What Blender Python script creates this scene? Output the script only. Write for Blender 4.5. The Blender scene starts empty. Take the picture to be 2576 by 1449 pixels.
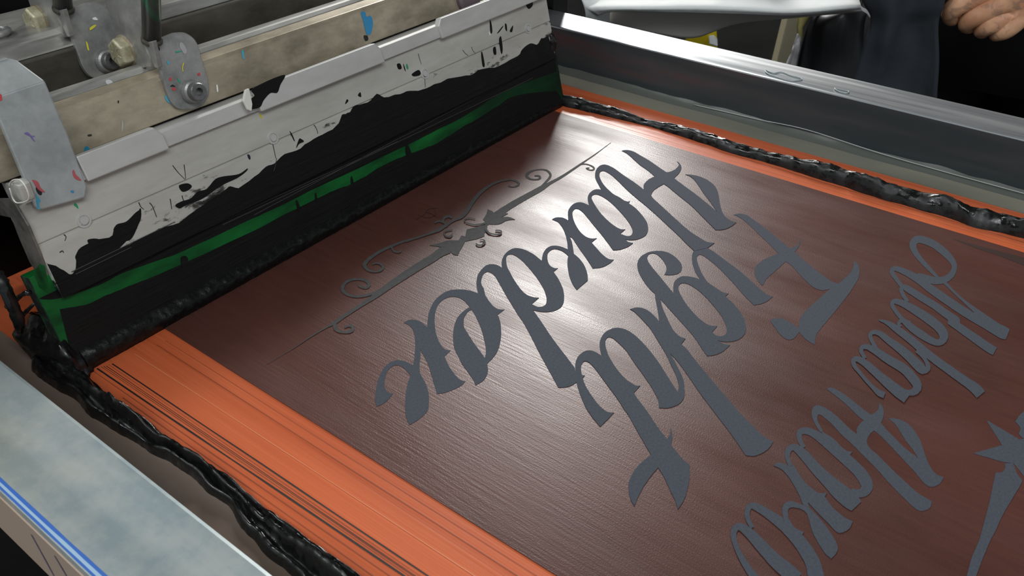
import bpy, bmesh, math, random
from mathutils import Vector, Matrix, noise
random.seed(7)
sc = bpy.context.scene
COL = sc.collection

# ------------------------------------------------------------------ camera
S = 0.275            # one scene unit of the survey, in metres (camera height over the screen mesh)
Z0 = 1.0             # height of the screen mesh over the workshop floor
def V3(x, y, z):
    return Vector((x*S, y*S, z*S + Z0))
VPX = (3300.0, -785.0); VPY = (-2140.0, -787.0); CX, CY = 1288.0, 724.5
F = math.sqrt(-((VPX[0]-CX)*(VPY[0]-CX) + (VPX[1]-CY)*(VPY[1]-CY)))
ax = Vector((VPX[0]-CX, -(VPX[1]-CY), -F)).normalized()
ay = Vector((VPY[0]-CX, -(VPY[1]-CY), -F)); ay = (ay - ax*ay.dot(ax)).normalized()
az = ax.cross(ay)
RW = Matrix((ax, ay, az))                       # camera -> world rotation
cam_d = bpy.data.cameras.new('camera'); cam = bpy.data.objects.new('camera', cam_d); COL.objects.link(cam)
cam_d.sensor_width = 36.0; cam_d.lens = 36.0*F/2576.0; cam_d.clip_start = 0.01; cam_d.clip_end = 60
cam.matrix_world = Matrix.Translation(V3(0, 0, 1)) @ RW.to_4x4()
cam_d.dof.use_dof = True; cam_d.dof.focus_distance = 0.48; cam_d.dof.aperture_fstop = 32.0
sc.camera = cam

# ------------------------------------------------------------------ light
w = bpy.data.worlds.new('workshop_air'); sc.world = w; w.use_nodes = True
w.node_tree.nodes['Background'].inputs[0].default_value = (0.80, 0.86, 0.88, 1)
w.node_tree.nodes['Background'].inputs[1].default_value = 0.46
def area(name, loc, target, sx, sy, power, color, along=None):
    d = bpy.data.lights.new(name, 'AREA'); d.shape = 'RECTANGLE'; d.size = sx; d.size_y = sy
    d.energy = power; d.color = color
    o = bpy.data.objects.new(name, d); COL.objects.link(o); o.location = loc
    z = (Vector(loc) - Vector(target)).normalized()
    x = Vector(along) if along else Vector((1, 0, 0))
    x = (x - z*x.dot(z)).normalized(); y = z.cross(x)
    m = Matrix((x, y, z)).transposed().to_4x4(); m.translation = Vector(loc); o.matrix_world = m
    return o
# long ceiling fixture whose reflection lies on the stencil and the far rail
area('tube_and_fill_light', V3(10.8, 6.95, 5.0), V3(10.8, 6.95, 0), 2.9, 0.34, 160, (1.0, 0.99, 0.96), along=(0.86, 0.5, 0))
# fill lights added behind and left of the camera for general brightness
area('tube_and_fill_light', V3(-1.5, -3.0, 5.6), V3(0.8, 0.8, 0), 1.8, 0.5, 24, (0.93, 0.98, 1.0), along=(1, -0.4, 0))
area('tube_and_fill_light', V3(-3.4, 3.6, 6.2), V3(1.0, 1.2, 0), 1.6, 0.5, 24, (0.95, 0.98, 1.0), along=(0.3, 1, 0))
sc.view_settings.view_transform = 'Standard'; sc.view_settings.look = 'None'
sc.view_settings.gamma = 1; sc.view_settings.exposure = 0.08
sc.view_settings.use_curve_mapping = False

# ------------------------------------------------------------------ survey helpers
def ray(px, py):
    return RW @ Vector((px-CX, -(py-CY), -F))
def on_z(px, py, z=0.0):                        # photo point lying on a horizontal plane
    d = ray(px, py); t = (z-1)/d.z
    return (d.x*t, d.y*t, z)
def on_face(px, py, y0=1.313, s=0.253):         # photo point lying on the leaning squeegee face
    d = ray(px, py); t = (y0+s)/(d.y-s*d.z)
    return (d.x*t, d.y*t, 1+d.z*t)
def on_x(px, py, x):
    d = ray(px, py); t = x/d.x
    return (x, d.y*t, 1+d.z*t)
def at_dist(px, py, dist, off=0.0):
    d = ray(px, py).normalized()*(dist+off)
    return (d.x, d.y, 1+d.z)

# ------------------------------------------------------------------ object helpers
def tag(o, label=None, cat=None, group=None, kind=None):
    if label: o['label'] = label
    if cat: o['category'] = cat
    if group: o['group'] = group
    if kind: o['kind'] = kind
    return o
def empty(name, loc, label, cat, group=None):
    o = bpy.data.objects.new(name, None); COL.objects.link(o); o.location = V3(*loc); o.empty_display_size = 0.02
    bpy.context.view_layer.update()
    return tag(o, label, cat, group)
def origin_of(parent):
    v = Vector((0, 0, 0))
    while parent is not None:
        v += parent.location; parent = parent.parent
    return v
def build(name, verts, faces, mat, parent=None, smooth=False, raw=False, bevel=0.0, base=None, seg=2):
    """verts in survey units (raw=False) or metres (raw=True)"""
    P = [Vector(v) if raw else V3(*v) for v in verts]
    if parent is not None: org = origin_of(parent)
    elif base is not None: org = V3(*base)
    else:
        org = Vector((sum(p.x for p in P)/len(P), sum(p.y for p in P)/len(P), min(p.z for p in P)))
    me = bpy.data.meshes.new(name); me.from_pydata([p-org for p in P], [], faces); me.update()
    bm = bmesh.new(); bm.from_mesh(me); bmesh.ops.recalc_face_normals(bm, faces=bm.faces)
    if bevel > 0:
        es = [e for e in bm.edges if len(e.link_faces) == 2 and e.calc_face_angle(0) > 0.5]
        bmesh.ops.bevel(bm, geom=es, offset=bevel, segments=seg, profile=0.6, affect='EDGES', clamp_overlap=True)
    bm.to_mesh(me); bm.free()
    me.materials.append(mat)
    for p in me.polygons: p.use_smooth = smooth
    o = bpy.data.objects.new(name, me); COL.objects.link(o)
    if parent is not None: o.parent = parent
    else: o.location = org
    return o
def merge(parts):
    V = []; Fc = []
    for v, f in parts:
        n = len(V); V += list(v); Fc += [tuple(i+n for i in q) for q in f]
    return V, Fc
def box(x0, x1, y0, y1, z0, z1):
    v = [(x, y, z) for z in (z0, z1) for y in (y0, y1) for x in (x0, x1)]
    return v, [(0,2,3,1),(4,5,7,6),(0,1,5,4),(2,6,7,3),(0,4,6,2),(1,3,7,5)]
def prism(profile, x0, x1):                      # a y,z profile run along the squeegee direction
    n = len(profile)
    v = [(x0, y, z) for y, z in profile] + [(x1, y, z) for y, z in profile]
    f = [tuple(range(n))[::-1], tuple(range(n, 2*n))] + [(i, (i+1) % n, n+(i+1) % n, n+i) for i in range(n)]
    return v, f
def slab(poly, off):                             # planar outline given a thickness vector
    n = len(poly); o = Vector(off)
    v = [tuple(p) for p in poly] + [tuple(Vector(p)+o) for p in poly]
    f = [tuple(range(n)), tuple(range(n, 2*n))[::-1]] + [(i, (i+1) % n, n+(i+1) % n, n+i) for i in range(n)]
    return v, f
def ring(c, a, b, r, n):
    return [tuple(Vector(c) + Vector(a)*math.cos(2*math.pi*i/n)*r + Vector(b)*math.sin(2*math.pi*i/n)*r) for i in range(n)]
def lathe(c, axis, prof, n=28, phase=0.0, hexa=False):
    """prof: list of (distance along axis, radius)"""
    ax_ = Vector(axis).normalized(); a = ax_.orthogonal().normalized(); b = ax_.cross(a)
    a, b = a*math.cos(phase)+b*math.sin(phase), b*math.cos(phase)-a*math.sin(phase)
    v = []; f = []
    if hexa: n = 6
    for d, r in prof:
        v += ring(Vector(c)+ax_*d, a, b, max(r, 1e-5), n)
    for k in range(len(prof)-1):
        for i in range(n):
            f.append((k*n+i, k*n+(i+1) % n, (k+1)*n+(i+1) % n, (k+1)*n+i))
    f.append(tuple(range(n))[::-1]); m = len(prof)-1; f.append(tuple(range(m*n, m*n+n)))
    return v, f
def tube(path, radii, n=12):
    P = [Vector(p) for p in path]; v = []; f = []
    for i, p in enumerate(P):
        t = (P[min(i+1, len(P)-1)]-P[max(i-1, 0)]).normalized()
        a = t.orthogonal().normalized() if i == 0 else (a - t*a.dot(t)).normalized()
        b = t.cross(a); r = radii[i] if hasattr(radii, '__len__') else radii
        v += ring(p, a, b, r, n)
    for k in range(len(P)-1):
        for i in range(n): f.append((k*n+i, k*n+(i+1) % n, (k+1)*n+(i+1) % n, (k+1)*n+i))
    f.append(tuple(range(n))[::-1]); m = len(P)-1; f.append(tuple(range(m*n, m*n+n)))
    return v, f
def crom(P, per=6, closed=False):
    P = [Vector(p) for p in P]; n = len(P); out = []
    rng = n if closed else n-1
    for i in range(rng):
        p1 = P[i]; p2 = P[(i+1) % n]
        p0 = P[i-1] if (closed or i > 0) else 2*p1-p2
        p3 = P[(i+2) % n] if (closed or i+2 < n) else 2*p2-p1
        for k in range(per):
            t = k/per
            out.append(0.5*((2*p1)+(p2-p0)*t+(2*p0-5*p1+4*p2-p3)*t*t+(3*p1-p0-3*p2+p3)*t**3))
    if not closed: out.append(P[-1])
    return out
def flat_fill(name, loops2d, frame, thick, mat, parent):
    """fill outlines (even-odd, holes allowed) laid on a plane; frame(u, v, lift) -> survey point"""
    cu = bpy.data.curves.new('tmp', 'CURVE'); cu.dimensions = '2D'; cu.fill_mode = 'BOTH'
    for lp in loops2d:
        sp = cu.splines.new('POLY'); sp.points.add(len(lp)-1); sp.use_cyclic_u = True
        for i, (x, y) in enumerate(lp): sp.points[i].co = (x, y, 0, 1)
    ob = bpy.data.objects.new('tmp', cu); COL.objects.link(ob)
    dg = bpy.context.evaluated_depsgraph_get(); me0 = bpy.data.meshes.new_from_object(ob.evaluated_get(dg))
    tris = [tuple(p.vertices) for p in me0.polygons]; uv = [(v.co.x, v.co.y) for v in me0.vertices]
    bpy.data.objects.remove(ob); bpy.data.curves.remove(cu); bpy.data.meshes.remove(me0)
    n = len(uv)
    # weld identical points so that the outer edge can be found
    key = {}; idx = []
    pts = []
    for p in uv:
        k = (round(p[0], 5), round(p[1], 5))
        if k not in key: key[k] = len(pts); pts.append(p)
        idx.append(key[k])
    tris = [tuple(dict.fromkeys(idx[i] for i in t)) for t in tris]; tris = [t for t in tris if len(t) >= 3]
    cnt = {}
    for t in tris:
        for i in range(len(t)):
            a, b = t[i], t[(i+1) % len(t)]; cnt.setdefault((min(a, b), max(a, b)), []).append((a, b))
    n = len(pts)
    V = [frame(u, v, thick) for u, v in pts] + [frame(u, v, 0.0) for u, v in pts]
    Fc = list(tris) + [(b, a, a+n, b+n) for e in cnt.values() if len(e) == 1 for a, b in e]
    return build(name, V, Fc, mat, parent)
def face_frame(u, v, lift, y0=1.313, s=0.253):    # u along the squeegee, v = height; lift towards the viewer
    return (u, y0+s*v-lift, v+lift*s)
def px_poly_face(name, pts, lift, thick, mat, parent, y0=1.313, smooth=True, per=5):
    w3 = [on_face(px, py, y0-lift) for px, py in pts]
    lp = [Vector((p[0], p[2], 0)) for p in w3]
    if smooth: lp = crom(lp, per, True)
    return flat_fill(name, [[(p.x, p.y) for p in lp]], lambda u, v, t: face_frame(u, v, t, y0-lift), thick, mat, parent)

# ------------------------------------------------------------------ materials
def mat(name, base=(.5,.5,.5), rough=.5, metal=0.0, spec=.5, coat=0.0, coat_r=.1):
    m = bpy.data.materials.new(name); m.use_nodes = True
    b = m.node_tree.nodes['Principled BSDF']
    b.inputs['Base Color'].default_value = (*base, 1); b.inputs['Roughness'].default_value = rough
    b.inputs['Metallic'].default_value = metal; b.inputs['Specular IOR Level'].default_value = spec
    b.inputs['Coat Weight'].default_value = coat; b.inputs['Coat Roughness'].default_value = coat_r
    return m
def nodes(m): return m.node_tree.nodes, m.node_tree.links, m.node_tree.nodes['Principled BSDF']
def coords(m, scale=(1,1,1), rot=(0,0,0), world=True):
    N, L, _ = nodes(m); mp = N.new('ShaderNodeMapping'); mp.inputs['Scale'].default_value = scale; mp.inputs['Rotation'].default_value = rot
    if world: g = N.new('ShaderNodeNewGeometry'); L.new(g.outputs['Position'], mp.inputs[0])
    else: g = N.new('ShaderNodeTexCoord'); L.new(g.outputs['Object'], mp.inputs[0])
    return mp.outputs[0]
def noise_tex(m, vec, scale, detail=4, rough=.55, dist=0):
    N, L, _ = nodes(m); n = N.new('ShaderNodeTexNoise'); L.new(vec, n.inputs['Vector'])
    n.inputs['Scale'].default_value = scale; n.inputs['Detail'].default_value = detail
    n.inputs['Roughness'].default_value = rough; n.inputs['Distortion'].default_value = dist
    return n.outputs['Fac']
def ramp(m, fac, stops):
    N, L, _ = nodes(m); r = N.new('ShaderNodeValToRGB'); L.new(fac, r.inputs[0])
    e = r.color_ramp.elements
    while len(e) < len(stops): e.new(.5)
    for i, (p, c) in enumerate(stops):
        e[i].position = p; e[i].color = (*c, 1) if len(c) == 3 else c
    return r.outputs[0]
def mixc(m, fac, a, b, mode='MIX'):
    N, L, _ = nodes(m); x = N.new('ShaderNodeMix'); x.data_type = 'RGBA'; x.blend_type = mode
    for s_, v in ((x.inputs[0], fac), (x.inputs[6], a), (x.inputs[7], b)):
        if hasattr(v, 'links') or isinstance(v, bpy.types.NodeSocket): L.new(v, s_)
        elif isinstance(v, tuple): s_.default_value = (*v, 1)
        else: s_.default_value = v
    return x.outputs[2]
def bump(m, fac, strength, dist=0.001, prev=None):
    N, L, B = nodes(m); b = N.new('ShaderNodeBump'); b.inputs['Strength'].default_value = strength
    b.inputs['Distance'].default_value = dist; L.new(fac, b.inputs['Height'])
    if prev is not None: L.new(prev, b.inputs['Normal'])
    L.new(b.outputs[0], B.inputs['Normal']); return b.outputs[0]
def setc(m, sock): N, L, B = nodes(m); L.new(sock, B.inputs['Base Color'])
def setr(m, sock): N, L, B = nodes(m); L.new(sock, B.inputs['Roughness'])

def flecks(m, base_sock, scale=90, amount=.035):
    """tiny flecks of dried coloured ink"""
    N, L, B = nodes(m)
    vo = N.new('ShaderNodeTexVoronoi'); vo.inputs['Scale'].default_value = scale; vo.inputs['Randomness'].default_value = 1
    L.new(coords(m, (1, 1, .45)), vo.inputs['Vector'])
    lt = N.new('ShaderNodeMath'); lt.operation = 'LESS_THAN'; lt.inputs[1].default_value = .24; L.new(vo.outputs['Distance'], lt.inputs[0])
    sp = N.new('ShaderNodeSeparateColor'); L.new(vo.outputs['Color'], sp.inputs[0])
    g = N.new('ShaderNodeMath'); g.operation = 'LESS_THAN'; g.inputs[1].default_value = amount; L.new(sp.outputs[0], g.inputs[0])
    mu = N.new('ShaderNodeMath'); mu.operation = 'MULTIPLY'; L.new(lt.outputs[0], mu.inputs[0]); L.new(g.outputs[0], mu.inputs[1])
    rc = N.new('ShaderNodeValToRGB'); rc.color_ramp.interpolation = 'CONSTANT'; L.new(sp.outputs[1], rc.inputs[0])
    cols = [(0, (.6,.5,.02)), (.2, (.02,.02,.03)), (.4, (.5,.05,.06)), (.55, (.8,.8,.78)), (.75, (.02,.25,.4)), (.9, (.03,.3,.12))]
    e = rc.color_ramp.elements
    while len(e) < len(cols): e.new(.5)
    for i, (p, c) in enumerate(cols): e[i].position = p; e[i].color = (*c, 1)
    setc(m, mixc(m, mu.outputs[0], base_sock, rc.outputs[0]))

# stencil emulsion: maroon, glossy, finely combed along the stroke
M_emul = mat('maroon_emulsion', rough=.36, spec=.42)
n1 = noise_tex(M_emul, coords(M_emul, (1,1,1)), 7, 4)
n2 = noise_tex(M_emul, coords(M_emul, (420, 30, 1)), 1, 4, .6)
c = ramp(M_emul, n1, [(.4, (.056,.021,.0155)), (.6, (.088,.031,.024))])
c = mixc(M_emul, .35, c, ramp(M_emul, n2, [(.3, (.050,.018,.014)), (.7, (.095,.034,.026))]))
setc(M_emul, c)
b0 = bump(M_emul, noise_tex(M_emul, coords(M_emul, (800, 48, 1)), 1, 3, .6), .45, .00022)
b1 = bump(M_emul, noise_tex(M_emul, coords(M_emul, (1500, 1500, 1)), 1, 1, .5), .25, .0002, b0)
setr(M_emul, ramp(M_emul, noise_tex(M_emul, coords(M_emul, (40, 9, 1)), 1, 3), [(.3, (.30,.30,.30)), (.7, (.44,.44,.44))]))
# open stencil areas: black ink seen through the mesh
M_open = mat('inked_open_mesh', rough=.8, spec=.2)
setc(M_open, ramp(M_open, noise_tex(M_open, coords(M_open, (900, 900, 1)), 1, 2), [(.3, (.044,.050,.063)), (.7, (.058,.064,.080))]))
M_orn = mat('shaded_open_mesh', rough=.7, spec=.25)  # flourish copy of the open mesh, shade near the squeegee put into its colour
setc(M_orn, ramp(M_orn, noise_tex(M_orn, coords(M_orn, (400, 400, 1)), 1, 2), [(.3, (.044,.043,.043)), (.7, (.060,.059,.059))]))
# bare orange mesh
M_orange = mat('orange_mesh', rough=.30, spec=.5)
a_ = noise_tex(M_orange, coords(M_orange, (420, 3, 1)), 1, 5, .65)
b_ = noise_tex(M_orange, coords(M_orange, (60, 2, 1)), 1, 3, .6)
c = ramp(M_orange, a_, [(.25, (.36,.068,.022)), (.5, (.50,.105,.036)), (.75, (.62,.16,.062))])
c = mixc(M_orange, .5, c, ramp(M_orange, b_, [(.38, (.37,.068,.022)), (.62, (.60,.14,.055))]))
setc(M_orange, c); bump(M_orange, a_, .5, .0002)
M_tape = mat('grey_tape', rough=.42, spec=.45)
setc(M_tape, ramp(M_tape, noise_tex(M_tape, coords(M_tape, (14, 4, 1)), 1, 5), [(.38, (.16,.115,.09)), (.62, (.25,.20,.165))]))
bump(M_tape, noise_tex(M_tape, coords(M_tape, (60, 12, 1)), 1, 3), .3, .0006)
M_tape2 = mat('olive_tape', rough=.45, spec=.45)
setc(M_tape2, ramp(M_tape2, noise_tex(M_tape2, coords(M_tape2, (14, 4, 1)), 1, 5), [(.38, (.14,.14,.11)), (.62, (.225,.21,.165))]))
# frame aluminium
M_frame = mat('frame_aluminium', rough=.42, metal=.30)
n1 = noise_tex(M_frame, coords(M_frame, (9, 3, 9)), 1, 5)
n2 = noise_tex(M_frame, coords(M_frame, (90, 6, 90)), 1, 4)
c = ramp(M_frame, n1, [(.38, (.25,.32,.35)), (.5, (.33,.375,.375)), (.62, (.38,.385,.30))])
c = mixc(M_frame, .3, c, ramp(M_frame, n2, [(.4, (.24,.29,.31)), (.6, (.42,.44,.43))]))
c = mixc(M_frame, .30, c, ramp(M_frame, noise_tex(M_frame, coords(M_frame, (1,1,1)), 55, 6, .7), [(.40, (.20,.26,.28)), (.60, (.46,.47,.42))]))
setc(M_frame, c); setr(M_frame, ramp(M_frame, n2, [(.3, (.33,.33,.33)), (.7, (.5,.5,.5))])); bump(M_frame, n2, .15, .0005)
M_railtop = mat('clean_rail_aluminium', rough=.34, metal=.8)
n2 = noise_tex(M_railtop, coords(M_railtop, (120, 5, 90)), 1, 4)
setc(M_railtop, ramp(M_railtop, n2, [(.3, (.40,.42,.44)), (.7, (.62,.63,.64))])); setr(M_railtop, ramp(M_railtop, n2, [(.3, (.28,.28,.28)), (.7, (.42,.42,.42))])); bump(M_railtop, n2, .12, .0004)
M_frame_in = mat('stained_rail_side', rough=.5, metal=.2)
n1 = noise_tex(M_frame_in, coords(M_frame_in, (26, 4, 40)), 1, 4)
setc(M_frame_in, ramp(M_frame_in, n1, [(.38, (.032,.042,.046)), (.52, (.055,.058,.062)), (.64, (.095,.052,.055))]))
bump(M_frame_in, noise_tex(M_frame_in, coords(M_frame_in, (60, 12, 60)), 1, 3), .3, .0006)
M_rail_out = mat('bare_rail_side', (.55,.42,.33), .5, .3)
M_glue = mat('clear_adhesive', (.085,.09,.08), .38, 0, .35)
# squeegee holder and machine metals
def metal(name, c0, c1, rough=.45, met=.6, sc_=(30,30,30), fl=None):
    m = mat(name, rough=rough, metal=met)
    n = noise_tex(m, coords(m, sc_), 1, 5, .6)
    n2 = noise_tex(m, coords(m, tuple(a*5 for a in sc_)), 1, 4, .65)
    col = mixc(m, .35, ramp(m, n, [(.40, c0), (.60, c1)]), ramp(m, n2, [(.38, c0), (.62, c1)]))
    if fl: flecks(m, col, *fl)
    else: setc(m, col)
    bump(m, noise_tex(m, coords(m, (sc_[0]*3, sc_[1]*3, sc_[2]*3)), 1, 3), .12, .0005)
    return m
M_hold = metal('satin_aluminium', (.41,.395,.36), (.53,.515,.47), .5, .3, (9, 40, 40), (260, .02))
def zstain(m, zmid, k, vec_scale, dark):
    """ink rubbed onto the metal near its lower lip: ragged blotches thinning out upwards"""
    N, L, B = nodes(m); lk = B.inputs['Base Color'].links[0].from_socket
    g = N.new('ShaderNodeNewGeometry'); sp = N.new('ShaderNodeSeparateXYZ'); L.new(g.outputs['Position'], sp.inputs[0])
    a = N.new('ShaderNodeMath'); a.operation = 'MULTIPLY_ADD'; a.inputs[1].default_value = -k; a.inputs[2].default_value = zmid*k; L.new(sp.outputs[2], a.inputs[0])
    b = N.new('ShaderNodeMath'); b.operation = 'ADD'; L.new(a.outputs[0], b.inputs[0]); L.new(noise_tex(m, coords(m, vec_scale), 1, 6, .68), b.inputs[1])
    setc(m, mixc(m, ramp(m, b.outputs[0], [(.54, (0,0,0)), (.60, (.85,.85,.85)), (.66, (1,1,1))]), lk, dark))
zstain(M_hold, 1.0548, 12, (45, 90, 120), (.014,.013,.012))
M_tab = metal('pale_aluminium', (.47,.46,.44), (.56,.55,.53), .48, .35, (14, 40, 40), (140, .03))
M_beam = metal('stained_steel', (.20,.168,.12), (.45,.385,.285), .36, .40, (14, 26, 26), (110, .07))
M_dark = metal('dark_and_shaded_steel', (.055,.050,.042), (.13,.12,.10), .38, .5, (12, 26, 26), (130, .06))
M_top = metal('bright_steel', (.26,.25,.23), (.52,.51,.48), .30, .65, (10, 40, 40), (130, .05))
M_brk = metal('bracket_steel', (.19,.19,.185), (.36,.355,.34), .40, .5, (38, 38, 38), (120, .22))
M_cover = metal('cover_aluminium', (.29,.305,.305), (.42,.435,.435), .45, .4, (34, 34, 34), (150, .06))
M_brass = metal('yellow_zinc', (.24,.215,.13), (.46,.43,.30), .45, .35, (130, 130, 130))
M_bolt = metal('black_oxide_bolt', (.11,.11,.11), (.19,.19,.19), .4, .6, (150, 150, 150))
M_black_ink = mat('wet_black_ink', (.006,.006,.006), .16, 0, .5)
n_ = noise_tex(M_black_ink, coords(M_black_ink, (1,1,1)), 260, 4, .6); n2_ = noise_tex(M_black_ink, coords(M_black_ink, (1,1,1)), 70, 4, .6)
bb = bump(M_black_ink, n2_, .35, .0014); bump(M_black_ink, n_, .25, .0004, bb)
setr(M_black_ink, ramp(M_black_ink, noise_tex(M_black_ink, coords(M_black_ink, (1,1,1)), 150, 3, .6), [(.44, (.46,.46,.46)), (.60, (.12,.12,.12))]))
M_film = mat('smeared_ink_film', (.007,.007,.007), .42, 0, .14)
bump(M_film, noise_tex(M_film, coords(M_film, (18, 400, 400)), 1, 4, .6), .5, .0008)
setr(M_film, ramp(M_film, noise_tex(M_film, coords(M_film, (60, 90, 90)), 1, 4), [(.35, (.28,.28,.28)), (.65, (.6,.6,.6))]))
M_rough_ink = mat('dragged_ink_bead', (.010,.010,.010), .3, 0, .22)
q = noise_tex(M_rough_ink, coords(M_rough_ink, (1,1,1)), 300, 5, .65); bump(M_rough_ink, q, .5, .0006)
setc(M_rough_ink, ramp(M_rough_ink, q, [(.5, (.005,.005,.005)), (.8, (.015,.016,.015))]))
M_green = mat('green_polyurethane', (.012,.105,.030), .42, 0, .2)
setc(M_green, ramp(M_green, noise_tex(M_green, coords(M_green, (25, 90, 90)), 1, 4, .6), [(.28, (.003,.028,.008)), (.5, (.004,.075,.016)), (.7, (.006,.115,.022))]))
N_, L_, B_ = nodes(M_green); lk_ = B_.inputs['Base Color'].links[0].from_socket
g_ = N_.new('ShaderNodeNewGeometry'); sx_ = N_.new('ShaderNodeSeparateXYZ'); L_.new(g_.outputs['Position'], sx_.inputs[0])
ad_ = N_.new('ShaderNodeMath'); ad_.operation = 'MULTIPLY_ADD'; ad_.inputs[1].default_value = .25; L_.new(noise_tex(M_green, coords(M_green, (12, 90, 110)), 1, 4), ad_.inputs[0]); L_.new(sx_.outputs[0], ad_.inputs[2])
setc(M_green, mixc(M_green, ramp(M_green, ad_.outputs[0], [(.50, (0,0,0)), (.60, (.72,.72,.72)), (.66, (.82,.82,.82))]), lk_, (.004,.010,.007)))   # green darkens unevenly over the far third
M_greenrough = mat('cut_green_edge', (.05,.12,.06), .8)
setc(M_greenrough, ramp(M_greenrough, noise_tex(M_greenrough, coords(M_greenrough, (1,1,1)), 190, 5), [(.50, (.006,.008,.007)), (.60, (.008,.06,.02)), (.85, (.08,.12,.08))]))
def paint(name, c): return mat(name, c, .5)
M_white_glue = mat('dried_white_plastisol', (.66,.64,.58), .35, 0, .5)

# ================================================================== SCREEN
XL0, XL1 = 0.197, 0.332       # left rail, outer and inner faces
XR0, XR1 = 2.186, 2.322       # right rail
HZ = 0.135; YN, YF = -0.75, 2.45
scr = empty('printing_screen', (1.26, 0.85, 0), 'large printing screen with silver frame, orange mesh and maroon lettering stencil', 'screen')
def rail(name, x0, x1, y0, y1, m):
    o = build(name, *box(x0, x1, y0, y1, 0.0, HZ), m, scr, bevel=.0016)
    return o
rl = rail('frame_rail', XL0, XL1, YN, YF, M_frame); tag(rl, 'left rail with blue marker lines along its outer edge')
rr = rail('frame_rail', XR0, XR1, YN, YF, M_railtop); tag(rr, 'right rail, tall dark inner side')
rail('frame_rail', XL1, XR0, YF-.135, YF, M_frame); rail('frame_rail', XL1, XR0, YN, YN+.135, M_frame)
# stained inner side of the right rail, thin residue film on the aluminium
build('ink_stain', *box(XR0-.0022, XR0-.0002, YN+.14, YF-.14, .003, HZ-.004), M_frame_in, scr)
build('bare_side', *box(XL0-.0022, XL0-.0002, YN, YF, .002, HZ-.012), M_rail_out, scr)
build('mesh_fabric', *box(XL1-.05, XR0+.05, YN+.1, YF-.1, -.012, -.0045), M_orange, scr)
def ribbon(x0, x1, y0, y1, z0, z1, ny=60, wob=0.0, zf=None, seed=0):
    v = []; f = []
    for i in range(ny+1):
        y = y0+(y1-y0)*i/ny
        e0 = wob*noise.noise(Vector((y*2.3, seed, 0))); e1 = wob*noise.noise(Vector((y*2.3, seed+9, 0)))
        for x, z in ((x0+e0, z1), (x1+e1, z1), (x1+e1, z0), (x0+e0, z0)): v.append((x, y, z))
    for i in range(ny):
        for k in range(4): f.append((i*4+k, i*4+(k+1) % 4, i*4+4+(k+1) % 4, i*4+4+k))
    f += [(0,1,2,3), tuple(ny*4+k for k in (3,2,1,0))]
    return v, f
build('mesh_fabric_face', *ribbon(XL1, XR0, YN+.135, YF-.135, -.0045, -.0030), M_orange, scr)
t1 = build('frame_tape', *ribbon(XL1, .427, YN+.135, YF-.135, -.0030, -.0012, 60, .004), M_tape, scr); tag(t1, 'brownish grey tape beside the left rail')
t2 = build('frame_tape', *ribbon(2.096, XR0, YN+.135, YF-.135, -.0030, -.0012, 60, .006, seed=3), M_tape2, scr); tag(t2, 'olive grey tape beside the right rail')
em = build('emulsion_stencil', *ribbon(.621, 1.912, YN+.3, 1.80, -.0030, -.0010, 80, .0015, seed=5), M_emul, scr)
# clear adhesive fillet along the foot of the right rail, with a loose strip
v = []; f = []; ny = 160
for i in range(ny+1):
    y = -.6+(2.3+.6)*i/ny; wv = noise.noise(Vector((y*5, 2, 0)))*.012; w2 = noise.noise(Vector((y*14, 8, 0)))*.007
    for x, z in ((XR0-.0026, .016+wv*.5+w2*.6), (XR0-.006-w2*.3, .012+wv*.4), (XR0-.013+w2*.4, .004), (XR0-.024+wv*.4, -.0011)): v.append((x, y, z))
for i in range(ny):
    for k in range(3): f.append((i*4+k, i*4+k+1, i*4+5+k, i*4+4+k))
o = build('adhesive_fillet', v, f, M_glue, scr, smooth=True)
P = crom([(XR0-.012, 1.0, .010), (XR0-.012, .8, .018), (XR0-.010, .66, .024), (XR0-.012, .45, .014), (XR0-.014, .2, .012), (XR0-.014, -.2, .013)], 14)
M_strip = mat('clear_strip', (.42,.43,.42), .2, 0, .6)
build('adhesive_strip', *tube([tuple(p) for p in P], .0022*S*4, 6) if False else tube([tuple(p) for p in P], .0011, 6), M_strip, scr, smooth=True)
# dried adhesive beads on top of the right rail
for pts, nm in (([(1925,176),(1945,184),(1965,181),(1990,190),(2010,195),(2016,200),(1990,203),(1965,197),(1950,192),(1932,186)], 0), ([(2100,222),(2120,226),(2135,230),(2128,234),(2108,229)], 1)):
    loop = crom([on_z(x, y, HZ+.0022) for x, y in pts], 5, True)
    build('adhesive_bead', *tube([tuple(p) for p in loop]+[tuple(loop[0])], .0016, 6), M_frame, scr, smooth=True)

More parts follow.
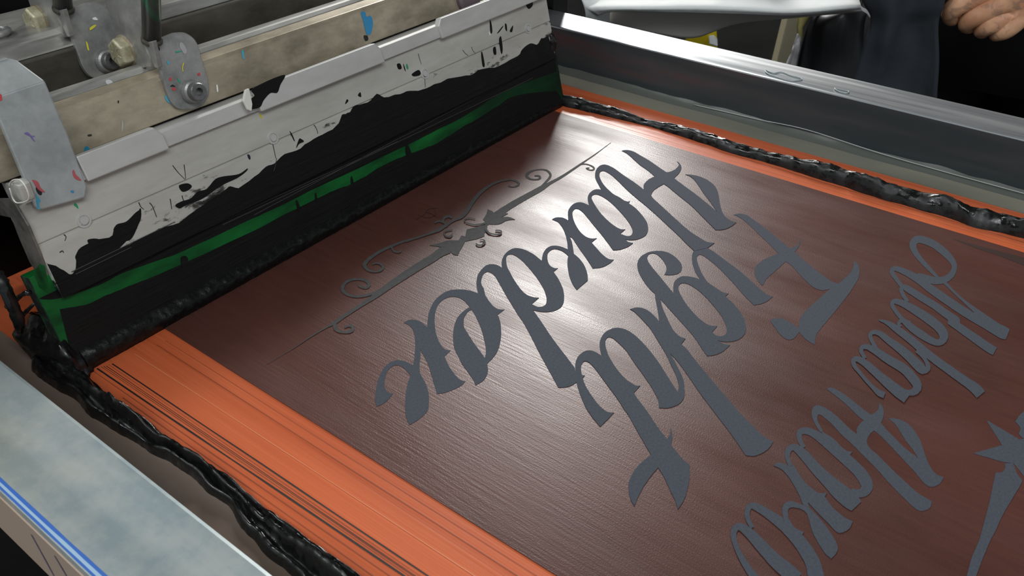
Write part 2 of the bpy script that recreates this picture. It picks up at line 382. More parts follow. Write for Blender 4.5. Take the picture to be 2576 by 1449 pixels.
# outlines of the open stencil areas, in millimetres on the mesh plane
GLYPHS = {
 'Harder':[
  ['250.4,264.1 252,264 253.5,263.8 254.6,263.1 255.4,262 256.1,260.7 256.5,259.1 256.4,257.4 256.1,255.6 255.7,253.7 255.3,251.7 257.2,247.9 255.7,246.3 254,244.4 253.1,243.2 252,241.8 251,240.4 250.1,239.1 249.1,237.4 248.2,235.7 247.6,234.3 247.1,232.6 247.1,231.2 247.5,230.2 248.1,229.2 242.6,228.6 241.6,227.1 240.6,225.6 239.6,224 238.8,222.7 238,221.3 237.2,219.9 236.5,218.4 235.9,216.9 235.2,215.4 234.7,213.9 234.3,212.6 234,211.1 234,210 234.2,208.9 234.6,208 233.4,207.9 232.2,207.7 231,207.7 229.9,207.9 228.9,208.2 227.7,208.5 226.6,208.9 225.5,209.3 224.4,209.7 223.3,210.2 222.3,210.7 221.3,211.4 220.4,212.3 219.5,213.1 220.5,214.4 221.5,215.6 222.4,216.9 223.4,218.2 224.4,219.6 225.4,220.9 226.5,222.2 227.5,223.6 228.5,224.9 229.5,226.3 230.5,227.6 231.5,228.8 232.4,230.1 233.3,231.4 234.1,232.6 235,234.1 235.8,235.7 236.6,237.1 237.2,238.4 238.3,240.2 239.3,241.8 237.8,240.3 235.9,238.7 234.6,237.6 233,236.4 231.3,235.1 229.9,233.9 228.4,232.5 227,231.2 225.7,229.9 225,228.6 224.3,227.4 223.6,225.9 222.9,224.7 222.2,223.4 221.4,222 220.6,220.7 219.6,219.4 218.6,218.1 217.6,216.8 216.5,215.7 215.4,214.5 214.3,213.5 213.1,212.5 212,211.6 210.6,210.4 209.2,209.4 207.7,208.7 206.4,208.4 205.1,208.2 203.8,208.2 202.6,208.2 201.1,208.2 199.8,208.4 198.6,208.6 197.3,208.8 196.2,209.1 196.9,210.5 197.7,211.9 198.6,213.4 199.4,214.5 200.4,215.6 201.4,216.7 202.5,217.8 203.7,219 204.9,220.1 206.2,221.3 207.5,222.5 208.8,223.6 210.2,224.7 211.5,225.8 212.9,226.8 214.3,227.8 215.6,228.7 217,229.6 218.2,230.3 220.1,231.4 221.7,232.4 222.2,233.7 222.6,235.2 223,236.5 223.5,237.9 223.7,239.2 223.7,241.1 223.3,242.6 222.4,243.6 221,244.1 219.9,244.1 218.6,243.9 217.3,243.5 215.5,242.7 213.7,241.5 212.4,240.6 211.1,239.5 209.9,238.5 208.4,237 207.2,235.5 206.4,234 206,232.5 206.3,231.1 206.9,229.8 205.4,229.4 203.9,229 202.7,228.8 201.5,228.6 200.4,228.5 199,228.6 197.8,228.8 196.8,229.2 195.8,229.7 196.5,230.8 197.3,232 198.3,233.2 199.2,234.2 200.3,235.2 201.5,236.3 202.8,237.4 203.9,238.3 205.2,239.3 206.5,240.3 207.8,241.3 209.1,242.2 210.4,243 211.8,243.8 213.1,244.5 214.4,245.1 215.7,245.7 217.1,246.2 218.5,246.6 219.7,246.9 220.9,247 222.4,247 223.6,246.7 224.7,246.2 225.7,245.6 226.5,244.8 227.1,243.9 227.4,242.7 227.7,241.4 227.8,240.1 227.9,238.9 227.9,237.7 227.9,236.5 229.1,237.4 230.3,238.3 231.6,239.2 232.8,240.1 234.1,241.1 235.4,242.2 236.8,243.3 238.1,244.5 239.5,245.7 240.7,246.9 242.2,248.2 243.5,249.5 244.8,250.8 245.9,252 247.2,253.7 248.4,255.3 249.3,256.7 250.2,258.6 250.7,260.4 250.7,261.6 250.6,262.9'],
  ['255.3,251.7 256.6,252.8 258,254 259.4,255.1 260.8,256.2 262.1,257.3 263.8,258.5 265.5,259.6 267.1,260.6 268.8,261.5 270.5,262.4 272.2,263.2 273.9,263.8 275.6,264.4 277.2,264.8 278.9,265.1 280.5,265.2 282,265.3 283.5,265.2 284.9,265.1 286.2,264.8 287.4,264.3 288.5,263.7 289.5,262.9 290.4,262.1 291.2,261.1 292,260.1 292.7,259.1 293.3,258 293.8,256.9 294.3,255.5 294.6,254.2 294.8,253 295,251.4 295.1,249.9 300.8,250.4 299.3,248.8 297.8,247.2 296.4,245.7 295.3,244.1 294.4,242.6 293.5,241 292.6,239.3 291.7,237.5 291,235.9 290.6,234.4 290.4,232.9 290.4,231.7 290.9,230.6 291.5,229.8 292.2,228.9 286.3,229 285.1,227.4 283.9,225.9 282.5,224.3 281.3,223.1 279.9,221.8 278.4,220.5 276.9,219.2 275.3,217.9 273.6,216.6 271.9,215.4 270.2,214.3 268.6,213.3 267,212.4 265.5,211.5 263.9,210.8 262.4,210.1 260.9,209.6 259.3,209.1 257.8,208.8 256.2,208.5 254.6,208.3 252.9,208.2 251.3,208 250.2,206.9 249.1,205.8 248,204.8 246.3,203.6 244.5,202.7 243.1,202.2 241.7,201.8 240.2,201.6 239,201.7 237.8,201.9 236.5,202.2 235.3,202.4 236.3,203.6 237.5,205.2 238,206.3 238.7,207.6 239.4,209 240,210.4 240.7,211.7 241.4,213.2 242,214.7 242.7,216.1 243.5,217.6 244.4,219.2 245.4,220.8 246.4,222.3 247.4,223.8 248.3,225.4 249.2,226.9 250.3,228.5 251.4,229.8 252.7,231.2 254,232.5 255.3,233.7 256.9,235.2 258.4,236.5 260.2,237.9 261.5,238.9 262.9,239.9 264.4,240.9 265.9,241.8 267.3,242.6 269.3,243.6 271.1,244.3 272.9,244.8 274.8,245.2 276.7,245.5 278.5,245.6 279.9,245.6 281.2,245.4 282.5,245.3 283.2,246.8 283.9,248.3 284.6,249.8 285.1,251.2 285.5,252.8 285.6,254.2 285.6,255.5 285.3,256.9 284.9,258.1 284.2,259.1 283.2,259.9 282.1,260.5 280.8,261 279.3,261.2 277.8,261.2 276.2,261 274,260.4 271.7,259.4 270,258.5 268.3,257.4 266.6,256.3 265.1,255.1 263.6,253.9 262,252.6 260.4,251.1 258.8,249.4 257.1,247.8','281.4,243.1 280.5,241.4 279.4,239.5 278.4,237.9 277.2,236.2 276,234.4 275.1,233.1 274.1,231.7 273,230.3 271.9,228.8 270.9,227.6 269.7,226.2 268.6,224.9 267.4,223.6 266.3,222.4 265,221 263.7,219.6 262.5,218.3 261.3,217.1 259.9,215.8 258.5,214.7 257.3,213.7 255.6,212.6 253.9,211.7 254.6,213 255.3,214.3 256,215.7 256.8,217.2 257.4,218.5 258.1,220 258.8,221.4 259.5,222.9 260.2,224.4 261,225.8 261.8,227.3 262.6,228.7 263.4,230.1 264.1,231.3 265,233 265.8,234.4 266.6,235.7 268.2,237.5 270,239 271.9,240.6 274,241.8 276.3,242.7 278.4,243.3 280,243.3'],
  ['295.2,249.8 296.6,251.3 298,252.8 299.5,254.3 301,255.7 302.5,257 304.2,258.3 305.8,259.5 307.4,260.5 309.5,261.6 311.6,262.4 313.6,263 315.8,263.5 318,263.8 319.9,263.8 321.7,263.1 322.8,261.9 323.6,260.3 323.9,258.5 323.7,256.7 323.2,254.9 324.8,256.3 326.5,257.7 328.2,259 330,260.1 331.9,261.1 333.8,261.9 335.6,262.5 337.5,262.9 339.2,263.1 341.6,263.1 343.6,262.6 345.1,261.6 346,260.1 346.5,258.8 346.8,257.3 346.9,255.5 346.9,254.1 346.7,252.5 346.5,250.7 346.1,248.9 345.6,247.4 345.1,245.8 344.5,244.2 343.9,242.5 343.3,240.9 348.5,240.6 346.5,239.1 344.7,237.5 343.1,235.7 342,233.9 341.5,232.2 341.5,230.7 342,229.7 342.8,229 338,228.8 336.9,227 335.8,225.3 334.5,223.3 333.4,221.9 332.2,220.4 331,218.9 329.7,217.4 328.5,216 327.1,214.5 325.6,213.2 324.1,212 322.7,210.8 320.8,209.5 319,208.3 317.2,207.3 315.5,206.6 313.8,206.1 312.3,205.9 310.2,206.1 308.4,206.6 307.2,207.2 306.1,207.9 305,208.8 304.3,209.6 303.6,210.5 303,211.4 302.5,212.3 302,213.6 301.6,215 301.2,216.4 300.3,214.9 299.5,213.5 298.7,212.1 297.8,210.7 297,209.2 296,207.6 295.1,206.2 294.2,204.7 293.2,203.1 292.2,201.5 291.2,199.9 290.2,198.4 289.3,196.9 288.4,195.4 287.6,194 286.7,192.5 285.9,191.1 285.1,189.7 284.4,188.4 283.7,187.1 282.9,185.7 282.1,184.3 281.4,183 280.7,181.7 280.1,180.5 279.4,179.2 278.6,177.9 277.9,176.6 277.2,175.3 276.4,174 275.7,172.7 275,171.5 267.3,164.9 265.7,165.1 264.2,165.4 263.2,165.7 262.2,166.1 261.2,166.7 260.4,167.3 259.7,168.1 259,168.9 258.3,169.8 259.1,170.9 259.9,172.1 260.7,173.3 261.6,174.5 262.4,175.8 263.3,177 264.1,178.1 264.9,179.3 265.7,180.5 266.5,181.7 267.4,182.9 268.2,184.1 269,185.3 269.9,186.5 270.7,187.7 271.5,188.9 272.3,190.1 273.2,191.3 274.1,192.6 275,193.9 275.9,195.2 276.9,196.5 277.9,197.9 278.9,199.2 279.9,200.6 280.9,202 281.9,203.3 282.9,204.7 283.8,206 284.8,207.4 285.7,208.7 286.6,210 287.5,211.4 288.4,212.6 289.3,214.1 290.2,215.5 291,217 291.8,218.3 292.6,219.7 293.4,221.1 294.4,222.6 295.3,224 296.2,225.5 297.2,227 298.2,228.6 299.2,230.1 300.2,231.7 301.2,233.3 302.3,235 303.4,236.7 304.5,238.2 305.7,240.1 307,242 308.3,243.8 309.4,245.5 310.5,247 311.8,249.1 312.9,250.7 313.8,252.2 314.8,254.2 315.4,255.9 315.6,257.6 315.3,258.9 314.2,259.5 312.5,259.6 310.4,258.9 308.1,257.7 305.7,256.1 303.5,254.3 302,252.4 300.8,250.4','331.7,258.4 333.8,259.9 335.5,260.6 336.9,260.6 337.9,259.9 338.4,258.7 338.4,256.9 338.1,255.3 337.6,253.5 337,251.5 336.4,250.1 335.8,248.5 335,246.9 334.1,245.2 333.4,243.6 332.5,242 331.7,240.3 330.7,238.6 329.8,237 328.7,235.1 327.6,233.2 326.4,231.4 325.3,229.6 324.1,227.9 322.9,226.2 321.7,224.5 320.4,222.9 319.1,221.4 317.7,219.9 316.3,218.5 315,217.3 312.6,215.5 310.5,214.3 308.8,213.8 307.4,214 306.1,214.6 305.1,215.8 304.9,217 305,218.6 305.1,220.2 312.3,220.5 311.7,221.6 311.1,222.7 310.7,223.8 310.5,225 310.4,226.2 310.5,227.6 311,229.3 311.6,231.1 312.6,233.1 313.5,234.9 314.6,236.7 315.7,238.6 316.9,240.5 318.1,242.3 319.3,244.1 320.6,245.9 321.8,247.5 323.3,249.6 324.7,251.6 326.2,253.5 328.1,255.3 330,257'],
  ['343.6,241.2 345.7,242.5 347.9,243.8 350.5,245.1 353.1,246 355.5,246.6 357.6,246.6 359.4,246.2 360.9,245.3 361.8,244.1 362.5,242.7 362.9,241.2 363.1,239.5 363,237.7 362.9,235.9 364.8,237.3 366.7,238.7 368.7,240.2 370.8,241.9 372.9,243.8 374.9,245.5 376.6,247.2 378.2,248.8 379.7,250.4 381.8,252.9 383.5,255.3 384.9,257.4 385.8,259.5 385.9,261.6 385.9,263.7 387.5,263.7 388.9,263.4 390.1,262.6 390.9,261.5 391.6,260.3 391.9,258.8 391.6,256.9 391.2,254.9 394.1,253 392.5,251.3 390.8,249.6 389.2,247.8 387.7,246 386.2,244.1 384.9,242.2 383.8,240.5 382.9,238.8 382.3,237.3 381.6,235.3 381.4,233.6 381.6,232.2 382.1,231 383.1,229.9 384.3,229 378.1,228.9 377.1,227.2 376.1,225.6 375.1,223.9 373.9,221.9 372.7,219.9 371.6,218.1 370.7,216.3 370,214.7 369.4,213.2 369,211.4 369,210 369.5,208.9 370.1,208.1 367.9,207.9 365.8,207.9 363.5,208.2 361.4,208.6 360.1,209 358.9,209.6 357.8,210.2 356.8,211.1 355.9,212.1 354.9,213 356.1,214.5 357.2,215.9 358.4,217.5 359.7,219.3 361.1,221.2 362.6,223.3 363.9,225.1 365.2,227 366.5,229 367.8,230.8 369.4,233 370.9,235 372.2,236.9 374,239.2 375.2,241 375.6,242.2 375.6,243.1 374,241.4 372.3,239.5 370.6,238 368.7,236.4 366.7,234.7 364.8,233.2 362.9,231.7 361,230.2 360.3,228.3 359.4,226.2 358.6,224.6 357.6,223 356.5,221.2 355.2,219.4 353.7,217.6 352.1,215.9 350.5,214.3 348.8,212.8 347.2,211.4 345,209.8 342.9,208.4 331.4,208.2 332.3,209.8 333.5,211.7 334.7,213.3 336.1,215 337.7,216.7 339,218.1 340.4,219.5 342,220.9 343.5,222.2 345.7,224 347.9,225.8 349.9,227.3 352.4,229 354.4,230.2 355.9,231 357.2,231.7 358.2,233.7 359,235.7 359.5,237.7 359.5,239.6 359.2,241.3 358.5,242.6 357.2,243.3 355.5,243.5 353.6,243.3 351.7,242.7 349.6,241.4 347.8,240.1 346.7,239.4 346,238.7'],
  ['391.2,254.9 394.2,257.1 397.2,259.3 399.9,261.1 402.8,262.5 406.1,263.5 409.2,264 411.5,263.9 413.2,263.4 414.5,262.6 415.3,261.4 415.6,260 415.6,258.3 415.4,256.5 415.1,254.8 417.9,257.3 420.7,259.6 423.3,261.4 425.9,262.7 428.7,263.6 431.4,264 433.4,264.1 435.1,263.8 436.4,263 437.3,261.9 437.6,260.9 437.8,259.9 441.4,257.4 440.1,255.1 438.7,252.7 437.7,250.6 437.1,248.7 436.8,247 436.5,245.3 435.5,242.7 434.6,240.4 434.5,238.8 434.7,237.7 435.4,237.1 436.3,236.8 433.2,236 432.5,234.1 431.8,232.1 430.9,230.1 430.1,228.5 429,226.8 427.9,225.1 426.8,223.4 425.5,221.7 424.2,219.9 422.8,218.2 421.5,216.7 419.8,214.9 418.1,213.3 416.3,211.9 413.3,209.9 410.2,208.4 407.5,207.5 405.1,207.1 403,207.2 401,207.7 399.7,208.1 398.3,208.7 397.1,209.4 395.7,210.7 394.7,212 394.1,213.3 393.5,214.6 392.7,213.1 392.1,211.6 392.3,210.1 392.9,208.6 390.6,208.6 388.3,208.8 386.8,209.1 385.2,209.6 383.9,210.1 382.2,210.8 380.9,211.7 379.8,212.8 378.8,214 380,215.6 381.1,217.2 382.3,218.8 383.6,220.7 384.8,222.3 386.1,224.2 387.5,226.1 388.8,228 390.1,229.9 391.3,231.7 392.5,233.6 393.7,235.4 394.9,237.2 396,239 397.4,241 398.7,243 400,244.8 401.2,246.6 402.7,249 404.2,251.2 405.3,253.1 406.5,255.7 407.1,257.6 406.9,259 406,259.7 404.2,259.6 402,258.9 400.1,257.8 398.2,256.4 396.2,254.8 394.1,253','425.2,259.6 426.7,260.3 428,260.6 429.2,260.5 430.1,260 430.7,259.1 430.9,257.7 430.8,256.3 430.5,254.6 429.9,252.6 429.3,250.9 428.6,249 427.7,247.1 426.7,245 425.8,243.4 424.8,241.6 423.7,239.9 422.6,238.1 421.6,236.4 420.3,234.4 419,232.4 417.6,230.4 416.3,228.4 414.9,226.6 413.4,224.7 412,222.9 410.6,221.4 408.9,219.5 407.2,217.9 405.6,216.6 403.6,215.3 401.8,214.6 400.2,214.2 398.9,214.3 398,214.8 397.4,216 397.3,217.2 397.3,218.9 397.3,220.5 403.9,220.7 402.9,221.5 402.2,222.5 402.1,223.9 402.4,225.7 402.9,227.3 403.5,229.1 404.3,231 405,232.7 405.9,234.4 406.8,236.2 407.8,238 408.9,239.8 410,241.7 411.2,243.5 412.5,245.3 414.3,247.7 416.1,250 417.8,252 419.8,254.4 421.6,256.4 423.4,258.2'],
  ['496.7,280.1 498.4,279.2 499.8,278 500.4,276.7 500.8,275 500.7,273 500.4,271.4 499.8,269.5 499,267.5 498.2,265.4 497.6,263.5 496.9,261.4 496.1,259.3 495.4,257.2 494.6,255.2 493.7,253.3 492.9,251.4 492,249.6 491.1,247.9 490.3,246.1 489.3,244 488.4,241.8 487.5,239.8 486.6,237.7 487.9,236.7 489.5,235.9 491.6,235.4 494,235.1 497,235.3 499.8,235.7 501.8,236.4 503.4,237.3 504.7,238.6 505.9,240 505,238.3 503.9,236.6 502.3,234.9 500.1,233.3 497.2,232 494,231 491,230.3 487.9,229.9 485,229.7 482.1,229.5 481.1,227.5 480.1,225.7 479.1,223.8 478.1,221.8 477,219.6 476.2,218 475.3,216.2 474.4,214.4 473.5,212.6 472.6,210.8 471.7,208.9 470.7,207.1 469.8,205.3 468.7,203.4 467.7,201.5 466.6,199.7 465.6,197.9 464.6,196.1 463.7,194.5 462.7,192.8 461.7,191.2 460.8,189.7 459.8,188.2 458.9,186.7 458,185.2 459.6,186.8 461.3,188.3 463,190.1 464.4,191.6 465.9,193.2 467.5,194.9 469,196.6 470.5,198.2 471.9,199.9 473.5,201.6 475.1,203.3 476.8,205.1 478.7,207 480.6,208.8 482.4,210.7 484.2,212.5 485.9,214.4 487.5,216.2 488.9,217.8 490.5,220.3 491.5,222.3 491.8,224.1 491.8,225.8 492.9,224.1 493.8,222.2 494.3,220.9 494.7,219.4 494.9,217.8 494.9,215.9 494.6,213.8 494.2,211.8 493.5,209.9 492.7,208 491.7,206.2 490.1,203.7 488.1,201.4 485.6,199.1 482.8,196.9 479.7,194.9 476.1,192.7 473.4,191.1 470.5,189.4 467.6,187.6 465.3,186.2 462.9,184.6 460.7,183 458.8,181.6 457,179.9 455.7,178.3 454.7,176.8 453.5,174.5 452.9,172.5 453,171 453.4,169.6 450.5,169.8 447.8,170 445.9,170.4 444,170.8 442.4,171.3 440.5,172.4 439.1,173.6 438.1,174.8 437.3,176 438.5,177.6 439.6,179.3 441,181.3 442,182.8 443.1,184.4 444.4,186.2 445.7,188.1 447.1,190.1 448.1,191.6 449.3,193.3 450.5,194.9 451.7,196.7 452.9,198.4 454.1,200.2 455.2,202 456.3,203.8 457.3,205.6 458.3,207.5 459.3,209.3 460.2,211.2 461.2,213 462.1,214.7 463.2,216.6 464.3,218.6 465.4,220.5 466.4,222.3 467.4,224 468.2,225.4 469.3,227.6 469.9,229.2 470.6,230.9 468.7,231.2 466.8,231.5 464.8,231.7 462.7,231.8 460.4,231.9 458.3,231.8 455.1,231.1 452.4,230.1 450.6,229 449,227.1 448,225.6 446.9,223.8 445.8,221.8 444.4,219.6 443.5,218 442.4,216.2 441.3,214.4 440.2,212.5 439.1,210.6 438,208.8 436.9,207 435.9,205.3 434.8,203.5 433.8,201.8 432.8,200 431.8,198.3 430.9,196.8 430,195.2 429.1,193.7 428.3,192.2 427.5,190.6 426.7,189.2 426,187.8 425.2,185.9 424.5,184.1 423.8,182.4 423.3,180.8 422.8,179.3 422.2,177.7 421.7,176.2 421.4,174.8 421.2,173.6 421.5,172.1 422.2,170.8 422.9,169.5 415.3,170.3 407.5,175 408.4,176.6 409.3,178.2 410.3,179.8 411.4,181.8 412.2,183 413.1,184.4 414,185.8 415,187.3 416,188.8 417,190.4 417.9,192 418.9,193.6 419.9,195.2 420.9,196.9 421.9,198.7 422.9,200.4 423.9,202.1 424.9,203.9 426,205.6 427,207.4 428.1,209.2 429.1,210.9 430.2,212.7 431.2,214.5 432.2,216.3 433.2,218.1 434.2,219.9 435.2,221.7 436.2,223.5 437.1,225.3 438,227 438.9,228.6 440,230.8 440.9,232.7 441.9,234.6 442.8,236.5 443.9,238.4 444.8,240.2 445.8,242 446.9,243.8 447.9,245.6 449,247.4 450,249.1 451.2,251.1 452.5,253.1 453.7,255 454.9,256.9 456,258.7 457.3,260.9 458.5,263 459.6,265 460.4,266.7 461.5,269.6 462,271.7 462.1,273.3 461.6,274.2 460.6,274.7 459,274.6 457,273.7 454.6,272.3 452.3,270.6 450,268.4 447.5,265.9 445.2,263.1 443.8,261.2 442.5,259.2 441.2,257.3 437.5,259.7 439.4,261.7 441.2,263.7 443.1,265.7 445,267.8 447,269.9 448.9,271.8 451.8,274.1 454.8,276 458.3,277.8 461.8,279.1 464.8,279.7 467.3,279.8 469.1,279.4 470.3,278.4 470.9,276.8 470.8,274.6 470.4,272.7 469.8,270.5 468.8,267.9 468,266.1 467.1,264.1 466.1,262 465.1,259.9 464.2,257.8 463.4,255.7 462.6,253.7 461.8,251.6 461,249.5 460.1,247.5 459.3,245.7 458.5,244 457.7,242.2 456.8,240.5 456,238.8 455.2,237 456.8,238.5 458.6,239.8 460.6,240.8 463.1,241.6 466.5,242.1 470,242.3 472.2,242.1 474.3,241.6 476.5,241.2 477.7,243.3 479,245.3 480.2,247.4 481.4,249.5 482.2,251.3 483,253 483.7,254.8 484.5,256.7 485.5,258.6 486.7,260.7 488.1,262.9 489.5,265.2 490.8,267.3 492,269.2 493.5,271.7 494.6,273.6 495.5,275.4 496.3,277.9'],
 ],
 'Fight':[
  ['461.2,175.3 462.7,174.5 464.1,173.8 465.2,172.8 465.8,171.5 466.1,169.9 465.9,168 465.5,166.7 464.9,165.4 464.1,163.9 463.3,162.4 462.4,160.7 461.7,159.4 461,158.1 460.3,156.7 459.5,155.2 458.7,153.8 457.9,152.3 457.1,150.9 456.3,149.4 455.4,148 454.5,146.6 453.6,145.2 452.7,143.8 451.8,142.3 450.9,140.9 450.1,139.4 449.2,138 448.4,136.5 447.5,135.1 446.7,133.6 445.9,132.2 445.1,130.7 446.7,129.9 448.5,129.2 450.8,128.9 453.4,128.9 456.4,129.5 459.7,130.4 458.1,129.6 456.1,128.8 453.2,128 449.9,127.4 447.6,127.2 445.3,127.1 443,127 442.1,125.6 441.2,124.3 440.3,123 439.4,121.7 438.5,120.4 437.6,119 436.8,117.8 436,116.5 435.1,115.2 434.3,113.8 433.5,112.5 432.8,111.3 432.1,110.1 431.2,108.6 430.4,107.1 429.7,105.8 429,104.5 428.3,103.2 427.7,101.9 427.1,100.6 426.5,99.4 426.1,98.3 425.8,97.3 425.8,95.7 426.2,94.5 428,94.2 429.9,94 432,93.7 434,93.5 436.2,93.2 438.3,93 440.4,92.9 442.8,92.9 445,93.1 447.3,93.5 449.6,94 452,94.8 454.4,95.6 454,94.3 453.1,93 451.7,92 449.7,90.9 447.5,89.9 445.1,89 442.4,88.2 439.7,87.6 437.4,87.2 435.1,87 432.1,86.8 430.2,86.7 428.1,86.6 425.8,86.5 423.5,86.4 421.1,86.3 418.8,86.3 416.8,86.3 414.7,86.3 412.6,86.3 410.6,86.3 408.5,86.3 406.5,86.3 404.5,86.3 402.5,86.4 400.6,86.4 398.8,86.4 396.9,86.5 395.1,86.6 393.3,86.6 391.5,86.7 389.5,86.7 387.5,86.7 385.4,86.8 383.5,86.8 381.7,86.9 380.1,86.9 378.1,86.9 376.5,87 375,86.9 373.3,86.7 371.3,86.3 369.2,85.7 367,85 364.9,84.3 365.2,85.7 365.6,87.2 366,88.4 366.5,89.6 367.2,90.8 368.1,92.1 369.1,93.4 370.1,94.8 367.6,94.6 365.3,94.6 363.2,94.9 361.6,95.6 360.7,96.7 360.6,98.2 360.9,99.3 361.6,100.6 362.5,102.1 363.4,103.2 364.5,104.5 365.7,105.8 366.7,107 368,108.4 369.1,109.6 370.1,110.5 371.3,110.8 372.3,110.4 373.7,109.6 374.9,108.4 375.4,107.4 375.7,106.3 375.8,105.1 375.7,104 375.5,102.9 375.1,101.7 374.7,100.5 374.4,99.4 373.9,98.3 373.5,97.2 373,96.1 375.1,96.9 377.2,97.7 379.5,98.3 381.3,98.7 383.3,99 385.2,99.2 387.1,99.3 389.2,99.3 391.3,99.1 393.8,98.9 395.3,98.7 396.9,98.6 398.7,98.4 400.5,98.2 402.4,98 404.4,97.8 406.2,97.6 408.1,97.4 410,97.2 412,97 414.1,96.8 416.1,96.5 418.1,96.3 417.1,97.1 416,97.8 415,98.6 414.3,99.4 413.9,100.7 413.8,102.1 414,103.6 414.4,104.7 415,105.9 415.8,107.1 416.6,108.4 417.4,109.6 418.3,110.8 419.2,112 420.2,113.4 421.3,114.7 422.3,115.9 423.4,117.2 424.6,118.6 425.7,119.9 426.7,121.2 427.6,122.3 428.6,124.2 429.3,125.7 429.9,127.2 427.4,127.3 425,127.4 422.4,127.5 420.2,127.7 417.9,127.9 415.6,128 413.3,128.2 411.2,128.4 409.2,128.5 407.2,128.6 405.3,128.6 402.9,128.4 400.7,127.9 398.6,127.5 399.3,129.2 400.5,131 401.9,132.4 403.6,133.9 405.5,135.3 407.5,136.5 409.6,137.5 411.6,138.3 414.1,138.8 416.7,138.9 418.5,138.8 420.4,138.7 422.4,138.4 424.2,138.1 425.8,137.7 427.4,137.2 428.8,136.7 430.2,136.1 432,135.4 433.7,134.7 435.3,133.9 436.5,135.4 437.6,136.8 438.7,138.2 439.8,139.7 441.1,141.4 442.1,142.8 443.1,144.2 444.2,145.8 445.3,147.3 446.4,148.9 447.5,150.5 448.6,152 449.6,153.5 450.7,154.9 451.7,156.4 452.8,157.8 453.8,159.2 454.7,160.6 455.6,162 456.6,163.6 457.6,165.1 458.5,166.6 459.4,168.1 460.1,169.4 460.6,170.6 461.1,172.5 461.2,173.9'],
  ['407,175.3 404.7,174.7 402.3,173.8 400.4,172.9 398.4,171.8 396.4,170.6 394.3,169.3 392.3,167.8 390.4,166.3 388.7,164.9 387.1,163.4 385.7,162 384.5,160.6 383.3,159.2 382.1,157.9 382.6,153.7 383.8,155.1 385,156.5 386.3,157.9 387.7,159.4 389.3,160.9 391.1,162.5 392.9,164 394.5,165.4 396.5,166.9 398.2,168.2 399.8,169.3 401.8,170.3 403.4,170.8 404.9,171 405.9,170.7 406.3,169.7 406,168.2 405.5,166.7 404.8,165 403.9,163.1 403.3,161.9 402.7,160.6 402,159.2 401.2,157.7 400.4,156.3 399.6,155 398.8,153.7 397.9,152.4 397.1,151 396.1,149.6 395.2,148.2 394.3,146.9 393.4,145.7 392.5,144.3 391.6,143 390.6,141.7 389.7,140.4 388.8,139.2 387.8,137.8 386.7,136.4 385.7,135 384.7,133.7 383.7,132.4 382.8,131.1 381.9,129.8 381.1,128.6 380.3,127.3 379.6,126.1 378.9,124.9 378.1,123.7 378.9,122.9 379.8,122.2 380.8,121.4 382.2,120.7 383.7,120 385.5,119.4 387.5,119.1 389.7,118.9 391.9,118.7 391.6,120 391.6,121.6 392,122.6 392.5,123.7 393.1,124.9 393.8,126.2 394.5,127.5 395.2,128.8 396,130.2 396.9,131.6 397.8,133.1 398.8,134.8 399.6,136.1 400.4,137.6 401.4,139.2 402.3,140.9 403.3,142.5 404.2,144.2 405,145.8 405.7,147.3 406.5,148.9 407.1,150.4 407.8,152 408.4,153.5 409.1,154.9 409.7,156.4 410.4,158 411.2,159.6 411.9,161.1 412.6,162.6 413.2,163.9 413.8,165.2 414.5,167.2 414.9,168.7 415.4,170.3'],
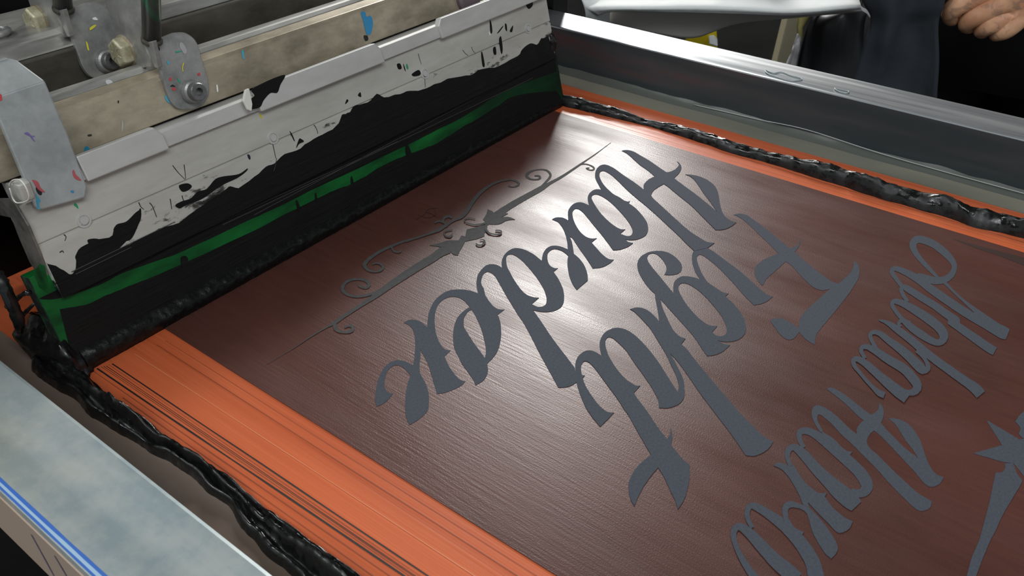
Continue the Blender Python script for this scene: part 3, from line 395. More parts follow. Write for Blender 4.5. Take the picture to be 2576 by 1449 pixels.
  ['382.1,157.9 382.3,159.1 382.4,160.5 382.2,161.7 381.8,163.1 381.4,164.4 380.8,165.7 380.1,166.8 379.2,167.8 377.4,168.6 375.3,169 373.1,169 370.7,168.5 368.2,167.6 365.8,166.4 363.5,165.1 361.4,163.8 362.3,165.2 363.3,166.7 364.3,168.1 365.4,169.7 366.4,171.1 367.4,172.6 368.5,174.1 369.6,175.7 370.7,177.2 371.7,178.7 372.7,180.3 373.8,181.8 374.8,183.3 375.7,184.7 376.9,186.3 378,187.8 379,189.1 380.1,190.4 382.1,192.3 384.1,193.7 385.9,194.4 387.5,194.7 389,194.3 390.2,193.5 390.7,192.3 390.5,190.7 389.6,188.7 388.3,186.5 387.3,185.1 386.2,183.7 385,182.4 383.3,180.7 381.5,179.4 379.3,178.3 377.2,177.5 375.7,177.1 374.3,176.8 375.1,175.6 375.8,174.4 376.9,173.2 378.1,172.2 379.4,171.4 381.1,171 383,171 385.3,171.5 387.7,172.6 390.1,174.3 391.4,175.7 392.5,177.2 393.6,178.9 394.6,180.7 395.4,182.6 396,184.4 396.3,186 396.3,187.6 396,189.1 395.5,190.5 394.6,191.8 393.6,193.1 392.7,193.9 391.8,194.8 390.7,195.5 389.5,196.1 388,196.5 386.4,196.9 384.8,197.1 383.2,197.2 381.1,197 379,196.6 377,195.9 375,195.1 373.1,194 371.3,192.7 369.4,191.3 367.6,189.7 365.8,187.9 364.5,186.4 363.1,184.8 361.8,183.2 360.6,181.7 359.5,180.2 358.5,178.7 357.6,177.4 356.8,176.1 355.9,174.5 355.3,173.2 354.7,171.8 352,166.8 351.2,165.5 350.4,164.3 349.7,163 348.9,161.7 348.1,160.5 347.3,159.2 346.5,157.9 345.7,156.5 344.9,155.2 344.1,153.9 343.3,152.5 342.5,151.2 341.7,149.9 340.9,148.6 340.2,147.4 339.4,146.1 338.6,144.8 337.8,143.5 337,142.2 336.1,140.9 335.3,139.5 334.4,138.2 333.5,136.9 332.6,135.7 331.7,134.4 330.7,133.2 329.7,132 328.8,130.9 327.9,129.8 327,128.8 326,127.4 325,126.2 324.2,125.1 323.3,123.9 324.2,123.1 325,122.2 326.1,121.4 327.3,120.7 328.8,120.1 330.1,119.6 331.9,119.1 333.7,118.9 335.9,118.8 338.2,118.7 337.7,119.6 337.3,120.6 337.2,121.8 337.3,123.1 337.6,124.3 338,125.7 338.2,124.2 338.7,122.8 339.2,121.8 340,120.8 340.9,119.9 341.8,119 342.9,118.2 344.2,117.6 345.7,117 347.4,116.7 349.2,116.5 351.6,116.7 354.1,117.3 355.7,117.9 357.3,118.6 359,119.6 360.4,120.4 361.8,121.4 363.2,122.5 364.6,123.7 365.9,124.9 367.1,126.2 368.3,127.6 369.5,129 370.5,130.4 371.6,131.8 372.5,133.1 373.4,134.5 374.1,135.8 374.8,137 375.4,138.3 376.1,139.6 379.6,139.3 379.1,140.7 378.8,142.4 379,143.5 379.4,144.7 379.9,146 380.3,147.4 380.7,148.6 381.2,149.8 381.6,151.1 382.1,152.4 382.6,153.7','373.8,163.7 373.1,164.7 371.9,165.2 369.8,165 367.5,164.1 365.6,162.8 363.5,161 362.3,159.8 361,158.4 359.6,157 358.3,155.5 357.3,154.3 356.3,153 355.3,151.8 354.4,150.5 353.5,149.2 352.6,147.8 351.7,146.4 350.8,145 350,143.6 349.3,142.3 348.7,141 348.2,139.8 347.7,138.5 347.3,137.4 347,136.5 346.9,134.8 347.2,133.5 347.9,132.2 348.8,131 342.3,130.8 341.7,129.4 341.2,128 341.4,126.6 342.1,125.4 343.4,124.7 345,124.4 346.7,124.6 348.8,125.5 350.1,126.2 351.5,127.2 353,128.3 354.3,129.4 355.6,130.6 356.9,131.7 358.1,133 359.3,134.4 360.3,135.6 361.3,136.9 362.3,138.3 363.3,139.6 364.3,141 365.3,142.4 366.3,143.9 367.3,145.4 368.2,146.8 369.1,148.2 369.9,149.6 370.6,150.9 371.3,152.3 372,153.6 372.5,154.8 373.1,156.4 373.6,158 374,159.4 374.2,160.6 374.2,162.5'],
  ['354.7,171.8 353,170.7 351.3,169.6 349.5,168.3 348,167.2 346.5,166.1 344.9,164.9 343,163.5 341.6,162.5 340.1,161.5 338.5,160.4 336.9,159.3 335.3,158.3 333.7,157.2 334.5,158.5 335.4,159.8 336.1,161.2 336.8,162.4 337.6,164.1 338.2,165.7 338.6,167.2 338.8,168.6 338.7,169.9 338.5,171 337.9,172.3 336.9,173.4 336,174 334.9,174.6 333.8,175.2 333.6,174.1 333.4,173 332.9,171.5 332.3,170.3 331.6,168.9 330.9,167.4 330.1,166 329.3,164.5 328.6,163.2 327.9,162 327.2,160.7 326.5,159.4 325.6,158.1 324.7,156.8 323.6,155.5 322.6,154.1 321.5,152.8 320.4,151.5 319.5,150.3 318.5,149.2 317.6,148 316.7,146.9 315.8,145.8 314.9,144.7 314,143.5 313.1,142.4 312.1,141.3 311.2,140.2 310,138.9 308.8,137.7 307.5,136.5 306.3,135.2 305.3,134.2 304.4,133.1 303.4,132.1 302.5,131.1 301.6,130.1 300.4,129 299.2,128 298.1,127 297,126.2 295.3,124.9 293.7,124 292,123.3 290.3,122.6 291.1,123.8 291.9,124.9 292.7,126 293.7,127.3 294.5,128.4 295.4,129.5 296.3,130.7 297.2,132 298.3,133.3 299.1,134.3 299.9,135.4 300.8,136.6 301.7,137.7 302.6,138.9 303.5,140.1 304.3,141.3 305.1,142.4 305.9,143.6 306.7,144.8 307.4,145.9 308.2,147.1 308.9,148.3 309.6,149.5 310.4,150.7 311.1,152 311.8,153.2 312.5,154.5 313.1,155.7 313.7,156.9 314.2,158 314.9,159.6 315.5,161 315.9,162.4 316.3,163.7 316.6,164.9 316.8,166.3 316.9,167.6 316.8,168.7 316.5,169.8 316.1,170.8 315.6,171.8 314.9,172.6 314.1,173.3 312.7,174 311.1,174.5 309.5,174.9 307.8,174.9 306.2,174.8 304.5,174.5 302.7,174 301,173.3 299.3,172.6 297.9,171.7 296.5,170.7 295.1,169.6 293.7,168.4 292.3,167.2 290.9,165.9 293.4,163.6 294.7,164.9 296.1,166.2 297.4,167.5 298.7,168.6 300.3,169.7 301.8,170.7 303.1,171.3 304.8,171.7 306,171.5 306.6,170.7 306.6,169.2 306.4,168.2 305.9,166.9 305.4,165.6 304.8,164.2 304.3,163.1 303.9,162 303.3,160.8 302.7,159.6 302,158.2 301.3,157.1 300.4,155.9 299.5,154.6 298.6,153.4 297.7,152.1 296.9,150.9 296.1,149.8 295.3,148.6 294.6,147.5 293.9,146.4 293.2,145.3 292.5,144.2 291.7,143 290.9,141.8 290.1,140.6 289.3,139.5 288.5,138.3 287.7,137.1 286.8,135.8 285.9,134.6 285,133.4 284.1,132.3 283.1,131.1 282.2,130 281.3,128.9 280.3,127.9 279.1,126.9 277.9,126 276.6,125.2 275.4,124.3 275.9,123.4 276.5,122.4 277.1,121.6 278,120.8 279,120 280.1,119.4 281.1,118.9 282.3,118.5 283.5,118.2 284.7,118 286.3,118.1 288,118.3 289.6,118.8 291.2,119.4 292.7,120.2 294.3,121.2 295.6,121.9 297,122.7 298.4,123.7 299.8,124.7 300.9,125.7 302,126.7 303,127.8 304.1,128.9 305.1,130 306.1,131.1 307.1,132.1 308,133.1 309,134.1 309.9,135.1 310.9,136.4 311.9,137.6 312.8,138.7 313.8,140 313.2,138.8 312.7,137.8 312.2,136.7 311.5,135.5 310.7,134.1 309.9,132.9 309.1,131.7 308.2,130.3 307.2,129 306.2,127.5 305.1,126.1 304.1,124.6 303,123.2 301.9,121.7 300.7,120.1 299.5,118.5 298.3,117 297.2,115.4 296.1,113.9 295,112.4 293.9,110.8 292.9,109.2 291.8,107.7 290.8,106.2 289.8,104.8 288.9,103.4 288,102.1 287.2,100.9 286.4,99.7 285.6,98.5 284.9,97.4 284.1,96.3 283.4,95.1 282.7,94.1 282,93 281.3,92 280.6,91.1 279.9,90 279.2,89 278.4,87.9 277.5,86.7 276.6,85.5 275.7,84.3 274.7,83 273.7,81.7 272.7,80.5 271.8,79.3 272.2,78.5 272.6,77.7 273,76.9 273.6,76.2 274.5,75.6 275.5,75 276.6,74.4 277.7,74 278.8,73.6 279.9,73.3 281.1,73 282.2,72.9 283.8,72.8 285.4,72.9 287.1,73 287,73.8 286.9,74.6 286.9,75.5 287.1,76.6 287.3,77.3 287.6,78.2 288,79.1 288.5,80 288.9,81 289.4,82.1 289.9,83.1 290.5,84.2 291,85.3 291.6,86.5 292.2,87.7 292.8,89 293.5,90.3 294.3,91.6 295,92.9 295.9,94.3 296.7,95.7 297.6,97.2 298.6,98.7 299.5,100.2 300.5,101.8 301.5,103.4 302.6,105.1 303.6,106.9 304.8,108.7 305.9,110.5 307.1,112.3 308.3,114.2 309.6,116.3 311,118.5 312.4,120.7 313.9,123 315.3,125.1 316.6,127 317.6,128.6 319,130.6 320,131.8 320.7,132.7 321.4,133.8 322.1,135.1 322.7,136.3 323.2,137.6 323.8,138.8 329.2,139.2 329,140.2 328.8,141.2 328.9,142.3 329.3,143.6 330,145 330.8,146.5 331.6,147.6 332.5,148.7 333.6,149.9 334.8,151.2 335.9,152.3 337.1,153.6 338.4,154.9 339.7,156.1 340.8,157.2 342.4,158.8 343.8,160.2 345.4,161.6 346.9,162.9 348.6,164.2 350.3,165.5 352,166.8'],
  ['290.9,165.9 291.2,167.1 291.4,168.3 291.6,169.5 291.6,170.7 291.5,172 291.1,173 290.4,173.9 289.5,174.5 288.3,175 286.9,175.2 285.2,175.3 283.6,175.2 282.1,174.9 280.7,174.4 279.3,173.9 277.3,172.8 275.4,171.5 267,165.1 265.8,164 264.6,162.9 263.3,161.5 262.4,160.6 261.4,159.6 260.4,158.5 259.5,157.4 258.5,156.3 257.6,155.2 256.7,154.1 255.8,153 254.9,151.9 254.1,150.8 253.4,149.7 252.7,148.6 252.1,147.4 251.4,146.3 250.8,145.2 250.2,144 249.7,142.9 249.1,141.7 248.5,140.5 248,139.4 249.1,139.4 250.3,139.3 251.5,139.3 252.7,139.3 253.9,139.2 255.3,139.2 256.8,139.3 258.2,139.3 259.7,139.3 258.9,140.1 258.4,141.1 258.2,141.9 258.2,142.9 258.5,144.1 258.7,145 259.1,146.1 259.5,147.2 260,148.3 260.6,149.5 261.2,150.6 261.9,151.8 262.6,153 263.3,154.2 264,155.3 264.9,156.7 265.7,158 266.6,159.2 267.5,160.4 268.7,161.8 269.9,163 271.2,164.3 273.4,164.5 272.6,165.7 274.1,167 275.7,168.3 277.5,169.5 279.3,170.4 281.1,170.8 282.5,170.6 283,169.6 282.8,168.1 282.4,166.8 281.7,165.3 281,163.7 280.3,162.5 279.6,161.3 278.8,160 278,158.6 277.4,157.6 276.7,156.5 276.1,155.4 275.4,154.2 274.7,153.1 274,151.9 273.3,150.7 272.6,149.5 271.9,148.3 271.2,147.1 270.5,145.9 269.8,144.7 269.1,143.6 268.3,142.4 267.6,141.3 266.9,140.2 266.1,139.1 265.4,138.1 264.7,137 264,135.9 263.4,134.8 262.7,133.7 262,132.7 261.2,131.6 260.5,130.6 259.9,129.8 259.3,129 258.5,128.1 257.7,126.9 256.6,125.5 255.4,123.9 254.1,122.2 252.7,120.2 251.2,118.2 249.7,116.2 248.3,114.2 246.9,112.3 245.7,112.4 244.4,112.6 243.2,112.8 242,113 240.8,113.2 239.7,113.3 238.5,113.4 237.4,113.4 236.4,113.4 235.3,113.4 234.2,113.3 232.9,113.1 231.7,112.9 230.4,112.7 229.2,112.4 228.1,112.1 226.8,111.6 225.7,111 224.7,110.4 223.7,109.7 222.7,109 221.8,108.3 220.9,107.5 220.1,106.7 219.3,105.9 218.7,105 218.1,104.1 217.5,103.2 218.5,103.5 219.5,103.8 220.6,104.1 221.9,104.4 222.8,104.6 223.9,104.8 225,105 226.1,105.2 227.3,105.4 228.4,105.6 229.6,105.7 230.8,105.8 232.1,105.9 233.3,106 234.5,106.1 235.7,106.1 237.1,106.1 238.4,106.2 239.6,106.1 240.9,106.1 242.2,106.1 241.6,105.3 241.1,104.4 240.5,103.6 239.9,102.6 239.1,101.6 238.5,100.8 237.7,99.9 236.9,99 236.1,98.1 235.3,97.2 234.5,96.3 233.8,95.6 232.9,94.5 232.2,93.5 231.5,92.7 230.8,91.8 230.1,91.1 229.3,90.4 228.6,89.7 227.8,89 227.1,88.3 228.1,88.3 229.2,88.4 230.2,88.4 231.3,88.5 232.5,88.6 233.6,88.9 234.9,89.1 236.1,89.4 237.4,89.8 238.7,90.2 239.9,90.6 241.1,91 242.3,91.5 243.5,91.9 244.7,92.4 245.8,92.9 247.1,93.5 248.3,94.1 249.4,94.8 250.6,95.4 251.8,96 252,97.1 252.3,98.2 252.7,99.5 253.2,100.4 253.7,101.5 254.3,102.6 254.9,103.7 255.4,104.7 256.1,106 256.7,107 257.3,108.1 258.8,108.7 260.3,109.3 261.6,109.8 263.2,110.7 264.5,111.6 265.9,112.6 267.2,113.7 265.7,113 264.1,112.3 262.7,111.7 261,111.5 259.5,111.4 260,112.3 260.5,113.2 261,114 261.5,114.9 262,115.9 262.6,116.9 263.2,117.9 264,119.1 264.9,120.4 265.8,121.8 266.8,123.2 267.8,124.6 268.7,126 269.6,127.3 270.4,128.6 271.2,129.9 272,131.2 272.7,132.4 273.4,133.6 274,134.7 274.6,135.6 275.6,137.1 276.4,138.1 277.1,139 283.4,139.2 282.8,139.6 282.3,140.2 282.1,141 282.1,142 282.3,143.2 282.5,144.3 282.7,145.5 283.1,146.8 283.6,148.1 284,149.2 284.6,150.4 285.3,151.7 285.9,152.9 286.6,154.1 287.5,155.5 288.4,156.9 289.4,158.3 290.3,159.5 291.4,161 292.4,162.3 293.4,163.6'],
 ],
 'upper':[
  ['s','468,51.5 469.4,52.7 470.8,54 472.2,55.3 473.6,56.6 475,57.9 476.4,59.1 478.1,60.6 479.7,62.1 481.4,63.6 483,65 484.5,66.2 486.9,67.9 489,69.3 491,70.3 494,71.5 495.6,71.8 496.8,71.9 498,71.6 498.3,71.3 498.7,70.3 498.9,68.9 498.9,67.7 498.7,66.2 498.3,64.7 497.6,63.1 496.9,61.9 495.9,60.5 494.8,59 493.7,57.6 492.6,56.3 491.3,54.7 490,53.2 488.6,51.8 487.3,50.7 485.7,49.5 484.2,48.8 482.6,48.2 480.4,47.9 477.8,47.8 475.4,47.9 473.4,48.2 471.5,48.7 469.8,49.4 468.8,50.2 467.8,51.1 466.9,52.1 466.3,53.1 466,54.2 465.8,55.5 465.8,56.9 465.6,58.2 465.3,59.5 464.9,60.8 464.6,62.1 462.4,61.9 461.1,60.6 459.9,59.2 458.9,57.6 458.4,56.2 458,54.7 457.9,53 458.3,51.5 459.2,50 460.5,48.7 462.1,47.6 463.9,46.6 466.6,45.6 469.7,45 473.1,44.6 476.7,44.7 480.5,45 484.2,45.7 487.5,46.6 490.3,47.8 492.9,49.3 495,50.7 497,52.2 499,53.9 500.8,55.6 502.1,57.1 503.4,58.6 504.6,60.2 505.7,61.8 506.6,63.4 507.4,65.3 507.9,67.1 508.2,68.8 508.2,70.4 507.9,72.2 507.1,73.9 505.2,75.4 500.8,76.3 495.1,75.9 490.2,74.3 486.4,72.3 484,70.7 481.8,69 479.5,67 478.1,65.7 476.6,64.2 475.1,62.7 473.6,61.2 472.2,59.7 471,58.4 469.9,57.1 468.7,55.7 467.6,54.4 466.4,53.1 465.3,51.8'],
  ['s','462.8,47.9 461.3,46.2 459.7,44.4 458.1,42.7 456.6,41 455.1,39.3 453.6,37.7 452.2,36.2 450.9,34.6 449.6,33.1 448.3,31.7 447.1,30.3 446,29 444.8,27.7 443.7,26.5 442.7,25.4 441.6,24.2 440.6,22.9 439.6,21.7 438.5,20.3 437.4,19 436.4,17.6 435.5,16.2 434.7,14.9 434.3,13.6 434,12.4 433.8,11.3 433.8,10.2 433.7,9.1 433.6,8 438.8,7.9 439.3,9 439.8,10.1 440.3,11.2 440.8,12.3 441.3,13.4 441.9,14.5 442.5,15.7 443.3,17 444.1,18.4 444.9,19.7 445.6,21.1 446.4,22.4 447.1,23.7 447.8,24.9 448.4,26 449.1,27.3 449.9,28.7 450.7,30 451.6,31.4 452.5,32.8 453.6,34.3 454.7,35.9 456,37.5 457.4,39 459,40.7 460.7,42.4 462.5,44.1 464.4,45.8 466.2,47.5'],
  ['s','446.4,64.4 448.1,65.8 449.9,67.4 451.6,68.8 453.1,70.1 455,71.6 456.6,72.7 457.4,73.1 458.4,73.5 458.9,73.2 458.8,72.8 458.7,71.7 458.4,70.3 457.9,68.6 457.5,67.4 457,66.1 456.4,64.7 455.7,63.3 455,61.8 454.2,60.4 453.4,59 452.4,57.6 451.4,56.1 450.3,54.6 449.3,53.1 448.3,51.5 447.4,50.1 446.6,48.7 445.8,47.3 445,45.9 444.2,44.5 443.3,43 442.4,41.3 441.5,39.6 440.5,37.8 439.5,36 438.6,34.3 437.8,32.7 437.1,31.3 436.5,29.9 436,28.6 435.4,27.4 434.9,26.2 434.4,24.9 433.9,23.6 433.4,22.4 432.9,21.2 432.5,20 432,18.9 431.5,17.7 430.9,16.4 430.3,15.1 429.7,13.7 429.1,12.4 428.6,11.2 428.3,10.2 428.5,8.6 429.2,7.7 439,8 439.9,8.8 440.7,10.2 440.9,11.1 441.1,12.2 441.4,13.5 441.6,14.9 441.8,16.3 442.1,17.7 442.2,18.9 442.4,20.1 442.5,21.3 442.6,22.5 442.8,23.7 443,24.9 443.4,26.1 443.8,27.3 444.3,28.5 444.9,29.7 445.5,31 446.2,32.4 447,34 447.9,35.7 448.9,37.5 449.9,39.3 450.9,41 451.8,42.7 452.7,44.2 453.5,45.7 454.2,47.1 455,48.5 455.8,49.8 456.6,51.3 457.5,52.7 458.4,54.2 459.4,55.7 460.4,57.3 461.3,58.9 462.1,60.5 462.8,62 463.3,63.6 463.8,65.1 464.2,66.6 464.4,68 464.6,69.2 464.7,71 464.7,72.6 464.3,74 463.3,75.3 459.7,76.1 455.3,75.2 452.9,73.8 451.2,72.4 449.5,70.8 448,69.5 446.4,68 444.7,66.5 443.1,65'],
  ['s','433.4,57.6 435.2,58.9 436.9,60.3 438.5,61.4 441,62.9 442.8,63.7 442.8,63.6 442.4,63.4 442,62.8 441.2,61.4 440.2,59.5 439.7,58.3 439.1,57 438.4,55.6 437.7,54.2 437.1,52.8 436.5,51.5 435.8,49.8 435.2,48.4 434.6,47 433.9,45.5 433.3,44.4 432.6,43.2 431.8,42 431,40.7 430.1,39.3 429.3,37.9 428.5,36.3 427.6,34.6 426.8,33.1 426.2,32.1 431.8,32.9 432.9,32.5 432.7,34.7 431.6,36.7 424.7,35.2 423.9,33.9 423.1,32.4 422.2,30.8 421.3,29.3 420.6,28 419.8,26.7 419,25.3 418.2,23.9 417.5,22.6 416.7,21.2 415.9,19.8 415.1,18.4 414.3,17 413.5,15.6 412.9,14.4 412.3,13.3 411.7,11.8 411.5,10.8 411.4,9.9 419.1,9.7 419.4,10.7 419.7,11.5 420.3,12.9 420.8,13.8 421.4,15.1 422.1,16.4 422.9,17.8 423.7,19.3 424.4,20.7 425.1,22.1 425.8,23.5 426.5,24.9 427.2,26.3 427.9,27.6 428.6,28.9 429.4,30.4 430.2,32.1 430.9,33.5 431.5,34.5 425.7,34.1 425.3,33.9 425.2,31.6 427,29.4 433.7,31.4 434.5,32.7 435.3,34.3 436.1,36 436.9,37.6 437.6,39 438.3,40.4 439.1,41.6 439.9,42.9 440.6,44.1 441.2,45.4 441.9,47 442.5,48.5 443,50 443.6,51.6 444.2,52.8 444.8,54.2 445.5,55.6 446.1,57.1 446.7,58.4 447.2,59.6 447.8,61.5 448.2,63.2 448,64.8 445.5,66 441.7,65.6 438.4,64.2 435.4,62.4 433.7,61.1 432.1,59.6 430.6,58.2'],
  ['s','415.4,54.6 416.7,56.1 418.1,57.5 419.4,58.9 420.7,60 422.3,61.4 423.8,62.4 424.9,63 425.9,63.3 425.8,63.1 425.8,62.7 425.9,61.5 425.7,60 425.4,58.9 424.9,57.7 424.3,56.3 423.7,54.8 423,53.3 422.3,51.9 421.6,50.5 420.9,49.1 420.2,47.6 419.4,46.2 418.7,45 417.9,43.5 417.1,42.1 416.3,40.8 415.5,39.7 414.8,38.8 413.5,37.4 412.3,36.4 411.6,36 410.5,35.4 409.7,35.2 408.5,35.1 407.4,35.6 407.4,36.1 407.6,37.2 408,38.7 408.4,39.7 409,41 409.6,42.4 410.3,43.7 410.9,44.9 411.5,46.3 412.2,47.6 412.8,48.9 413.4,50 414.1,51.4 414.8,52.7 415.4,53.8 415.7,54.9 415.8,55.7 411.9,55.8 411.2,55.1 410.3,54.1 409.4,53.2 408.2,51.9 407.1,50.5 406.2,49.3 405.4,48 404.6,46.6 403.8,45.1 403.3,43.9 402.7,42.5 402.3,41.1 401.9,39.7 401.6,38.5 401.4,36.8 401.5,35.4 402.2,33.8 404.4,32.3 408,31.5 412.2,31.6 416.4,32.8 419,34.2 421,35.8 422.7,37.5 423.7,38.8 424.7,40.2 425.7,41.6 426.5,43.1 427.4,44.6 428,46 428.7,47.5 429.3,49 429.9,50.5 430.5,52 430.9,53.4 431.4,55 431.7,56.6 432,58.1 432.2,59.5 432.2,60.8 431.8,62.6 431.1,64.1 429.6,65.3 426.1,65.6 422.8,64.6 420.9,63.5 419.2,62.2 417.5,60.7 416.1,59.5 414.7,58.1 413.3,56.6 411.9,55.3'],
  ['s','414.8,51.1 415,52.5 415.2,53.9 414.9,55.4 412.8,56.6 409.7,56.8 406.9,55.9 405,54.8 407.8,53.7 409.2,54.7 409.7,55.1 410.3,54.9 411.1,54.2 411.1,53.5 410.9,52.2 410.7,50.9'],
  ['s','405.3,65.1 404.9,63.6 404.6,62.1 404,60.6 403.4,59.6 402.7,58.5 401.8,57.3 400.8,55.7 400,54.5 399.2,53.1 398.4,51.6 397.5,50.1 396.7,48.6 395.8,47.2 394.9,45.8 393.9,44.3 392.9,42.9 391.9,41.4 390.9,39.9 390,38.5 389.2,37.1 388.4,35.7 387.6,34.3 386.9,32.9 386.1,31.6 385.4,30.2 384.7,28.9 384,27.6 383.4,26.3 382.7,25 382,23.7 381.4,22.5 380.7,21.2 380.1,19.8 379.4,18.5 378.8,17.3 378.2,16.1 377.7,15 376.9,13.7 376.2,12.6 375.5,11.7 374.9,10.9 374.1,10 373.3,9.2 372.4,8.3 379.8,6.4 380.8,7.3 381.9,8.3 383,9.6 383.6,10.7 384.1,11.8 384.5,13 385,14.4 385.5,15.5 386,16.7 386.6,18 387.2,19.3 387.8,20.7 388.4,22 389,23.2 389.6,24.5 390.2,25.8 390.8,27.1 391.5,28.4 392.2,29.7 392.9,31.1 393.7,32.4 394.4,33.8 395.2,35.1 396,36.5 396.9,37.9 397.7,39.3 398.7,40.7 399.7,42.2 400.6,43.7 401.6,45.2 402.5,46.7 403.3,48.2 404.2,49.8 405,51.4 405.7,52.9 406.3,54.3 406.8,55.5 407.4,57.1 407.8,58.4 408,59.7 408,60.9 407.7,62.5 407,63.9 406.3,65.3'],
  ['s','381.6,57.6 383,58.7 384.5,59.9 385.8,60.9 387,61.8 389.2,63 390.5,63.5 390.9,63.5 391.5,63.3 392,62.4 391.9,60.8 391.3,59.9 390.4,58.5 389.4,57 388.3,55.4 387.6,54.2 386.9,52.9 386.2,51.7 385.4,50.4 384.6,49.2 383.8,47.9 382.9,46.6 381.9,45.2 381,44 380.2,42.8 379.2,41.6 378.2,40.5 377.3,39.5 376.5,38.5 375.5,37.2 374.6,35.8 374.3,33.9 376.6,32.2 380.2,31.6 383.5,32.4 385.7,33.7 387.1,34.7 388.4,35.9 389.7,37.2 390.9,38.5 392.1,39.9 393.3,41.3 389.9,41.7 388.9,40.3 388,38.9 387,37.7 385.8,36.6 384.4,35.6 383.2,34.9 381.5,34.1 381.3,34.2 381.6,34.6 382,35.1 382.4,35.1 383.2,36 384.2,37.3 384.9,38.3 385.7,39.3 386.6,40.6 387.5,41.9 388.3,43.2 389.1,44.5 390,45.9 390.8,47.3 391.5,48.7 392.1,50.1 392.7,51.4 393.2,52.7 393.6,54 394.1,55.2 394.8,56.7 395.6,58.3 396.3,59.8 396.7,61.3 396.2,63.4 394.8,64.8 392.8,65.6 389.8,65.5 387.1,64.4 384.6,62.8 383.3,61.8 381.9,60.7 380.5,59.5 379.2,58.3'],
  ['s','370.8,59.8 372.1,60.9 373.4,62.1 374.4,62.7 375.7,63.2 376.1,63.2 376.6,62.8 377,61.7 376.9,61.1 376.5,60.2 376.1,59 375.5,57.6 375,56.6 374.5,55.5 373.9,54.3 373.2,53 372.6,51.7 372.1,50.4 371.6,49 371.2,47.7 370.8,46.3 370.4,45.1 370,43.9 369.6,42.9 368.9,41.7 368.1,40.6 367.2,39.6 366.4,38.6 365.5,37.7 364.2,36.3 363.1,35.3 362.8,34.9 361.9,34.6 361.2,34.5 359.9,34.7 358.7,35.4 358.2,36.5 358.1,38 354.8,37.8 354.4,36.2 354.4,34.4 355.7,32.6 358.2,31.3 362.1,30.8 366.2,31.6 368.9,33.1 370.8,34.6 372.3,36.2 373.3,37.2 374.3,38.3 375.3,39.6 376.2,41 377,42.4 377.5,43.8 377.9,45.1 378.3,46.5 378.6,47.8 378.8,49.1 379.2,50.4 379.6,51.6 380,52.9 380.4,54.2 380.8,55.4 381.2,56.6 381.5,57.8 381.7,59.2 381.9,60.5 381.8,61.7 381.5,62.8 380.3,64.4 378,65.4 374.9,65.1 372.4,64 370.9,62.8 369.6,61.6 368.3,60.4'],
  ['s','350.2,43.8 350.2,44.9 350.2,45.9 350.4,47 350.9,48.6 351.5,49.6 352.1,50.7 352.9,51.9 353.7,53 354.7,54.2 355.7,55.4 356.8,56.7 357.9,57.9 359,59.1 360.1,60.3 361.1,61.3 362,62 363.6,62.9 364.1,63 364.1,62.9 364.3,62.4 364.1,61.7 363.7,60.5 362.9,58.9 362.2,57.8 361.5,56.6 360.5,55.2 359.6,53.8 358.7,52.4 357.8,51.2 356.9,49.8 356,48.5 355.1,47.3 354.3,46.1 353.5,44.8 352.7,43.6 351.9,42.3 351.1,41.1 350.4,39.9 349.8,38.8 349.3,37.6 348.8,36.5 348.4,35.5 348,34.6 356.6,34 357,35.1 357.4,36 357.9,37 358.4,38.2 358.8,39.2 359.3,40.4 359.9,41.7 360.4,42.9 361,44.2 361.5,45.4 362.1,46.6 362.7,47.9 363.3,49.2 364,50.5 364.7,51.8 365.5,53.2 366.4,54.6 367.2,56.1 368,57.4 368.5,58.7 369.1,60.6 369.2,62.2 368.9,63.6 367.4,65 364.5,65.4 361.7,64.5 359.5,63.1 358.3,62 357.3,60.8 356.4,59.6 355.4,58.4 354.4,57.2 353.3,55.9 352.2,54.7 351.2,53.4 350.3,52.2 349.4,51.1 348.6,50 347.8,49 346.4,47.4 345.4,45.9 345.2,44.5 345.3,43.3'],
 ],
 'lower':[
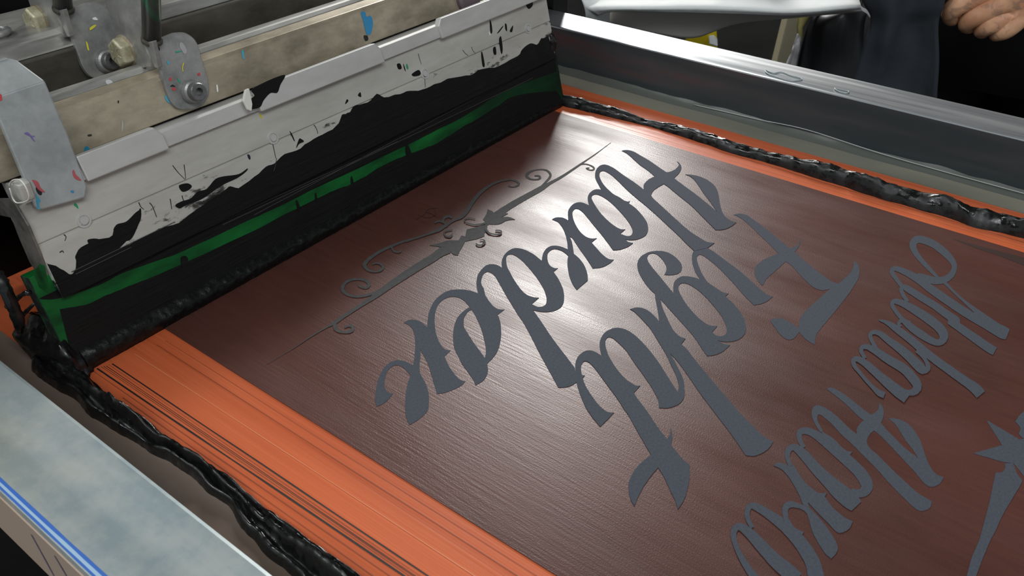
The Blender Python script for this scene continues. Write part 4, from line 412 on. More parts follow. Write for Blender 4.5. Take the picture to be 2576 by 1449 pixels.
  ['335.8,67.1 337.2,66.5 338.2,65.5 338.3,64.6 338.2,63.5 338,62.3 337.7,61 337.4,60.1 337.1,59.1 336.8,58.1 336.4,57.1 336,56.1 335.6,55.2 335.2,54.2 334.7,53.3 334.3,52.4 333.8,51.5 333.4,50.6 333,49.7 332.6,48.8 332.2,47.9 331.8,47 331.5,46.1 331.2,45.1 330.8,44.3 332.3,43.6 333.9,43.1 335.7,42.8 337.5,42.8 339.3,43.3 341.1,44 340.5,42.9 339.7,41.9 338.6,41.2 337.4,40.5 336,39.9 334.5,39.5 332.9,39.2 331.5,39 329.8,38.9 328.4,38.9 327.6,38 326.8,37 326,36.1 325.3,35.1 324.7,34.3 324.2,33.5 323.7,32.7 323.1,31.8 322.6,31 322.1,30.2 321.5,29.4 321,28.6 320.5,27.9 319.9,27.1 319.4,26.3 318.9,25.4 318.5,24.5 318.1,23.6 317.7,22.7 317.4,21.8 317,20.8 316.6,19.8 316.2,18.9 317.1,19.6 317.9,20.3 318.8,21 319.6,21.8 320.3,22.5 321,23.4 321.7,24.2 322.5,25.1 323.2,25.9 324.1,26.7 325,27.6 326,28.4 326.9,29.2 327.7,30 328.8,30.9 329.8,31.7 330.7,32.6 331.5,33.5 332,34.4 332.5,35.3 332.9,36.3 333.3,37.2 333.9,36.4 334.5,35.6 335,34.8 335.4,33.9 335.7,33 335.8,32 335.7,31 335.5,30 335.3,29.2 334.9,28.3 334.4,27.5 333.8,26.6 333.1,25.8 332.3,24.9 331.4,24.1 330.5,23.3 329.5,22.5 328.5,21.7 327.5,21.1 326.5,20.5 325.5,19.9 324.4,19.3 323.3,18.7 322.2,18.1 321.1,17.5 319.9,16.9 318.8,16.3 317.8,15.6 316.6,14.9 315.5,14.1 314.5,13.4 313.6,12.6 312.8,11.9 312.2,11.2 311.7,10.5 311.3,9.8 311.2,9.1 311.2,8.3 311.4,7.6 311.4,6.8 309.8,6.8 308.1,6.9 306.6,7.1 305.5,7.5 304.4,8 303.4,8.6 302.8,9.3 302.3,10.1 302.3,10.9 302.7,12.1 303.1,12.8 303.7,13.5 304.3,14.3 305,15.1 305.7,16 306.5,16.9 307.1,17.7 307.8,18.6 308.4,19.5 309.1,20.5 309.7,21.4 310.4,22.4 311.1,23.3 311.8,24.3 312.5,25.3 313.2,26.4 314,27.5 314.7,28.6 315.5,29.6 316.2,30.7 316.8,31.6 317.5,32.6 318.2,33.6 318.8,34.6 319.4,35.5 319.9,36.3 320.3,37 320.8,38.1 321.1,38.9 321.4,39.6 320.2,40 319,40.3 317.6,40.4 315.9,40.4 314.1,40.3 312.5,39.9 311.3,39.4 310.4,38.7 309.5,37.7 309,37 308.6,36.2 308.2,35.3 307.7,34.2 307,33 306.5,32.1 305.8,31 305,29.8 304.3,28.6 303.5,27.3 302.8,26.2 302.2,25.1 301.6,24.1 301,23.1 300.5,22.1 300,21.2 299.5,20.3 299,19.4 298.5,18.5 298,17.5 297.5,16.6 297,15.7 296.6,14.8 296.1,13.9 295.8,13 295.4,12.2 295.2,11.4 295.1,10.6 295,9.9 294.9,9.2 294.8,8.4 294.8,7.7 294.7,7 293.4,6.8 292.1,6.6 290.9,6.6 289.5,7 288.2,7.7 287.2,8.4 286.6,9.1 286.4,9.9 286.5,11 286.6,11.5 286.9,12.1 287.2,12.8 287.6,13.5 288,14.3 288.5,15.1 289,15.9 289.5,16.8 290,17.8 290.6,18.7 291.2,19.8 291.8,20.8 292.5,21.9 293.2,23 293.9,24.2 294.8,25.4 295.7,26.7 296.6,27.9 297.5,29.2 298.3,30.4 299.1,31.6 299.8,32.6 300.4,33.6 300.9,34.6 301.5,35.5 302,36.4 302.5,37.3 303.1,38.2 303.6,39.2 304.2,40.2 304.9,41.2 305.5,42.2 306.1,43.2 306.6,44.2 307.2,45.1 307.6,46 308.1,46.9 308.5,47.7 308.9,48.6 309.3,49.4 309.8,50.2 310.2,51 310.8,51.9 311.5,52.9 312.1,53.8 312.8,54.7 313.4,55.6 313.9,56.4 314.5,57.5 315,58.6 315.5,59.5 315.8,60.4 316.3,61.5 316.6,62.5 316.6,63.2 315.7,63.6 314.3,63.4 313.2,63 312,62.3 310.8,61.4 309.9,60.6 308.9,59.7 308,58.8 307,57.9 305.5,58.5 306.4,59.5 307.3,60.5 308.3,61.5 309.2,62.4 310.2,63.3 311.3,64.1 312.3,64.9 313.4,65.5 314.9,66.3 316.5,66.8 318,67.2 320,67.3 321.5,66.8 322.1,66.1 322.4,65.3 322.5,64.2 322.6,63.4 322.5,62.4 322.2,61.4 321.9,60.2 321.6,59.3 321.1,58.3 320.7,57.3 320.2,56.2 319.6,55.2 319.1,54.2 318.6,53.3 318,52.4 317.5,51.5 316.9,50.6 316.4,49.8 316,49 315.5,48 315.1,47 314.8,46 314.4,45.1 316.2,45.8 318,46.3 319.9,46.4 321.7,46.2 323.4,46 325,45.6 325.5,46.6 325.9,47.6 326.4,48.6 327,49.7 327.5,50.5 328.1,51.3 328.6,52.2 329.2,53.1 329.8,54 330.4,55 330.9,56 331.4,57 331.9,58 332.4,59 332.9,60.1 333.3,61.1 333.8,62.1 334.2,63.1 334.6,64.1 335,65.1 335.4,66.1'],
  ['s','292.8,60.4 293.9,61.3 294.9,62.3 295.9,63.1 296.8,63.7 298.6,64.5 299.4,64.6 299.4,64.4 300,63.8 300.4,62.9 300.5,62.2 300.5,61.3 300.3,60.3 299.9,59 299.6,58.1 299.1,57.1 298.6,56 298.1,54.8 297.5,53.7 296.9,52.4 296.3,51.1 295.6,49.7 294.9,48.3 294.2,46.8 293.5,45.4 292.9,44 292.2,42.8 291.7,41.6 291.1,40.5 290.6,39.5 290.1,38.6 289.6,37.7 288.9,36.8 288.2,36 287.6,35.3 287,34.7 286.4,34.2 285.5,33.4 284.9,33 285,32.9 284.7,32.8 283.8,32.8 283,32.9 282.7,33.1 282.2,33.8 281.8,34.7 281.3,35.7 277.7,35 277.8,34.1 277.9,33 278.1,31.9 279,30.7 280.7,29.5 283,28.8 285.8,28.6 288.6,29.2 290.7,30.3 292.3,31.4 293.2,32.3 294.1,33.2 294.9,34.2 295.7,35.2 296.4,36.4 297,37.4 297.6,38.5 298.2,39.6 298.7,40.7 299.2,41.9 299.8,43.2 300.5,44.5 301.2,45.9 301.9,47.4 302.7,49 303.3,50.5 303.9,51.9 304.3,53.2 304.7,54.5 304.9,55.7 305.2,56.9 305.3,58.1 305.4,59.1 305.5,60.5 305.5,61.9 305.4,63.1 305,64.2 304,65.6 302.6,66.6 300.2,67.3 297.2,66.5 294.8,65.1 293.6,64.2 292.6,63.2 291.6,62.2 290.6,61.3'],
  ['306.6,58.5 306.4,57.6 306.2,56.7 306,55.8 305.8,54.9 305.6,54 305.4,53.1 305.1,52.3 304.6,51.4 304.1,50.4 303.5,49.6 303,48.7 302.5,47.9 302.1,47.3 301.7,46.2 301.5,45.4 301.4,44.7 301.9,43.7 302.6,42.8 299.8,43 297.5,46.4 300,54.4'],
  ['s','278.6,60.6 280,61.7 281.4,62.7 282.6,63.5 284.5,64.1 285.9,64.3 286.9,64.1 287.3,63.5 287,63.4 286.7,62.7 286.2,61.8 285.5,60.7 284.8,59.6 284.1,58.6 283.4,57.5 282.5,56.2 281.6,55 280.7,53.7 279.8,52.4 279,51.1 278.2,49.9 277.5,48.6 276.7,47.4 276,46.2 275.3,45.1 274.7,44.1 274,43.1 273.3,42.1 272.7,41.2 272.1,40.2 271.6,39.3 271.1,38.2 270.7,37.2 270.3,36.2 269.9,35.2 269.7,34.4 269.5,33.8 269.3,32.5 269.4,31.6 276.5,30.1 277.6,31 278.8,32.3 279.2,33.2 279.6,34.1 280,35.1 280.4,36.1 280.8,37.1 281.1,38 281.4,39 281.7,39.9 281.9,40.9 282.2,41.9 282.5,42.9 282.9,44 283.3,45.1 283.8,46.3 284.3,47.6 284.9,48.8 285.5,50 286.1,51.2 286.8,52.4 287.5,53.7 288.4,55 289.2,56.3 289.9,57.6 290.5,58.8 291.1,60.1 291.5,61.4 291.7,62.6 291.8,63.7 291.5,65.1 289.4,66.6 286.3,66.9 283.5,66.2 281,65 279.5,63.9 278.1,62.7 276.8,61.6'],
  ['273.5,67.1 274.9,66.8 276.1,66.3 276.7,65.7 277,64.9 277.2,64 277.3,63.1 277.1,62.2 277,61.3 279.1,60.2 278.3,59.4 277.5,58.7 276.8,57.9 276,57 275.3,56.2 274.6,55.4 273.9,54.5 273.2,53.6 272.7,52.7 272.2,51.9 271.8,51 271.5,50.2 271.2,49.4 271,48.7 270.7,47.9 270.5,47.1 270.4,46.3 270.5,45.6 271,44.7 271.9,43.9 272.7,43.1 269.9,43 269.3,42.2 268.7,41.4 268,40.6 267.4,39.8 266.9,39 266.4,38.3 266,37.5 265.6,36.7 265.4,35.9 265.1,35.2 264.9,34.6 264.6,33.6 264.3,32.7 264.2,31.9 264.2,31 264.2,30.2 264.3,29.3 263,29.2 261.7,29.1 260.4,29.1 259.1,29.4 257.9,29.8 256.9,30.3 256.1,30.8 255.4,31.5 255.2,32.4 255.4,33 255.7,33.8 256.1,34.6 256.6,35.4 257.1,36.2 257.5,37.1 257.9,37.8 258.2,38.5 258.6,39.3 258.9,40 259.3,40.8 259.7,41.5 260.1,42.3 260.5,43.1 261,44 261.5,44.8 261.9,45.6 262.4,46.5 262.9,47.3 261.7,46.8 260.5,46 260.1,45.4 259.8,44.7 259.4,43.8 259,42.9 258.6,42.1 258.2,41.3 257.7,40.6 257.2,39.8 256.7,39 256.2,38.2 255.7,37.4 255.1,36.7 254.5,35.9 253.9,35.1 253.3,34.4 252.8,33.7 252.2,33 251.5,32.3 250.9,31.6 250.2,30.9 249.5,30.4 248.9,29.9 247.8,29.4 246.7,29.1 245.5,29 244.5,29.1 243.5,29.2 242.4,29.5 241.3,29.6 241.6,30.3 241.8,31 242,31.6 242.4,32.4 242.8,33 243.3,33.6 243.8,34.3 244.4,35 244.9,35.6 245.5,36.3 246.1,37 246.7,37.6 247.3,38.3 247.9,38.9 248.6,39.6 249.3,40.2 250.1,40.8 250.9,41.4 251.8,41.9 252.6,42.5 253.5,43 254.2,43.5 255.1,44.2 256,44.8 256.7,45.4 257.2,46 257.7,47.1 257.8,48.2 257.7,48.9 257.4,49.7 257.1,50.4 256.6,51.4 255.9,52.1 254.8,52.4 253.5,52.2 252.5,51.8 251.3,51.2 250.3,50.7 249.6,50.1 249.1,49.5 248.3,51.6 249.2,52.4 250.2,53.1 251.3,53.7 252.4,54.3 253.6,54.7 254.8,54.9 256,54.9 257.3,54.6 258.3,54.2 259,53.6 259.4,52.8 259.7,51.9 259.9,51.1 260,50.2 260,49.3 260.1,48.4 261,49.1 262,49.8 262.9,50.6 263.8,51.3 264.7,52.1 265.5,52.9 266.3,53.7 267.1,54.5 268,55.4 268.8,56.3 269.6,57.2 270.3,58.1 271.1,59 271.8,60 272.4,61 272.9,61.8 273.4,63 273.6,64.1 273.7,65 273.6,66'],
  ['s','237.6,59.7 238.4,60.6 239.2,61.5 240,62.4 240.7,63 241.9,63.7 243.2,64.2 244.2,64.4 245.3,64.6 245.7,64.4 245.6,64.2 245.6,63.5 245.5,62.3 245.4,61.6 245.3,60.7 245.1,59.8 244.9,58.7 244.6,57.7 244.4,56.7 244.1,55.7 243.8,54.6 243.4,53.5 243.1,52.5 242.7,51.5 242.4,50.5 242,49.6 241.5,48.7 241.1,47.8 240.7,47 240.2,46.1 239.7,45.3 239.2,44.4 238.7,43.6 238.1,42.8 237.6,42 237,41.3 236.4,40.5 235.8,39.8 235.1,39 234.4,38.2 233.8,37.5 233.1,36.9 232.4,36.3 231.6,35.7 230.6,35.1 229.6,34.6 228.6,34 227.6,33.4 226.7,32.9 225.9,32.3 225.1,31.8 224.2,31.3 228.7,27.3 229.7,27.7 230.6,28.1 231.6,28.6 232.6,29.3 233.6,29.8 234.6,30.5 235.7,31.2 236.9,32.1 238.1,33 239,33.9 239.8,34.8 240.6,35.7 241.4,36.6 242.1,37.5 242.7,38.4 243.3,39.3 243.9,40.2 244.5,41.1 245,42 245.5,42.9 245.9,43.9 246.4,44.8 246.8,45.8 247.2,46.8 247.6,47.8 248,48.8 248.3,49.9 248.6,51 248.8,52.1 249,53.3 249.1,54.4 249.3,55.5 249.4,56.6 249.5,57.7 249.6,58.7 249.7,59.8 249.7,60.8 249.8,61.8 249.7,62.7 249.5,64.1 249,65.2 248,66.3 245.9,66.8 243.7,66.5 242.1,65.9 240.5,65.2 239.1,64.2 238.1,63.3 237.3,62.3 236.5,61.4 235.7,60.5'],
  ['248.1,52.1 249.4,49.8 248.7,49 248,48.2 247.4,47.5 247,46.6 246.9,45.9 246.9,45.2 247,44.4 247.1,43.6 247.2,42.9 244.3,42.9 242.2,46.1'],
  ['s','215.3,45.8 215.8,46.6 216.2,47.4 216.6,48.2 217,49 217.5,49.8 217.9,50.6 218.5,51.5 219,52.5 219.6,53.5 220.2,54.5 220.8,55.4 221.5,56.3 222.1,57.2 222.8,58 223.5,58.8 224.2,59.6 224.9,60.4 225.6,61 226.5,61.8 227.3,62.5 228.1,63 228.9,63.4 230.1,63.9 231.2,64.1 231.7,64.1 232.1,64.1 232.3,63.5 232.1,63.2 231.9,62.5 231.5,61.5 231.1,60.5 230.6,59.5 230.2,58.7 229.7,57.8 229.2,56.9 228.7,55.9 228.1,54.9 227.6,53.9 227,52.9 226.5,51.8 225.9,50.6 225.3,49.5 224.7,48.4 224.2,47.3 223.8,46.3 223.4,45.3 223,44.3 222.7,43.4 222.5,42.6 222.2,41.8 221.9,40.9 221.5,39.9 221.2,39 220.9,38.1 220.6,37.2 227.7,36 228.1,36.9 228.4,37.9 228.8,38.8 229.1,39.8 229.4,40.8 229.7,41.7 229.9,42.7 230,43.6 230.2,44.5 230.4,45.4 230.7,46.3 231,47.3 231.4,48.3 231.9,49.4 232.3,50.6 232.8,51.7 233.3,52.8 233.7,53.8 234.1,54.8 234.6,55.8 235,56.9 235.4,57.9 235.7,58.9 236,60.1 236.2,61.2 236.3,62.4 236.3,63.4 236.1,64.6 234.7,66.2 232.4,66.7 230.6,66.4 229,65.8 227.5,65.1 226.5,64.5 225.6,63.8 224.7,63 223.7,62.1 222.9,61.4 222.2,60.7 221.4,59.9 220.6,59.1 219.8,58.2 219,57.3 218.2,56.4 217.5,55.5 216.7,54.5 216,53.5 215.3,52.6 214.7,51.7 214.1,50.9 213.5,50.1 213,49.3 212.4,48.5 211.9,47.8 211.4,47'],
 ],
 'star':[
  ['359.7,1.1 355.4,-13.9 366.8,-24.2 346.5,-21.4 328.9,-30.2 332.8,-20.2 338.2,-15.1 336.3,-11.3 333.8,0.4 346.9,-8.5'],
  ['335.7,-11.9 338.1,-14.9 333,-17.2 329.6,-20.3 328.2,-20.2 326.8,-20.1 325.5,-20 324,-19.9 322.5,-19.7 321.2,-19.6 319.8,-19.4 318.3,-19.3 316.8,-19.1 315.3,-19 313.9,-18.8 312.5,-18.7 311.1,-18.5 309.8,-18.4 308.4,-18.2 307,-18.1 305.5,-18 304.1,-17.9 302.7,-17.8 301.2,-17.7 299.6,-17.7 298.2,-17.6 296.7,-17.6 295.4,-17.5 294.1,-17.5 292.8,-17.4 291.6,-17.3 290.5,-17.2 289.2,-17.1 287.8,-17.1 286.5,-17 285.2,-17 283.7,-16.9 282.3,-16.9 280.8,-16.9 279.3,-16.8 277.8,-16.8 276.3,-16.8 274.6,-16.8 273,-16.8 271.3,-16.8 269.8,-16.8 268.3,-16.8 267.1,-16.8 265.7,-16.8 264.6,-16.8 263.7,-16.8 262.8,-16.8 261.8,-16.8 259.4,-13.7 260.5,-13.8 261.4,-13.9 262.5,-13.9 263.6,-14 264.9,-14 266.1,-13.9 267.3,-13.9 268.6,-13.7 270,-13.6 271.4,-13.5 272.9,-13.4 274.5,-13.3 276.1,-13.3 277.8,-13.3 279.5,-13.4 281.3,-13.4 283.1,-13.5 284.8,-13.5 286.5,-13.5 288.1,-13.4 289.6,-13.3 291.1,-13.2 292.5,-13.1 294,-13 295.5,-12.9 297,-12.8 298.5,-12.7 300.1,-12.6 301.7,-12.5 303.2,-12.4 304.8,-12.3 306.4,-12.2 307.9,-12 309.4,-11.9 311,-11.8 312.5,-11.6 314,-11.5 315.4,-11.3 316.9,-11.2 318.3,-11 319.7,-10.9 321,-10.8 322.4,-10.6 323.6,-10.5 324.9,-10.4 326.2,-10.3 327.6,-10.1 328.2,-10.9 328.8,-11.7 329.6,-12.2 331.2,-12.7 332.9,-12.7 334.4,-12.4'],
  ['366.5,-9.7 368.1,-9.9 369.6,-10.1 371.1,-10.2 372.5,-10.5 374.4,-10.9 376.2,-11.5 377.4,-12 378.5,-12.5 379.8,-13.2 381,-13.8 360.2,-18.8 359.4,-17.9 358.4,-17 357.6,-16.1 357.1,-15.3 357.4,-14.4 358.1,-13.6 358.9,-12.7 360.5,-12.8 362,-12.8 363.4,-12.5 364.3,-12 365.1,-11.3 365.8,-10.5'],
 ],
 'ornament':[
  ['s','503.8,293.9 499.9,293.7 496,293.5 492.2,293.3 488.4,293.1 484.7,293 481.1,292.9 477.7,292.8 474.4,292.8 471.2,292.8 468,292.8 464.7,292.9 461.3,292.9 457.5,292.9 453.6,292.9 449.5,292.9 445.6,292.9 442,292.9 438.8,293 435.6,293.2 432.9,293.4 430.6,293.7 428.3,294 426.1,294.3 423.6,294.6 421.5,295 419.3,295.3 416.9,295.7 414.8,295.9 412.4,296.1 410,296.3 407.4,296.5 404.7,296.8 402.4,297 400,297.2 397.4,297.5 394.9,297.7 392.3,297.9 389.7,298.1 387,298.2 384.1,298.3 381.3,298.3 378.5,298.4 376,298.4 373.7,298.4 370.9,298.3 368.7,298.2 366.7,298 364.6,297.9 360.9,291.2 363,291.5 365,291.7 367.1,292 369.7,292.2 371.9,292.3 374.5,292.3 377.2,292.4 380,292.4 382.8,292.4 385.4,292.3 388,292.3 390.6,292.1 393.2,292 395.7,291.8 398.2,291.7 400.6,291.5 403.2,291.3 405.8,291.1 408.2,290.9 410.6,290.7 412.9,290.7 415.7,290.7 418.3,291 420.9,291.2 423.7,291.3 426,291.2 428.3,291.1 430.7,290.8 433.5,290.7 436.8,290.6 440.1,290.6 443.9,290.7 447.9,290.8 452,290.9 456.1,291 459.9,291.1 463.4,291.3 466.8,291.4 470.1,291.5 473.4,291.6 476.8,291.7 480.3,291.9 484,292.1 487.8,292.4 491.7,292.7 495.6,293 499.5,293.3 503.4,293.5'],
  ['s','413.7,293.3 416.5,293.8 419.4,294.3 422.2,294.8 425.1,295.3 428,295.9 430.8,296.6 434,298 436.7,300.2 438.7,303.1 439.7,306 439.1,308.3 437.8,310.2 436,311.9 433.9,313.2 431.5,314.2 428.9,314.7 426,314.3 422.7,312.6 420.7,309.8 420.3,307.6 420.7,305.4 421.6,303.6 422.6,302.2 423.9,301.4 425.5,301.3 427.6,302.2 429.2,304 429.7,305.7 428.8,306.9 427.6,308 426.2,306.9 427,305.6 427.4,304.4 427,303.6 426.7,303.4 426.6,303.3 425.6,303.2 424.2,303.6 423,304.6 422.4,306.4 422.6,308.6 423.5,310.4 424.3,311.2 425.1,311.6 427.1,312.2 429.8,312.3 432.5,311.9 434.8,310.8 436.5,309.2 437.4,307.3 437.5,305.1 436.3,302.7 434.6,300.6 433.5,299.7 431.4,298.8 429.1,298 426.1,297.3 423.1,296.6 420.3,296 417.5,295.5 414.7,295'],
  ['s','459.6,291.8 461.4,290.5 462.7,288.9 462.9,286.4 462.4,283.8 461.3,281.9 460.6,281.1 460.2,281 459.1,281 458.2,281.8 457.8,283 458.1,284.6 458,285 458.2,284.5 459.3,283.5 460.3,284.3 459.5,285.4 458,286 456.8,284.1 456.7,282.5 457,281 457.7,279.9 459.1,279.5 461.6,280.3 463.2,282.2 464,284.4 464.2,287 463.9,289.6 462.6,291.4 461.1,292.9'],
  ['s','409.4,319.1 410.4,317.9 411.3,316.4 411.7,314.5 411.7,312.4 411.1,310.5 410.4,309.5 410,309.3 408.4,308.9 406.6,309.2 405.1,310.1 404.7,311.5 404.8,312.7 404.9,312.5 405.9,312.7 406.4,313.3 405.3,313.4 403.8,312.5 403.6,310.9 404.1,309.4 405.4,308.1 407.1,307.3 409.3,307.3 412.1,308.8 413.5,311.2 413.8,313.4 413.4,315.5 412.5,317.3 411.5,318.7 410.4,319.9'],
  ['371.3,304.3 370.8,299.2 367.8,296.1 370,296.4 372.2,296.8 373.9,296.4 374.5,295.3 374.6,293.7 374.6,291.9 374.7,290.2 368.6,290.8 369.5,289.8 370.5,288.9 371.2,288 371.7,286.6 371.9,285.2 371.8,283.7 371.5,282.2 370.2,283.6 368.9,284.8 367.6,285.5 366.1,286 364.2,286 362.2,286.3 361,286.8 359.9,287.7 359,288.6 358,290.1 357.1,291.7 355.7,291.6 354.2,291.2 351.9,289.4 349.7,287.6 348.3,287.2 347.2,287.3 344.4,285.1 342.8,285.4 341.1,285.8 339.5,286.3 338.1,287 336.7,287.9 335.5,288.7 333.9,289.6 332.4,290.4 329.9,289.2 327.3,288 324.7,287 322.1,286 320,284.9 317.9,283.8 317.3,284.9 316.9,286.3 317.5,288.4 318.4,290.9 318.8,297.5 315.9,304.6 317.3,303.8 318.6,303 319.9,302.2 321.3,301.5 322.7,301 324.1,300.7 325.5,300.2 326.7,299.5 327.6,298.7 328.5,297.7 329.2,296.5 330,295.4 330.8,294.3 336.4,296.7 336.7,294 343.5,298.5 344.8,298 346,297.4 347.3,296.8 348.5,296.3 349.8,295.7 351.2,295.2 352.6,294.7 354,294.2 355.4,293.7 356.9,293.2 359.4,298.4 361.5,299.1 363.6,299.9 365.7,300.8 368.5,302.4'],
  ['s','322.7,296 320.9,296.7 319,297.3 316.6,297.8 314.6,297.7 312.7,297.5 310.7,297.2 308.4,297.1 306.5,297.1 304.4,297.2 302,297.3 299.6,297.4 297.1,297.5 294.7,297.6 292.3,297.6 289.9,297.5 287.5,297.4 285.1,297.3 282.8,297.2 280.6,297.1 278.5,297 276.5,296.9 274.6,296.8 272.7,296.7 271,296.5 269.2,296.4 267.3,296.2 265.6,295.9 264,295.6 262.4,295.4 260.5,295.2 258.9,295.1 257.1,294.9 255.3,294.9 253.5,294.8 251.6,294.7 249.6,294.7 247.6,294.6 245.4,294.6 243.2,294.6 241.1,294.5 239.1,294.5 237.3,294.5 235.3,294.4 233.6,294.4 232.1,294.3 230.7,294.2 229.3,294.2 227.7,294.1 226.2,294 224.7,294 222.8,294 221.3,294 219.6,294.1 217.8,294.1 216,294.2 214.1,294.3 212.3,294.3 210.5,294.3 208.7,294.2 206.9,294.1 205.1,294 203.3,294 201.6,294 199.9,294 198.2,294 196.5,294.1 194.9,294.2 193.3,294.2 191.8,294.3 190.4,294.4 189.1,294.5 187.9,294.5 186.7,294.6 185.5,294.7 184.3,294.8 184.2,294.5 185.4,294.4 186.6,294.3 187.8,294.2 189,294.2 190.3,294.1 191.7,294 193.2,293.9 194.7,293.8 196.4,293.7 198,293.6 199.7,293.5 201.4,293.4 203.1,293.4 204.9,293.4 206.7,293.4 208.4,293.4 210.2,293.5 212,293.4 213.7,293.4 215.6,293.3 217.4,293.2 219.1,293.1 220.8,292.9 222.2,292.8 224,292.5 225.3,292.1 226.6,291.8 228.1,291.6 229.6,291.6 231,291.7 232.6,291.8 234.3,291.9 236.2,291.9 237.9,291.9 239.9,291.9 242,291.9 244.2,291.8 246.3,291.8 248.3,291.7 250.1,291.7 251.9,291.6 253.7,291.4 255.4,291.3 257.1,291.3 258.7,291.2 260.5,291.2 262.1,291.2 263.7,291.3 265.2,291.3 267,291.4 268.6,291.4 270.2,291.4 272,291.4 273.8,291.4 275.7,291.4 277.7,291.3 279.7,291.3 281.9,291.2 284.2,291.2 286.5,291.1 288.8,291 291.1,291 293.4,290.9 295.7,290.8 298.1,290.6 300.5,290.5 302.7,290.4 304.6,290.3 307.1,290.3 309.1,290.4 310.5,290.4 311.8,290.3 313.6,290 315.3,289.5 317.2,289'],
  ['s','267,295.8 265.2,296 263.5,296.1 261.9,296.3 260.3,296.7 258.8,297.3 257.2,298 255.8,298.9 254.6,299.8 253.5,300.6 252.5,301.6 251.8,302.6 251.3,303.7 251.1,305.6 251.3,307.7 251.7,309.4 252.3,311.2 252.9,312.1 254.7,313.4 257.1,314.5 258.4,314.6 259.7,314.4 261,313.9 262.2,313.1 263.3,312 264.1,310.8 264.7,308.6 264.7,306.7 264.1,305.1 263.5,304.2 262.7,303.8 261.5,303.7 260.8,304.5 260.3,305.9 260.4,307.2 260.6,308.7 259.4,308.2 259.1,306.7 259.1,305.1 259.3,303.3 260.1,301.8 261.9,301.4 264.3,302.4 266.3,305 267.3,307.9 266.8,310.2 265.6,312.1 264.7,313.5 263.7,314.8 262.5,315.9 261.1,316.6 259.6,317 257.8,316.9 254.8,315.9 251.9,314 250,311.2 249.3,308.6 249.1,306.6 249.3,304.5 249.8,302.6 250.3,301.3 251.1,300.1 252,299 253.1,297.9 254.3,297 255.8,296.1 257.4,295.4 259,294.8 260.7,294.4 262.4,294.1 264.1,294 265.8,293.8'],
  ['s','227.4,293.3 225.4,291.3 223.6,288.8 223.3,286.1 223.7,284.1 224.5,282.3 225.6,280.8 227.1,279.7 228.9,279.5 231,280.9 232.3,283.1 232.1,284.7 231.3,285.7 230.1,286.2 228.8,286.5 228,284.9 229.2,284.7 230.1,284.3 230.5,283.4 230.5,282.8 230,282.3 229.4,281.8 228.3,281.8 226.9,282.4 225.8,283.5 225.1,285.1 225.3,287 226,288.6 227,290.1 228.5,292.1'],
  ['s','341.4,313.1 339.2,313.2 337.1,313.3 334.9,313.3 332.8,313.4 330.7,313.6 328.7,313.9 326.8,314.3 324.8,314.8 322.8,315.4 320.9,316 319.2,316.6 317.5,317.2 315.9,317.9 314.4,318.7 313.1,319.4 311.7,320.1 310.2,320.7 308.6,321.2 306.9,321.7 305.2,322.2 303.4,322.6 301.7,322.9 299.9,323.3 298.1,323.7 296.3,324 294.5,324.3 292.6,324.5 290.6,324.5 288.5,324.5 286.5,324.3 284.5,324.1 282.7,323.9 279.2,323.1 275.6,320.8 273.7,317 273.2,313.8 273.7,311.4 274.7,309.5 276.2,308.3 278,307.6 280.1,307.9 282.6,309.5 283.8,312.1 284.1,314.5 283.4,316.1 282.3,317.2 281.3,317.5 280.3,317.5 279.6,316 280.5,316.1 281.2,315.9 282,314.8 282.4,313.4 281.9,311.6 281.2,310.5 280.6,310.1 279.1,309.8 277.4,309.9 275.9,310.7 275.2,312.6 275.2,314.9 276.2,317.5 277.2,319.1 278.6,319.9 281.7,321 283.3,321.3 285.2,321.6 287.2,321.7 289.2,321.8 291.1,321.8 292.9,321.8 294.8,321.6 296.6,321.3 298.4,321 300.2,320.7 302,320.4 303.8,320.1 305.5,319.7 307.2,319.3 308.8,318.9 310.3,318.3 311.7,317.7 313.1,317 314.6,316.3 316.3,315.6 317.9,315 319.6,314.4 321.5,313.7 323.5,313.1 325.4,312.5 327.4,312 329.3,311.6 331.3,311.2 333.3,310.9 335.3,310.6 337.3,310.3 339.3,310'],
  ['s','300.5,322 298.8,319.9 297.4,317.6 297.1,315.5 297.5,313.9 298.4,312.9 299.6,312.6 300.9,313.3 302,314.2 301.8,314.9 300.9,314.4 300.2,314.1 299.3,314.1 298.6,314.7 298.6,316.2 299,318 300,319.6 301.4,321.6'],
